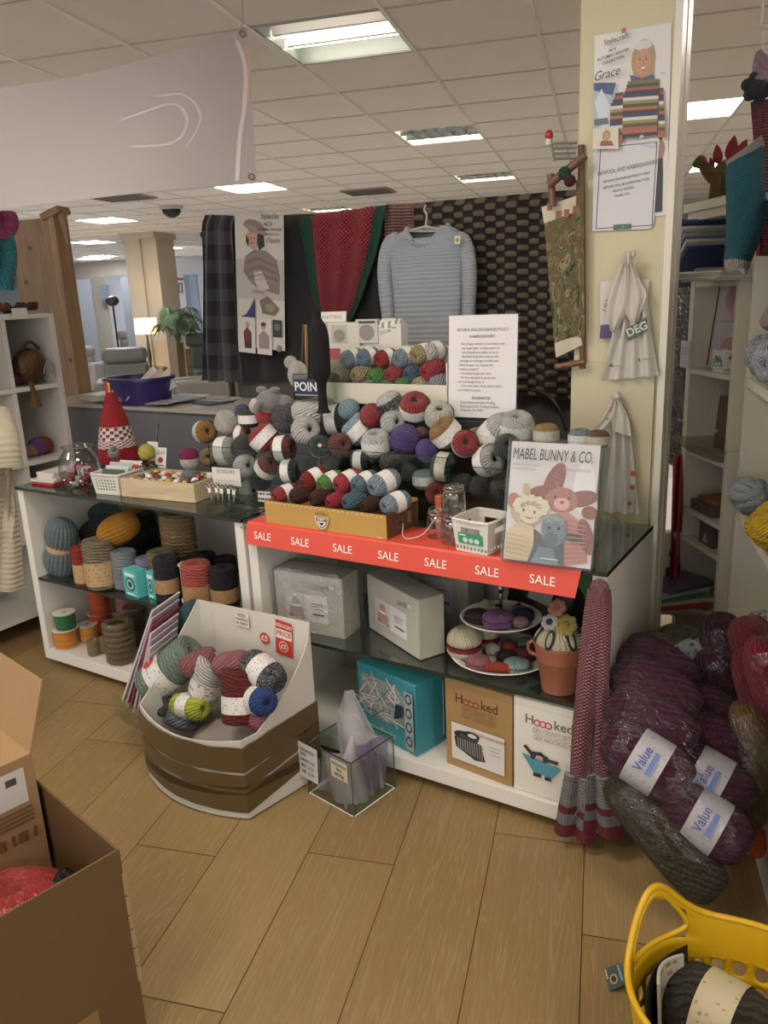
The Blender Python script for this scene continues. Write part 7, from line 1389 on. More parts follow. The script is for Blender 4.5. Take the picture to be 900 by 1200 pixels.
def bitem(nm, lab, cat, x, y, z, w, d, h, c, rz=0, tilt=0, items=None, bev=.001, group=None):
    t = obox(nm, lab, cat, (w, d, h), BM @ T(x, y, z) @ rot(rz, 'Z') @ rot(-tilt, 'X'), c if not isinstance(c, str) else mat(c, .45), bev, group)
    if items: pic(t, frame((0, -d / 2 - .0004, h / 2), (1, 0, 0), (0, 0, 1)), items)
    return t
bitem('pattern_folder', 'white pattern sheet with pink crochet pictures in the bookcase', 'folder', .15, .07, 1.279, .26, .01, .34, '#b3aeb0', 0, 6, [('r', -.12, -.16, -.11, .16, '#3a3c40'), ('e', .02, .08, .08, .05, '#a8848a'), ('e', .04, .03, .05, .03, '#b58d92'), ('r', -.09, .0, .1, .004, '#8a8486'), ('e', .03, -.09, .07, .04, '#a88a88'), ('t', 'Crochet', -.0, .14, .03, '#9c5a62', 1, 20)])
basket('white plastic basket with a green label on the bookcase shelf', BM @ T(.20, .05, 1.279), .085, .07, .075, '#3f8f7a', big=True)
bitem('info_card', 'pale grey info card clipped to the bookcase edge', 'card', .0, -.006, 1.28, .075, .002, .10, '#b9b9bc', 0, 0, [('r', -.03, .02, .03, .023, '#8a8a90'), ('r', -.03, .01, .02, .013, '#8a8a90'), ('r', -.03, .0, .03, .003, '#8a8a90')])
bitem('cork_board', 'brown framed board leaning at the back of the bookcase', 'board', .16, .12, .97, .3, .012, .20, '#5a4738', 0, 4, [('r', -.14, -.09, .14, .09, '#6a5642'), ('p', [(-.02, -.05), (.03, -.02), (.02, .03), (-.03, .01)], '#7d6850'), ('r', -.14, -.04, -.11, -.03, '#b9b5ac'), ('r', .1, -.02, .12, 0, '#a9a59c')])
t = thing('clear_tray', 'clear plastic tray with a wide lip on the bookcase shelf', 'tray', M=BM @ T(.18, .07, .969)); b = MB(); P = [(-.15, -.11), (.15, -.11), (.15, .08), (-.15, .08)]
b.hexa([(-.11, -.08, 0), (.11, -.08, 0), (-.11, .06, 0), (.11, .06, 0), (-.16, -.12, .05), (.16, -.12, .05), (-.16, .08, .05), (.16, .08, .05)]); b.build('tray', clear('#f4f4f0', .9, .4, .05, .1, 10, .12), t, smooth=0)
bitem('craft_tin', 'flat tin with an orange top on the small bookcase shelf', 'tin', .14, .08, .739, .16, .12, .04, '#5a5248'); bitem('wooden_tile', 'orange-brown flat block on top of the tin', 'block', .15, .08, .780, .12, .09, .02, '#8a5a3c'); bitem('grey_box', 'dark grey box with a silver triangle on the lower bookcase shelf', 'box', .17, .06, .619, .10, .06, .085, '#4d4b4a', 0, 0, [('p', [(-.02, -.03), (.02, -.03), (0, .01)], '#a5a3a0')]); bitem('white_box', 'small white box beside the grey one on the lower bookcase shelf', 'box', .08, .08, .619, .07, .06, .07, '#b9b6ae')
FO = [('#8a8c90', 'pale grey folder, lowest of the stack sliding out of the bookcase'), ('#9c3a2e', 'red folder in the stack sliding out of the bookcase'), ('#b9b4aa', 'white folder in the stack sliding out of the bookcase'), ('#3f7a52', 'green folder in the stack sliding out of the bookcase'), ('#a9aeb0', 'clear-fronted folder in the stack sliding out of the bookcase'), ('#54506a', 'dark navy folder on top of the stack sliding out of the bookcase')]
for q, (c, lab) in enumerate(FO):
    o = MB(); o.box(-.13, .13, -.11, .11, 0, .014); o = o.build('ring_folder', mat(c, .35), bevel=.002, smooth=0); o.matrix_world = BM @ T(.13 - .008 * q, -.10 + .015 * (q % 3), .382 + q * .0148) @ rot(-8 + q * 5, 'Z'); tag(o, lab, 'folder', 'folders in the bookcase')
# magazines and a blue file spilling from the bookcase top shelf
for q, (c, lab) in enumerate((('#2c3f6e', 'blue-covered magazine lowest of the slope at the top left of the bookcase'), ('#c4c2be', 'white-edged magazine second in the slope at the bookcase top'), ('#8f959c', 'grey magazine in the middle of the slope at the bookcase top'), ('#c9c5bc', 'cream magazine fourth in the slope at the bookcase top'), ('#34508c', 'bright blue magazine uppermost of the slope at the bookcase top'))):
    o = MB(); o.box(0, .20, -.09, .09, 0, .013); o = o.build('magazine', mat(c, .4), bevel=.002, smooth=0); o.matrix_world = BM @ T(-.045, .02, 1.575) @ rot(-42 - 1.5 * q, 'Y') @ T(.012 * q, -.004 * q, .0155 * q); tag(o, lab, 'magazine', 'papers at the bookcase top')
bpart('shelf', .03, BW - .02, .005, BD - .01, 1.575, 1.593)
for q in range(4):
    o = MB(); o.box(-.12, .12, -.08, .08, 0, .008); o = o.build('booklet', mat(['#a9a6a0', '#bdb9b2', '#b3afa8', '#c3c0b9'][q], .4), bevel=.001, smooth=0); o.matrix_world = BM @ T(.26, -.03 - .005 * q, 1.595 + q * .0085) @ rot(q * 4, 'Z'); tag(o, 'booklet in the flat pile under the teal stocking, %s from the bottom' % ['first', 'second', 'third', 'top one, fourth'][q], 'booklet', 'flat booklets under the stocking')
# knitted dinosaur on the bookcase
DK = 2.80
def D(px, py, dz=0): return DP(px, py, DK + dz)
dn = thing('knitted_dinosaur', 'brown knitted dinosaur with red back plates standing on the bookcase', 'soft toy', loc=(0, 0, 0)); dbm = yarn('#5f4a30', '#6f5a3a', 30, 20, .5); dr = yarn('#8a3038', None, 20, 14, .5)
b = MB(); P = smooth_path([D(822, 191), D(828, 199), D(836, 205), D(846, 205), D(860, 204), D(874, 212), D(888, 224)], 5); RR = smooth_path([(.018, 0, 0), (.02, 0, 0), (.03, 0, 0), (.046, 0, 0), (.052, 0, 0), (.036, 0, 0), (.012, 0, 0)], 5); b.tube(P, [q.x for q in RR], 18); b.ball(D(821, 190), .021, 0, 16, sz_=1.1); b.build('body', dbm, dn, smooth=70)
b = MB(); b.ball(D(817.5, 192), .015, 0, 14, sx=1.2); b.build('snout', yarn('#5a6a3a', None, 20, 10), dn, smooth=60)
for px, py, dz in ((836, 236, -.03), (845, 236, .04), (868, 236, -.03)): b = MB(); b.tube(smooth_path([D(px + 3, 208, dz), D(px + 2, 222, dz), D(px, py - 2, dz), D(px - 3, py, dz)], 4), .018, 12); b.build('leg', dbm, dn, smooth=60)
for px, py, r_, a in ((834, 191, .016, -20), (841, 181, .028, -8), (858, 174, .036, 8), (869, 176, .032, 25), (880, 192, .022, 40)):
    b = MB(); b.lathe(_prof([(0, -1), (.55, -.6), (.62, 0), (.35, .6), (0, 1)], 3), 16); o = b.build('back_plate', dr, dn, smooth=70); o.matrix_local = T(D(px, py)) @ Matrix.Rotation(YAW, 4, 'Z') @ rot(a, 'Y') @ Matrix.Diagonal((r_, r_ * .35, r_ * 1.25, 1))
# ================================================================== RIGHT: NEAR SHELF UNIT OF YARN (parallel to the building's grid)
nu_ = thing('shelf_unit', 'white shelf unit of chunky yarn cut by the right edge of the photo', 'shelf unit', M=MR @ T(.47, 0, 0)); NY0, NY1, ND, NH = 1.55, 2.88, .35, 1.84; wh4 = mat('#c9c3b2', .4, .03)
def npart(nm, *a, m=wh4): b = MB(); b.box(*a); return b.build(nm, m, nu_, bevel=.0015, smooth=0)
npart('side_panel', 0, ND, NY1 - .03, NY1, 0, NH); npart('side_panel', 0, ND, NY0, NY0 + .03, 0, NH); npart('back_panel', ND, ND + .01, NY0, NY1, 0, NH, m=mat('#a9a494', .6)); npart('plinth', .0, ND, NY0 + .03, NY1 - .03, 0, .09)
npart('upright', .004, ND, 2.22, 2.25, .09, NH - .02)
for z in (.40, .815, 1.255): npart('shelf', 0, ND, NY0 + .03, NY1 - .03, z, z + .03)
npart('top', -.005, ND + .01, NY0 - .005, NY1 + .005, NH - .02, NH)
def nball(ry, z, s_, c, c2, lab, x=.05, lumpy=True):
    M = MR @ T(.47 + x, ry, z); t = thing('chunky_yarn', lab, 'yarn', M=M, group='chunky yarn on the right shelf unit'); rg = random.Random(int(ry * 1000) + int(z * 77)); b = MB()
    for q in range(9):
        pts_ = []; ax = V((rg.gauss(0, 1), rg.gauss(0, 1), rg.gauss(0, 1))).normalized(); u_ = ax.orthogonal().normalized(); w_ = ax.cross(u_)
        for i in range(18): a = 2 * PI * i / 18; pts_.append((u_ * math.cos(a) + w_ * math.sin(a)) * s_ * (.74 + .06 * math.sin(a * 3 + q)) + ax * s_ * .12 * math.sin(q * 2.1))
        pts_ = [V((p.x, p.y * 1.15, p.z * .8 + s_ * .95)) for p in pts_]; b.tube(pts_, s_ * .22, 8, closed=True)
    b.ball((0, 0, s_ * .95), s_ * .72, 0, 16, sz_=.8); b.build('strands', yarn(c, c2, 14, 40, .6), t, smooth=60); return t
nball(2.66, 1.287, .085, '#8d9096', '#a9abb0', 'chunky grey yarn on the upper shelf of the right unit', .04); nball(2.70, 1.43, .05, '#a88a8e', '#b99aa0', 'chunky dusty pink yarn resting on the grey one', .05); nball(2.48, 1.287, .085, '#999ca2', '#b5b7ba', 'second chunky grey yarn nearer on the upper shelf', .03)
nball(2.74, .847, .07, '#8d9c9e', '#b5bdbb', 'chunky pale blue and grey yarn on the middle shelf of the right unit', .02); nball(2.27, .847, .10, '#c7a420', '#b08f1c', 'bright yellow chunky yarn on the middle shelf', .03); nball(2.37, .625, .07, '#b9b9b6', '#3a3a3c', 'black and white flecked yarn on the lower shelf', .02) if False else nball(2.36, .432, .12, '#b5b5b3', '#3a3a3c', 'black and white flecked chunky yarn on the lower shelf', .04)
for q, (ry, c, lab) in enumerate(((2.62, '#a98d92', 'dusty rose chunky yarn behind the grey ones'), (1.95, '#7d8c94', 'blue-grey chunky yarn at the near end of the upper shelf'), (2.05, '#b5a13a', 'mustard chunky yarn at the near end of the middle shelf'))): nball(ry, 1.287 if q < 2 else .847, .08, c, None, lab, .20 if q == 0 else .1)
# teal stocking, red scarf and knitted flowers hanging from the shelf unit
st = thing('knitted_stocking', 'teal Christmas stocking with a white cuff and toe hanging at the upper right', 'stocking', loc=(0, 0, 0)); SK_ = 2.30
pxcloth([(854, 196), (858, 178), (870, 165)][::1] and [(853, 190), (855, 196), (857, 200)], [(886, 163), (888, 168), (889, 175)], 0, knit('#cfc9bd', None, 30, 20, 'x', 1), st, 'cuff', .0, 1, .02, 16, 8, bulge=.02, k=SK_)
pxcloth([(856, 196), (857, 240), (857, 280), (856, 305)], [(888, 172), (889, 220), (889, 262), (872, 306)], 0, knit('#174d5b', '#1f5a68', 26, 40, 'x', .7), st, 'leg', .0, 1, .02, 18, 24, bulge=.03, k=SK_)
pxcloth([(856, 303), (857, 310), (862, 316)], [(872, 305), (871, 312), (866, 317)], 0, knit('#cfc9bd', None, 20, 10, 'x', 1), st, 'toe', 0, 1, .02, 12, 8, bulge=.025, k=SK_)
b = MB(); b.tube(smooth_path([DP(886, 165, SK_), DP(889, 150, SK_), DP(893, 122, SK_), DP(896, 110, SK_)], 5), .006, 8); b.build('hanging_loop', yarn('#7d2a38', None, 4, 20), st)
t = thing('knitted_scarf', 'dark red ribbed scarf hanging behind the teal stocking', 'scarf', loc=(0, 0, 0)); pxcloth([(884, 120), (888, 200), (886, 300)], [(900, 118), (903, 210), (902, 300)], 0, knit('#6f2430', '#8f4a50', 8, 50, 'bars', 1), t, 'body', .01, 3, .012, k=2.40)
t = thing('knitted_flower', 'dark green and navy knitted flower hanging at the top right edge', 'knitted flower', loc=(0, 0, 0)); b = MB()
for q in range(6): a = q * PI / 3 + .3; b.tube([DP(887, 103, 2.25), DP(887 + 9 * math.cos(a), 103 + 9 * math.sin(a), 2.25)], [.022, .016], 12); b.ball(DP(887 + 12 * math.cos(a), 103 + 12 * math.sin(a), 2.25), .017, 0, 12)
b.build('petals', yarn('#2c3334', '#323c52', 16, 8), t, smooth=60); b = MB(); b.ball(DP(887, 103, 2.22), .022, 0, 14); b.build('centre', yarn('#2a2a30', None, 16, 8), t, smooth=60)
t = thing('knitted_loops', 'pale pink knitted loops hanging above the dark flower at the right edge', 'knitwear', loc=(0, 0, 0)); b = MB()
for q in range(6): b.tube(smooth_path([DP(890 + q * 2, 62 + q * 2, 2.26), DP(886 + q * 3, 78, 2.25 + .01 * q), DP(888 + q * 2, 95, 2.24), DP(893 + q * 2, 80, 2.25)], 5, True), .010, 8, closed=True)
b.build('loops', yarn('#a88f98', None, 6, 30), t, smooth=60)
t = thing('peg_rail', 'white ceiling rail from which the stocking and flower hang', 'rail', loc=(0, 0, 0)); b = MB(); a, c = DP(892, 30, 2.3), DP(960, 40, 2.1); b.tube([a, c], .008, 8); b.tube([a, V((a.x, a.y, CZ))], .005, 8); b.tube([c, V((c.x, c.y, CZ))], .005, 8); b.tube([DP(893, 31, 2.3), DP(895, 112, 2.3)], .002, 6); b.build('rail', mat('#b9b4a8', .4), t)
# gap between pillar and bookcase: dark packs, red cloth
t = thing('yarn_pack', 'tall clear pack of dark grey feathery yarn hanging between pillar and bookcase', 'yarn pack', loc=(0, 0, 0)); b = MB()
for q in range(11): b.ball(DP(806 - q * 1.3, 305 + q * 22, 3.3), .065, 0, 16, sx=.6, sz_=1.2, wob=.5)
b.build('yarn', yarn('#34373a', '#54585a', 12, 8, 1), t, smooth=60); pxcloth([(800, 292), (790, 420), (783, 560)], [(816, 290), (808, 420), (800, 560)], 0, clear('#ffffff', .95, .3, .08, .9, 30), t, 'plastic_sleeve', .03, 2, .001, k=3.18)
t = thing('red_cloth', 'red cloth hanging low between the pillar and the bookcase', 'cloth', loc=(0, 0, 0)); pxcloth([(790, 534), (788, 600), (782, 720)], [(802, 532), (799, 600), (793, 722)], 0, mat('#8a2c34', .7, .1, 8), t, 'cloth', .02, 3, .004, k=3.12)
t = thing('gift_bag', 'cream gift bag with a black feather print low beside the pillar', 'bag', M=T(DP(783, 648, 3.15)) @ Matrix.Rotation(YAW, 4, 'Z')); b = MB(); b.hexa([(-.03, -.03, -.13), (.045, -.03, -.13), (-.03, .03, -.13), (.045, .03, -.13), (-.02, -.02, .09), (.04, -.02, .09), (-.02, .02, .09), (.04, .02, .09)]); b.build('bag', mat('#bdb7a0', .6), t, smooth=0); pic(t, frame((0.01, -.031, 0), (1, 0, 0), (0, .05, 1)), [('p', [(-.02, .0), (0, .08), (.015, .01), (.0, -.02)], '#2a2826'), ('p', [(-.03, -.12), (.03, -.12), (.03, -.04), (-.03, -.05)], '#4a2c28')])
# ================================================================== BAGGED YARN ON THE FLOOR
def wrapmesh(parent, pts_, m, name='plastic_wrap', jit=.006):
    bm = bmesh.new()
    for p in pts_: bm.verts.new(p)
    r_ = bmesh.ops.convex_hull(bm, input=bm.verts)
    bmesh.ops.delete(bm, geom=[g for g in r_['geom_interior'] if isinstance(g, bmesh.types.BMVert)], context='VERTS')
    bmesh.ops.triangulate(bm, faces=bm.faces); bmesh.ops.subdivide_edges(bm, edges=bm.edges, cuts=3, use_grid_fill=True)
    for v in bm.verts: v.co += V((noise.noise(v.co * 16), noise.noise(v.co * 16 + V((5, 0, 0))), noise.noise(v.co * 16 + V((0, 7, 0))))) * jit
    me = bpy.data.meshes.new(name); bm.to_mesh(me); bm.free(); me.materials.append(m); me.polygons.foreach_set('use_smooth', [True] * len(me.polygons))
    o = bpy.data.objects.new(name, me); COL.objects.link(o); o.parent = parent; return o
wrapm = clear('#ffffff', .97, .5, .08, .9, 24)
plb = printed('#a8a3a6', '#8d90a6', 5, .6, 12)
def ypack(name, label, sk, ym, band=None, wrap=wrapm, kind='skein', bandname='Value'):
    """a clear pack of skeins: sk = list of (px, py, k, dia px, axis px, axis py, axis dk, length ratio, banded)"""
    t = thing(name, label, 'yarn pack', loc=(0, 0, 0)); hull = []
    for (px, py, k, d, ax, ay, ak, l, bd) in sk:
        p = DP(px, py, k); a = (DP(px + ax, py + ay, k + ak) - p).normalized(); dd = sz(d, p); o = inst('skein', T_YARN['skein'], ym, t); M = axis_M(p, a) @ Matrix.Diagonal((dd, dd, dd * l, 1)); o.matrix_local = M
        if bd:
            k_ = inst('paper_band', T_BAND['skein'], band, o); n__ = (EYE - p); n__ = (n__ - a * n__.dot(a)).normalized(); pic(t, frame(p + n__ * dd * .522 + a * dd * .02, a.cross(n__) * (-1 if a.cross(n__).z < 0 else 1), n__.cross(a.cross(n__) * (-1 if a.cross(n__).z < 0 else 1))), [('t', 'Value', 0, .010, .034, '#3f4f8c', .85, 0, .012), ('r', -.03, -.02, .03, -.008, '#5a6ea6'), ('r', -.03, -.026, .01, -.024, '#7d7d86')], 'lettering')
        u_ = a.orthogonal().normalized(); w_ = a.cross(u_)
        for i in range(10):
            q = 2 * PI * i / 10
            for s_ in (-1, 1): hull.append(p + a * s_ * dd * l * .55 + (u_ * math.cos(q) + w_ * math.sin(q)) * dd * .5)
            for s_ in (-1, 1): hull.append(p + a * s_ * dd * l * .8 + (u_ * math.cos(q) + w_ * math.sin(q)) * dd * .22)
    wrapmesh(t, hull, wrap); return t
plum = yarn('#451c2f', '#381826', 20, 8, .6); plum2 = yarn('#3b1923', '#30141d', 20, 8, .6)
ypack('yarn_pack', 'large clear pack of plum purple yarn leaning beside the right display unit', [(758, 892, 2.02, 66, 50, 32, -.05, 1.0, 1), (826, 962, 1.98, 66, 50, 32, -.05, 1.0, 1), (763, 848, 2.10, 66, 50, 30, -.05, 1.0, 0), (828, 912, 2.06, 66, 50, 30, -.05, 1.0, 1), (768, 810, 2.18, 64, 50, 30, -.05, 1.0, 0), (828, 868, 2.15, 64, 50, 30, -.05, 1.0, 0), (771, 782, 2.27, 60, 50, 30, -.05, .95, 0), (824, 832, 2.24, 60, 50, 30, -.05, .95, 0)], plum, plb)
ypack('yarn_pack', 'smaller clear pack of maroon yarn standing behind the big plum pack', [(846, 800, 2.30, 52, 10, 30, 0, 1, 0), (848, 758, 2.36, 50, 5, 30, .02, 1, 0), (868, 800, 2.42, 50, 5, 30, .02, 1, 0)], plum2, plb)
ypack('yarn_pack', 'clear pack of red yarn at the right edge above the olive pack', [(889, 800, 2.10, 52, 8, 30, 0, 1, 0), (884, 762, 2.17, 50, 8, 30, 0, 1, 0), (905, 790, 1.98, 56, 8, 30, 0, 1, 0)], yarn('#701a25', '#5e141e', 20, 8, .6))
ypack('yarn_pack', 'clear pack of olive brown yarn between the plum pack and the right unit', [(882, 855, 2.10, 48, 6, 30, 0, .9, 0), (880, 900, 2.10, 44, 4, 30, 0, .9, 0), (878, 938, 2.07, 42, 4, 30, 0, .85, 0)], yarn('#5f4a22', '#4b3a1c', 20, 8, .6))
ypack('yarn_pack', 'orange yarn pack at the foot of the olive pack', [(882, 985, 2.06, 30, 2, 30, 0, .75, 0)], yarn('#c4552a', None, 20, 8, .6))
ypack('yarn_pack', 'long clear pack of brown flecked yarn lying on the floor under the plum pack', [(758, 950, 2.06, 66, 30, 36, -.03, 1, 0), (786, 985, 2.01, 66, 30, 36, -.03, 1, 0), (806, 1012, 1.98, 60, 30, 30, -.03, .9, 0)], yarn('#342b1e', '#4f4432', 24, 10, .8))
ypack('yarn_pack', 'grey clear yarn pack slumped behind the plum pack at the unit side', [(780, 772, 2.45, 56, 30, 10, 0, .8, 0), (802, 758, 2.58, 50, 30, 5, 0, .8, 0)], yarn('#6f6a62', '#57524b', 18, 10, .6))
t = thing('silver_label_pack', 'silvery labelled pack crumpled behind the plum pack', 'yarn pack', M=T(DP(812, 775, 2.36)) @ Matrix.Rotation(YAW, 4, 'Z') @ rot(-25, 'X') @ rot(-14, 'Y')); b = MB(); b.sheet(lambda u, v: V((-.05 + .1 * u, .012 * math.sin(u * 9 + v * 5), -.06 + .12 * v)), 16, 16, .02); b.build('pack', printed('#a9aaa8', '#4d5a6a', 5, .52, 4), t, smooth=60)
# ================================================================== YELLOW BASKET
YBK = thing('laundry_basket', 'yellow flexible plastic basket with round holes at the lower right corner', 'basket', loc=(-.085, 1.33, 0)); yl = mat('#c79d12', .38, .03)
RX, RY_, HB = .225, .20, .305; nA, nZ = 15, 5; AH = 2.72        # handle direction
def bw(a, v, out=0):
    k = .80 + .20 * v; d = abs(((a - AH + PI) % (2 * PI)) - PI); d2 = abs(((a - AH - PI + PI) % (2 * PI)) - PI); lift = .105 * math.exp(-(d / .40) ** 2) + .105 * math.exp(-(d2 / .40) ** 2)
    z = HB * v + lift * max(0, (v - .78) / .22); return V(((RX * k + out) * math.cos(a), (RY_ * k + out) * math.sin(a), z))
b = MB()
zr = [0, .12, .27, .42, .57, .72, .80]
for i in range(nA * 2):
    for j in range(len(zr) - 1):
        a0, a1 = PI * i / nA, PI * (i + 1) / nA; v0, v1 = zr[j], zr[j + 1]
        if 0 < j < 6 - 0 and j < len(zr) - 1 and j >= 1 and j <= 5 and zr[j + 1] <= .72:
            c = bw((a0 + a1) / 2, (v0 + v1) / 2); ring_o = []; ring_i = []
            for q in range(16):
                w_ = 2 * PI * q / 16; cx_, cy_ = math.cos(w_), math.sin(w_); m_ = max(abs(cx_), abs(cy_)); sx_, sy_ = cx_ / m_ * .5 + .5, cy_ / m_ * .5 + .5
                ring_o.append(bw(a0 + (a1 - a0) * sx_, v0 + (v1 - v0) * sy_)); ring_i.append(bw(a0 + (a1 - a0) * (.5 + .32 * cx_), v0 + (v1 - v0) * (.5 + .36 * cy_)))
            b.add(ring_o + ring_i, [(q, (q + 1) % 16, 16 + (q + 1) % 16, 16 + q) for q in range(16)])
        else: b.add([bw(a0, v0), bw(a1, v0), bw(a1, v1), bw(a0, v1)], [(0, 1, 2, 3)])
    # rim band above the holes, cut by the two hand openings
    a0, a1 = PI * i / nA, PI * (i + 1) / nA; am = (a0 + a1) / 2
    dm = min(abs(((am - AH + PI) % (2 * PI)) - PI), abs(((am - AH) % (2 * PI)) - PI))
    for q in range(6):
        v0, v1 = .80 + .2 * q / 6, .80 + .2 * (q + 1) / 6
        if dm < .42 and .8 + .2 * q / 6 >= .83 and q < 5: continue
        b.add([bw(a0, v0), bw(a1, v0), bw(a1, v1), bw(a0, v1)], [(0, 1, 2, 3)])
o = b.build('wall', yl, YBK, smooth=60); bm = bmesh.new(); bm.from_mesh(o.data); bmesh.ops.remove_doubles(bm, verts=bm.verts, dist=.0005); bm.to_mesh(o.data); bm.free(); s_ = o.modifiers.new('thick', 'SOLIDIFY'); s_.thickness = .004; s_.offset = 0
o.data.polygons.foreach_set('use_smooth', [True] * len(o.data.polygons))
b = MB(); b.lathe([(0, 0), (.8, 0), (.8, .012), (0, .012)], 48); b.M = Matrix.Identity(4); o = b.build('floor_panel', yl, YBK, smooth=30); o.scale = (RX, RY_, 1); o.location = (0, 0, .0)
b = MB(); b.tube([bw(2 * PI * i / 96, 1) for i in range(96)], .0068, 10, closed=True); b.build('rim', yl, YBK, smooth=60)
for hq in (0, PI):
    b = MB(); P = []
    for i in range(25):
        w_ = 2 * PI * i / 24; P.append(bw(AH + hq + .42 * math.cos(w_), .905 + .075 * math.sin(w_)))
    b.tube(P[:-1], .0055, 8, closed=True); b.build('handle_edge', yl, YBK, smooth=60)
BC = V((-.085, 1.33, 0))
def bskein(x, y, z, d, ax, c, c2, lab, band, l=1): return wool('skein', BC + V((x, y, z)), d, ax, yarn(c, c2, 22, 8), lab, band, 'yarn_skein', 'skeins in the yellow basket', l=l)
q_ = ZP(842, 1198, .16) - BC
bskein(q_.x, q_.y, .17, .165, (.95, -.2, .0), '#2f2c20', None, 'dark olive yarn skein with a pale band lying in the yellow basket', printed('#b5ac8c', '#94714f', 6, .6, 12), .8)
bskein(.03, .06, .07, .12, (.9, -.2, 0), '#3a3426', None, 'dark brown yarn skein beneath in the yellow basket', None, .9); bskein(.06, -.08, .075, .12, (.8, .4, 0), '#2c2a22', None, 'second dark skein beneath in the yellow basket', None, .9)
t = thing('magazine', 'curled magazine with a white back standing inside the yellow basket', 'magazine', loc=BC + V((-.13, .03, .02)), rz=rad(74)); b = MB(); b.sheet(lambda u, v: V((-.05 + .10 * u, .02 * math.sin(u * 3) + .02 * v, .25 * v)), 16, 8, .006); b.build('pages', printed('#b5ada0', '#7d766c', 12, .55, 5), t, smooth=60); b = MB(); b.sheet(lambda u, v: V((-.085 + .17 * u, .02 * math.sin(u * 3) + .02 * v + .010, .245 * v)), 16, 8, .002); b.build('cover', mat('#2c2a24', .35), t, smooth=60)
t = thing('yarn_label', 'dark green and white swing tag lying on the floor against the yellow basket', 'tag', M=T(ZP(721, 1145, .012)) @ rot(-60, 'Z') @ rot(28, 'X')); b = MB(); b.box(-.03, .03, -.022, .022, 0, .002); b.build('card', mat('#3f4f4c', .4), t, smooth=0); pic(t, T(0, 0, .0021), [('r', -.028, -.02, .0, -.016, '#a9aaa4'), ('e', .006, -.004, .014, .010, '#9a8d6a'), ('e', .006, -.004, .009, .006, '#2c2a24'), ('r', -.026, .012, .02, .018, '#6f8f98')])
# ================================================================== FOREGROUND: CARTONS
kr = mat('#644b2a', .75, .05, 4); kri = mat('#9a7a54', .8, .05, 4)
A = ZP(140, 995, .50); e1 = ZP(45, 915, .5) - A; e1.normalize(); e2 = ZP(0, 1078, .5) - A; e2 = (e2 - e1 * e2.dot(e1)).normalized()
CBM = frame((A.x, A.y, 0), e1, e2); W_, D_, H_, th = .60, .56, .50, .005
cbx = thing('open_carton', 'large open brown cardboard carton at the lower left corner', 'cardboard box', M=CBM)
def cw(nm, *a, m=kr): b = MB(); b.box(*a); return b.build(nm, m, cbx, bevel=.0008, smooth=0)
b = MB(); n_ = 26                                                    # the near right wall has a ragged torn corner edge
cw('side_wall', 0, th, 0, D_, 0, H_); cw('side_wall', W_ - th, W_, 0, D_, 0, H_); cw('end_wall', th, W_ - th, 0, th, 0, H_); cw('end_wall', th, W_ - th, D_ - th, D_, 0, H_); cw('bottom', th, W_ - th, th, D_ - th, 0, .006)
rg = random.Random(6); b = MB(); pz = H_ - .06
for q in range(6): hh = rg.uniform(.03, .06); b.box(-.002, .003, -.003 - rg.uniform(0, .004), .004, pz - hh, pz); pz -= hh + .006
b.build('torn_edge', mat('#a08560', .9), cbx, smooth=0)
b = MB(); b.box(-.001, 0, .10, .15, 0, .16); b.build('tape_strip', mat('#86683f', .35), cbx, smooth=0)
IZ = .60; q0 = CBM.inverted() @ ZP(37, 882, IZ)
inn = thing('address_carton', 'smaller brown carton with a white address label standing inside the open carton', 'cardboard box', M=CBM @ T(q0.x, max(q0.y, .008), 0)); iw, id_ = .24, .40
b = MB(); b.box(0, iw, 0, id_, .008, IZ); b.build('body', kri, inn, bevel=.002, smooth=0)
F = frame((-.0004, .10, IZ - .07), (0, -1, 0), (0, 0, 1)); I = [('r', -.16, -.045, .075, .045, '#cbc5ba'), ('r', .03, .01, .055, .028, '#4a4744')]
for q in range(5): I.append(('r', -.14, .03 - q * .014, .0 - .02 * (q % 2), .034 - q * .014, '#85807a'))
for q in range(4): I.append(('r', -.15, -.062 - q * .011, .08, -.056 - q * .011, '#6f5438'))
for q in range(14): I.append(('r', -.15 + q * .017, -.14, -.15 + q * .017 + (.004 + .005 * (q % 3)), -.112, '#6a4f34'))
I.append(('l', [(.02, -.25), (.05, -.246)], .003, '#2a2420')); pic(inn, F, I)
fl_ = MB(); fl_.hexa([(0, 0, IZ), (iw, 0, IZ), (0, .004, IZ), (iw, .004, IZ), (-.0, -.055, IZ + .165), (iw + .02, -.055, IZ + .165), (-.0, -.051, IZ + .166), (iw + .02, -.051, IZ + .166)]); fl_.build('raised_flap', kri, inn, smooth=0)
p = ZP(20, 1050, .36); t = thing('bagged_yarn', 'red yarn hank in a clear bag inside the open carton', 'yarn', loc=(p.x + .02, p.y - .03, .006)); b = MB()
for q in range(16):
    rr = .04 + .0075 * q; b.tube([(rr * math.cos(i * PI / 16), rr * .9 * math.sin(i * PI / 16), .40 - (rr / .16) ** 2.5 * .09 + .004 * math.sin(i * 1.7 + q)) for i in range(32)], .0085, 6, closed=True)
b.build('strands', yarn('#a82a26', None, 6, 60, .5), t, smooth=60); b = MB(); b.lathe(_prof([(0, .40), (.06, .395), (.12, .36), (.15, .31), (.15, .06), (.1, .0)], 3), 26, wob=.05); b.build('yarn_core', yarn('#8f211f', None, 10, 30, .5), t, smooth=60)
b = MB(); b.lathe(_prof([(.0, .42), (.07, .412), (.135, .375), (.165, .31), (.168, .05)], 3), 30, wob=.1); b.build('plastic_bag', clear('#ffffff', .97, .2, .06, .6, 16), t, smooth=60)
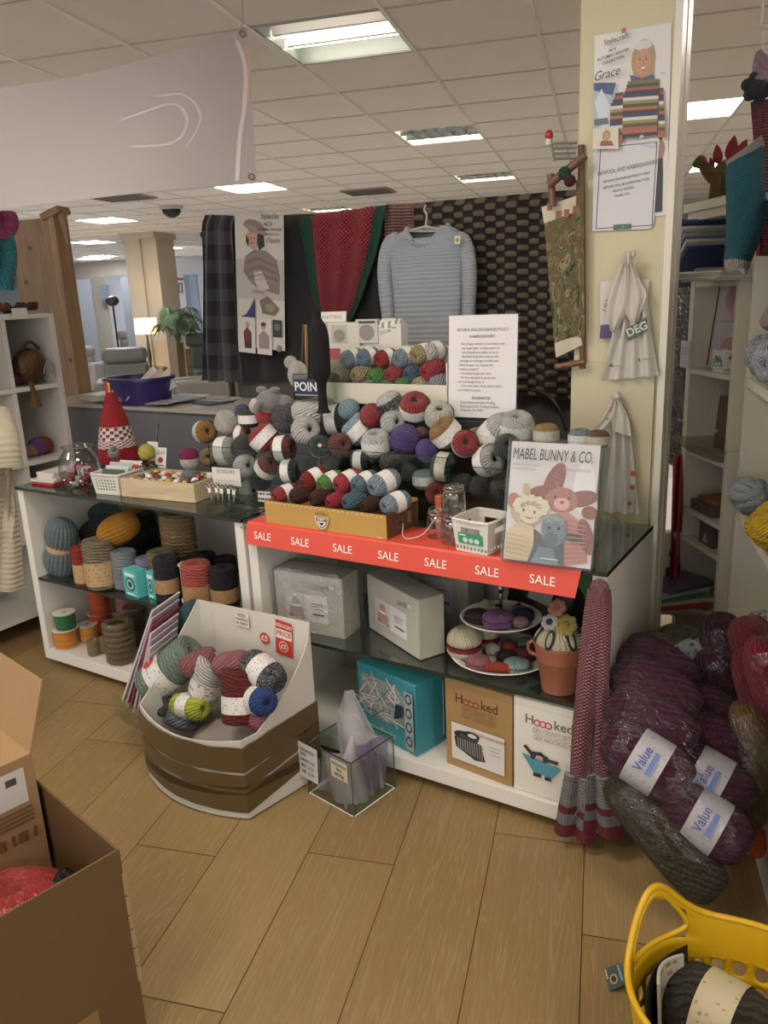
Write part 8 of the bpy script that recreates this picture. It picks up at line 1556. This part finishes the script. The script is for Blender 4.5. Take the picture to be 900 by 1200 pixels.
pp = CBM @ V((.16, .06, .40)); t = thing('black_plastic', 'crumpled clear and black plastic in the corner of the open carton', 'plastic', loc=(pp.x, pp.y, .006)); b = MB(); b.ball((0, 0, .20), .05, 0, 20, sz_=4, wob=.4); b.build('wrap', clear('#8a8a86', .6, .3, .1, 1, 24, .2, '#4a4844'), t, smooth=60)
# ================================================================== DUMP BIN OF YARN
pA, pB, pC, pD = V((-1.575, 1.585, 0)), V((-2.045, 1.60, 0)), V((-1.515, 1.885, 0)), V((-2.03, 1.90, 0))
bin_ = thing('dump_bin', 'white cardboard dump bin wrapped in brown parcel tape, full of reduced yarn', 'display bin', loc=(0, 0, 0)); wc = mat('#cfcac0', .6, .04, 3)
def bul(u): q = pA.lerp(pB, u); n_ = V((pB.y - pA.y, pA.x - pB.x, 0)).normalized(); n_ = n_ if n_.y < 0 else -n_; return q + n_ * (.055 * 4 * u * (1 - u))
segs = {'front_wall': (lambda u: bul(u), lambda u: .285 + .0 * u - .02 * math.sin(u * PI)), 'right_wall': (lambda u: pC.lerp(pA, u), lambda u: .575 - .29 * min(1, (u / .8)) ** .55 if u < .8 else .285), 'left_wall': (lambda u: pB.lerp(pD, u), lambda u: .285 + .275 * u ** 1.1), 'back_wall': (lambda u: pD.lerp(pC, u), lambda u: .56 + .015 * u)}
for nm, (pf, hf) in segs.items():
    b = MB(); b.sheet(lambda u, v, pf=pf, hf=hf: pf(u) + V((0, 0, .006 + (hf(u) - .006) * v)), 24, 6, .004); b.build(nm, wc, bin_, smooth=50)
b = MB(); P = [bul(i / 12) for i in range(13)] + [pD, pC]; b.add([V((q.x, q.y, .002)) for q in P] + [V((q.x, q.y, .008)) for q in P], [tuple(range(15)), tuple(range(15, 30))[::-1]] + [(i, (i + 1) % 15, 15 + (i + 1) % 15, 15 + i) for i in range(15)]); b.build('bottom', wc, bin_, smooth=0)
tape = mat('#5d4c30', .28, .1, 9, .08)
cen = (pA + pB + pC + pD) / 4
def tband(z0, z1, sl, name='parcel_tape'):
    for pf, n_, u0, u1 in ((bul, 30, 0, 1), (lambda u: pA.lerp(pC, u), 12, 0, 1)):
        def fn(u, v, pf=pf, front=pf is bul):
            q = pf(u); d = (q - cen); d.normalize(); ss = (-u * sl[0] if front else u * sl[1])
            return q + d * .010 + V((0, 0, z0 + ss + (z1 - z0) * v + .004 * noise.noise(V((u * 7, v * 3, z0 * 30)))))
        b = MB(); b.sheet(fn, n_, 3, .0008); b.build(name, tape, bin_, smooth=60)
tband(.175, .262, (.0, .03)); tband(.115, .165, (-.005, .05)); tband(.03, .10, (-.012, .06)); 
tband(.095, .125, (.03, -.02))
M = frame((pD + pC) / 2 + V((0, -.0052, .45)), pC - pD, (0, 0, 1)); w_ = (pC - pD).length
def tick(px, py): q = YP(px, py, 1.885); r_ = M.inverted() @ q; return r_.x, r_.y
I = []; x, y = tick(310, 748); I += [('e', x, y, .021, .021, '#c23a30'), ('t', '£5', x, y, .03, '#e6dcd0', 1, -8, .02)]
x, y = tick(333, 748); I += [('p', [(x - .04, y - .06), (x + .034, y - .066), (x + .042, y + .06), (x - .03, y + .066)], '#c23a30'), ('t', 'REDUCED', x + .003, y + .045, .017, '#e6dcd0', 1, -4, .02), ('p', [(x - .033, y - .0), (x + .036, y - .005), (x + .038, y + .029), (x - .030, y + .034)], '#ddd6ca'), ('t', 'PRICE', x + .002, y + .016, .024, '#b0352c', 1, -4, .02), ('e', x - .002, y - .03, .02, .02, '#ddd6ca'), ('e', x - .002, y - .03, .017, .017, '#c23a30'), ('t', '£5', x - .002, y - .03, .024, '#e6dcd0', 1, -6, .02)]
x, y = tick(283, 726); I += [('r', x - .034, y - .026, x + .034, y + .026, '#dad5c8'), ('t', 'NEED', x, y + .015, .016, '#2c2a28', 1, 0, .01), ('t', 'A BUNDLE', x, y, .0125, '#2c2a28', 1, 0, .01), ('t', '£5 EACH', x, y - .015, .014, '#2c2a28', 1, 0, .01)]
x, y = tick(250, 745); I.append(('r', x - .0006, y - .13, x + .0006, y + .09, '#8f8a80'))
pic(bin_, M, I)
M2 = frame(bul(.62) + (bul(.62) - cen).normalized() * .0045 + V((0, 0, .09)), bul(.60) - bul(.64), (0, 0, 1)); pic(bin_, M2, [('r', -.02, -.012, .02, .012, '#c9c27a'), ('r', .03, -.012, .08, -.004, '#b0484a')], 'torn_print')
lb5 = printed('#d2cec8', '#a85a54', 4, .56, 9); lbw = printed('#d5d1ca', '#a09c98', 5, .55, 14)
BN = [(200, 784, 47, 1.62, 'cake', (.62, .35, .55), '#7d9282', None, lbw, 'sage green yarn cake lying at the left of the dump bin'), (187, 824, 32, 0, 'ball', (.7, -.5, .3), '#2c3440', '#8a8f8c', None, 'navy and grey striped yarn ball at the front left of the dump bin'), (222, 828, 30, 1.2, 'skein', (.9, -.1, .15), '#b9c23a', None, lbw, 'neon yellow yarn skein at the front of the dump bin'),
      (244, 796, 38, 1.45, 'cake', (.35, .1, .9), '#d6d2ca', None, lb5, 'white yarn cake with red print in the middle of the dump bin'), (281, 815, 42, 1.5, 'cake', (-.12, .25, .95), '#6f2522', None, lbw, 'burgundy yarn cake with a white band in the dump bin'), (308, 787, 38, 1.0, 'skein', (.85, -.15, -.25), '#1f1f22', '#8d8d90', lbw, 'black and white flecked yarn skein at the right of the dump bin'),
      (303, 820, 34, 1.0, 'skein', (.75, -.3, .2), '#2c4a8a', None, lbw, 'royal blue yarn skein with a white band at the right front of the dump bin'), (272, 778, 30, 1.0, 'skein', (.8, .3, .2), '#a86a6c', None, None, 'dusty pink yarn skein behind the white cake'), (233, 776, 28, 1.0, 'skein', (.6, .6, .3), '#9c6266', None, None, 'dusty rose yarn skein beside the sage cake'), (300, 842, 26, 1.0, 'skein', (.9, -.1, 0), '#b56a78', None, None, 'pink yarn skein low at the front of the dump bin'), (214, 842, 28, .9, 'skein', (.9, 0, 0), '#8a8f94', '#5a6068', None, 'grey yarn skein low at the front left of the dump bin')]
for px, py, s, l, kd, ax, c, c2, bd, lab in BN:
    y = 1.75 if py < 800 else 1.70; p = YP(px, py, y); d = sz(s, p); a = V(ax).normalized()
    if kd == 'cake': p = p - a * d * .62 * (l / 1.25 if l else 1)
    o = wool(kd, p, d, a, yarn(c, c2, 6 if kd == 'cake' else 20, 26 if kd == 'cake' else 8), lab, bd, 'yarn_cake' if kd == 'cake' else 'yarn_skein', 'reduced yarn in the dump bin', l=(l / 1.25 if kd == 'cake' else (l or 1)), bandk='cake' if kd == 'cake' else None)
    if kd == 'cake' and 'sage' in lab:
        b = MB(); b.lathe([(.14, 0), (0, .004)], 16); k_ = b.build('price_sticker', mat('#c23a30', .4), o); k_.matrix_local = frame((.30, -.43, .45), (.82, .57, 0), (0, 0, 1))
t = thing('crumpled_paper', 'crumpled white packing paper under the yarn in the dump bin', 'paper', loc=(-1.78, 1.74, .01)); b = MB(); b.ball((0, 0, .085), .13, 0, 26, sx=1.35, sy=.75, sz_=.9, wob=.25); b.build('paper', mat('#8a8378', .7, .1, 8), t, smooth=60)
# magazines slotted on the bin's left side
mg = [('#cbc5c6', 'white-edged magazine, leftmost of the leaning bundle beside the dump bin'), ('#b9a9b4', 'pale mauve magazine in the leaning bundle beside the dump bin'), ('#8a3a52', 'maroon-spined magazine in the leaning bundle beside the dump bin'), ('#c9c0b8', 'cream magazine in the leaning bundle beside the dump bin'), ('#b8a0b8', 'lilac magazine in the leaning bundle beside the dump bin'), ('#c4bdc0', 'silver-grey magazine in the leaning bundle beside the dump bin'), ('#a8a2a4', 'grey magazine, rightmost of the leaning bundle beside the dump bin')]
P0, P1 = YP(146, 826, 1.66), YP(176, 855, 1.62)
for q, (c, lab) in enumerate(mg):
    f = q / 6; a = YP(143 + 26 * f, 822 + 26 * f, 1.72 - .04 * f); top_ = YP(184 + 6 * f, 712 + 48 * f, 1.80 - .02 * f); ax = (top_ - a); h = ax.length; dep = V((-.25, .9, .0)).normalized()
    o = MB(); o.box(-.0035, .0035, -.0, .19, 0, h); o = o.build('magazine', mat(c, .35, .08, 10), bevel=.0008, smooth=0); o.matrix_world = frame(a, dep.cross(ax), dep); tag(o, lab, 'magazine', 'magazines beside the dump bin')
t = thing('pattern_booklet', 'teal-covered pattern booklet standing behind the leaning magazines', 'booklet', loc=(0, 0, 0)); b = MB(); a, c, e, g = YP(186, 770, 1.90), YP(222, 728, 1.96), YP(222, 703, 1.96), YP(186, 735, 1.90); b.hexa([a, c, a + V((.01, .02, 0)), c + V((.01, .02, 0)), g, e, g + V((.01, .02, 0)), e + V((.01, .02, 0))]); b.build('cover', mat('#4f6f74', .3, .1, 6), t, smooth=0)
t = thing('magazine_pocket', 'clear plastic pocket on the left wall of the dump bin holding the magazines', 'holder', loc=(0, 0, 0)); b = MB(); a, c = YP(136, 834, 1.70), YP(178, 862, 1.62); dp = V((-.04, .17, 0)); b.hexa([a + V((0, 0, -.02)), c + V((0, 0, -.02)), a + dp + V((0, 0, -.02)), c + dp + V((0, 0, -.02)), a + V((0, 0, -.017)), c + V((0, 0, -.017)), a + dp + V((0, 0, -.017)), c + dp + V((0, 0, -.017))]); b.build('pocket_floor', acr, t, smooth=0)
b = MB(); b.hexa([a + V((0, -.004, -.02)), c + V((0, -.004, -.02)), a + V((0, -.001, -.02)), c + V((0, -.001, -.02)), a + V((0, -.004, .08)), c + V((0, -.004, .08)), a + V((0, -.001, .08)), c + V((0, -.001, .08))]); b.build('pocket_front', acr, t, smooth=0)
# ================================================================== ORGANZA BAG CUBE
q1, q2, q3 = V((-1.284, 1.754, 0)), V((-1.49, 1.79, 0)), V((-1.285, 1.955, 0)); ex = (q2 - q1); wx = ex.length; ey = V((ex.y, -ex.x, 0)).normalized(); ey = ey if ey.y > 0 else -ey
OM = frame(q2, -ex, ey); cu_ = thing('organza_cube', 'clear acrylic cube of organza bags with handwritten prices standing on the floor', 'display cube', M=OM); H_ = .195; dpt = .20
for nm, a in (('front_panel', (0, wx, 0, .003, 0, H_)), ('back_panel', (0, wx, dpt - .003, dpt, 0, H_)), ('side_panel', (0, .003, .003, dpt - .003, 0, H_)), ('side_panel', (wx - .003, wx, .003, dpt - .003, 0, H_)), ('bottom_panel', (.003, wx - .003, .003, dpt - .003, .001, .004))):
    b = MB(); b.box(*a); o = b.build(nm, acr, cu_, smooth=0)
    if nm != 'bottom_panel': x0, x1, y0, y1, z0, z1 = a; b = MB(); b.box(x0, x1, y0, y1, H_ - .002, H_ + .0006); b.build('polished_edge', mat('#3d4038', .2), o, smooth=0)
for x, y in ((0, 0), (wx, 0), (wx, dpt), (0, dpt)): b = MB(); b.box(x - .0015, x + .0015, y - .0015, y + .0015, 0, H_); b.build('corner_seam', mat('#56584e', .2), cu_, smooth=0)
ink2 = '#34355e'
b = MB(); b.M = T(.02, -.0022, .125) @ rot(2, 'Y'); b.box(-.055, .035, -.0008, 0, -.07, .06); o = b.build('price_label', mat('#d6d2ca', .5), cu_, smooth=0)
pic(o, frame((.008, -.0032, .12), (1, 0, 0), (0, 0, 1)), [('t', 'ORGANZA', -.0, .042, .0165, ink2, .9, -2, .012), ('t', 'BAG', -.018, .026, .0165, ink2, .9, 0, .012), ('t', 'LARGE £1.50', .0, .004, .0145, ink2, .85, -2, .012), ('t', 'MED  £1.25', .0, -.018, .0145, ink2, .85, -2, .012), ('t', 'SML  £1.00', .0, -.040, .0145, ink2, .85, -2, .012)], 'lettering')
b = MB(); b.M = T(.155, -.0022, .15); b.box(-.035, .038, -.0008, 0, -.032, .034); o = b.build('price_label', mat('#c9bda6', .5), cu_, smooth=0)
pic(o, frame((.157, -.0032, .15), (1, 0, 0), (0, 0, 1)), [('t', 'ORGANZA', 0, .019, .0145, '#3a3430', .9, -3, .015), ('t', 'BAG', 0, .002, .0145, '#3a3430', .9, -3, .015), ('t', '£0.75p', 0, -.017, .017, '#2c2824', .95, -3, .02)], 'lettering')
org = clear('#ffffff', .97, .15, .15, .5, 20, .30, '#efeaec')
def obag(nm, lab, base, w, h, lean, col, rz=0):
    t = thing(nm, lab, 'organza bag', M=OM @ T(base) @ rot(rz, 'Z'), group='organza bags in the clear cube'); b = MB()
    def fn(u, v): k = (1 - .75 * max(0, v - .62) / .38) if lean[2] else 1 - .15 * v; return V(((u - .5) * w * k + lean[0] * v, lean[1] * v + .014 * math.sin(u * 8 + v * 3) * (1 - .4 * v), h * v))
    b.sheet(fn, 22, 16, .004); b.build('bag', col, t, smooth=70); return t
obag('organza_bag', 'pointed clear bag rising out of the organza cube', (.11, .14, .004), .16, .33, (-.04, .02, 1), org, 10); obag('organza_bag', 'white organza bag at the back of the cube', (.10, .11, .004), .17, .25, (-.03, .03, 0), org, -6); obag('organza_bag', 'white organza bag leaning against the cube front', (.10, .03, .004), .16, .16, (.0, .01, 0), org, 3)
obag('organza_bag', 'lilac organza bag at the right of the cube', (.165, .12, .004), .13, .19, (.02, .0, 0), clear('#e6d8ee', .95, .15, .2, .5, 20, .30, '#cdbdd6'), 70); obag('organza_bag', 'second lilac organza bag in the middle of the cube', (.12, .07, .004), .12, .15, (.02, .01, 0), clear('#e6d8ee', .95, .15, .2, .5, 20, .30, '#d3c6da'), 20); obag('organza_bag', 'white organza bag bulging at the right side of the cube', (.175, .07, .004), .12, .23, (.01, .03, 1), org, 80)
for q, (x, y, z, rz, c) in enumerate(((.10, .02, .10, 40, '#8f7aa0'), (.17, .10, .13, -50, '#7d5fa0'))): b = MB(); b.tube([(-.05, 0, -.04), (.0, 0, 0), (.05, 0, .05)], .005, 8, flat=.4); o = b.build('ribbon', mat(c, .4), smooth=60); o.matrix_world = OM @ T(x, y, z) @ rot(rz, 'Z'); tag(o, ['pale purple ribbon slanting behind the cube front', 'violet ribbon slanting at the right side of the cube'][q], 'ribbon')
# ================================================================== WORLD AND VIEW
sc_ = bpy.context.scene
w = bpy.data.worlds.new('world'); sc_.world = w; w.use_nodes = True
w.node_tree.nodes['Background'].inputs[0].default_value = (.97, .98, 1, 1); w.node_tree.nodes['Background'].inputs[1].default_value = 1.0
sc_.view_settings.view_transform = 'Standard'; sc_.view_settings.look = 'None'; sc_.view_settings.exposure = 0.76; sc_.view_settings.gamma = 1
sc_.view_settings.use_curve_mapping = False
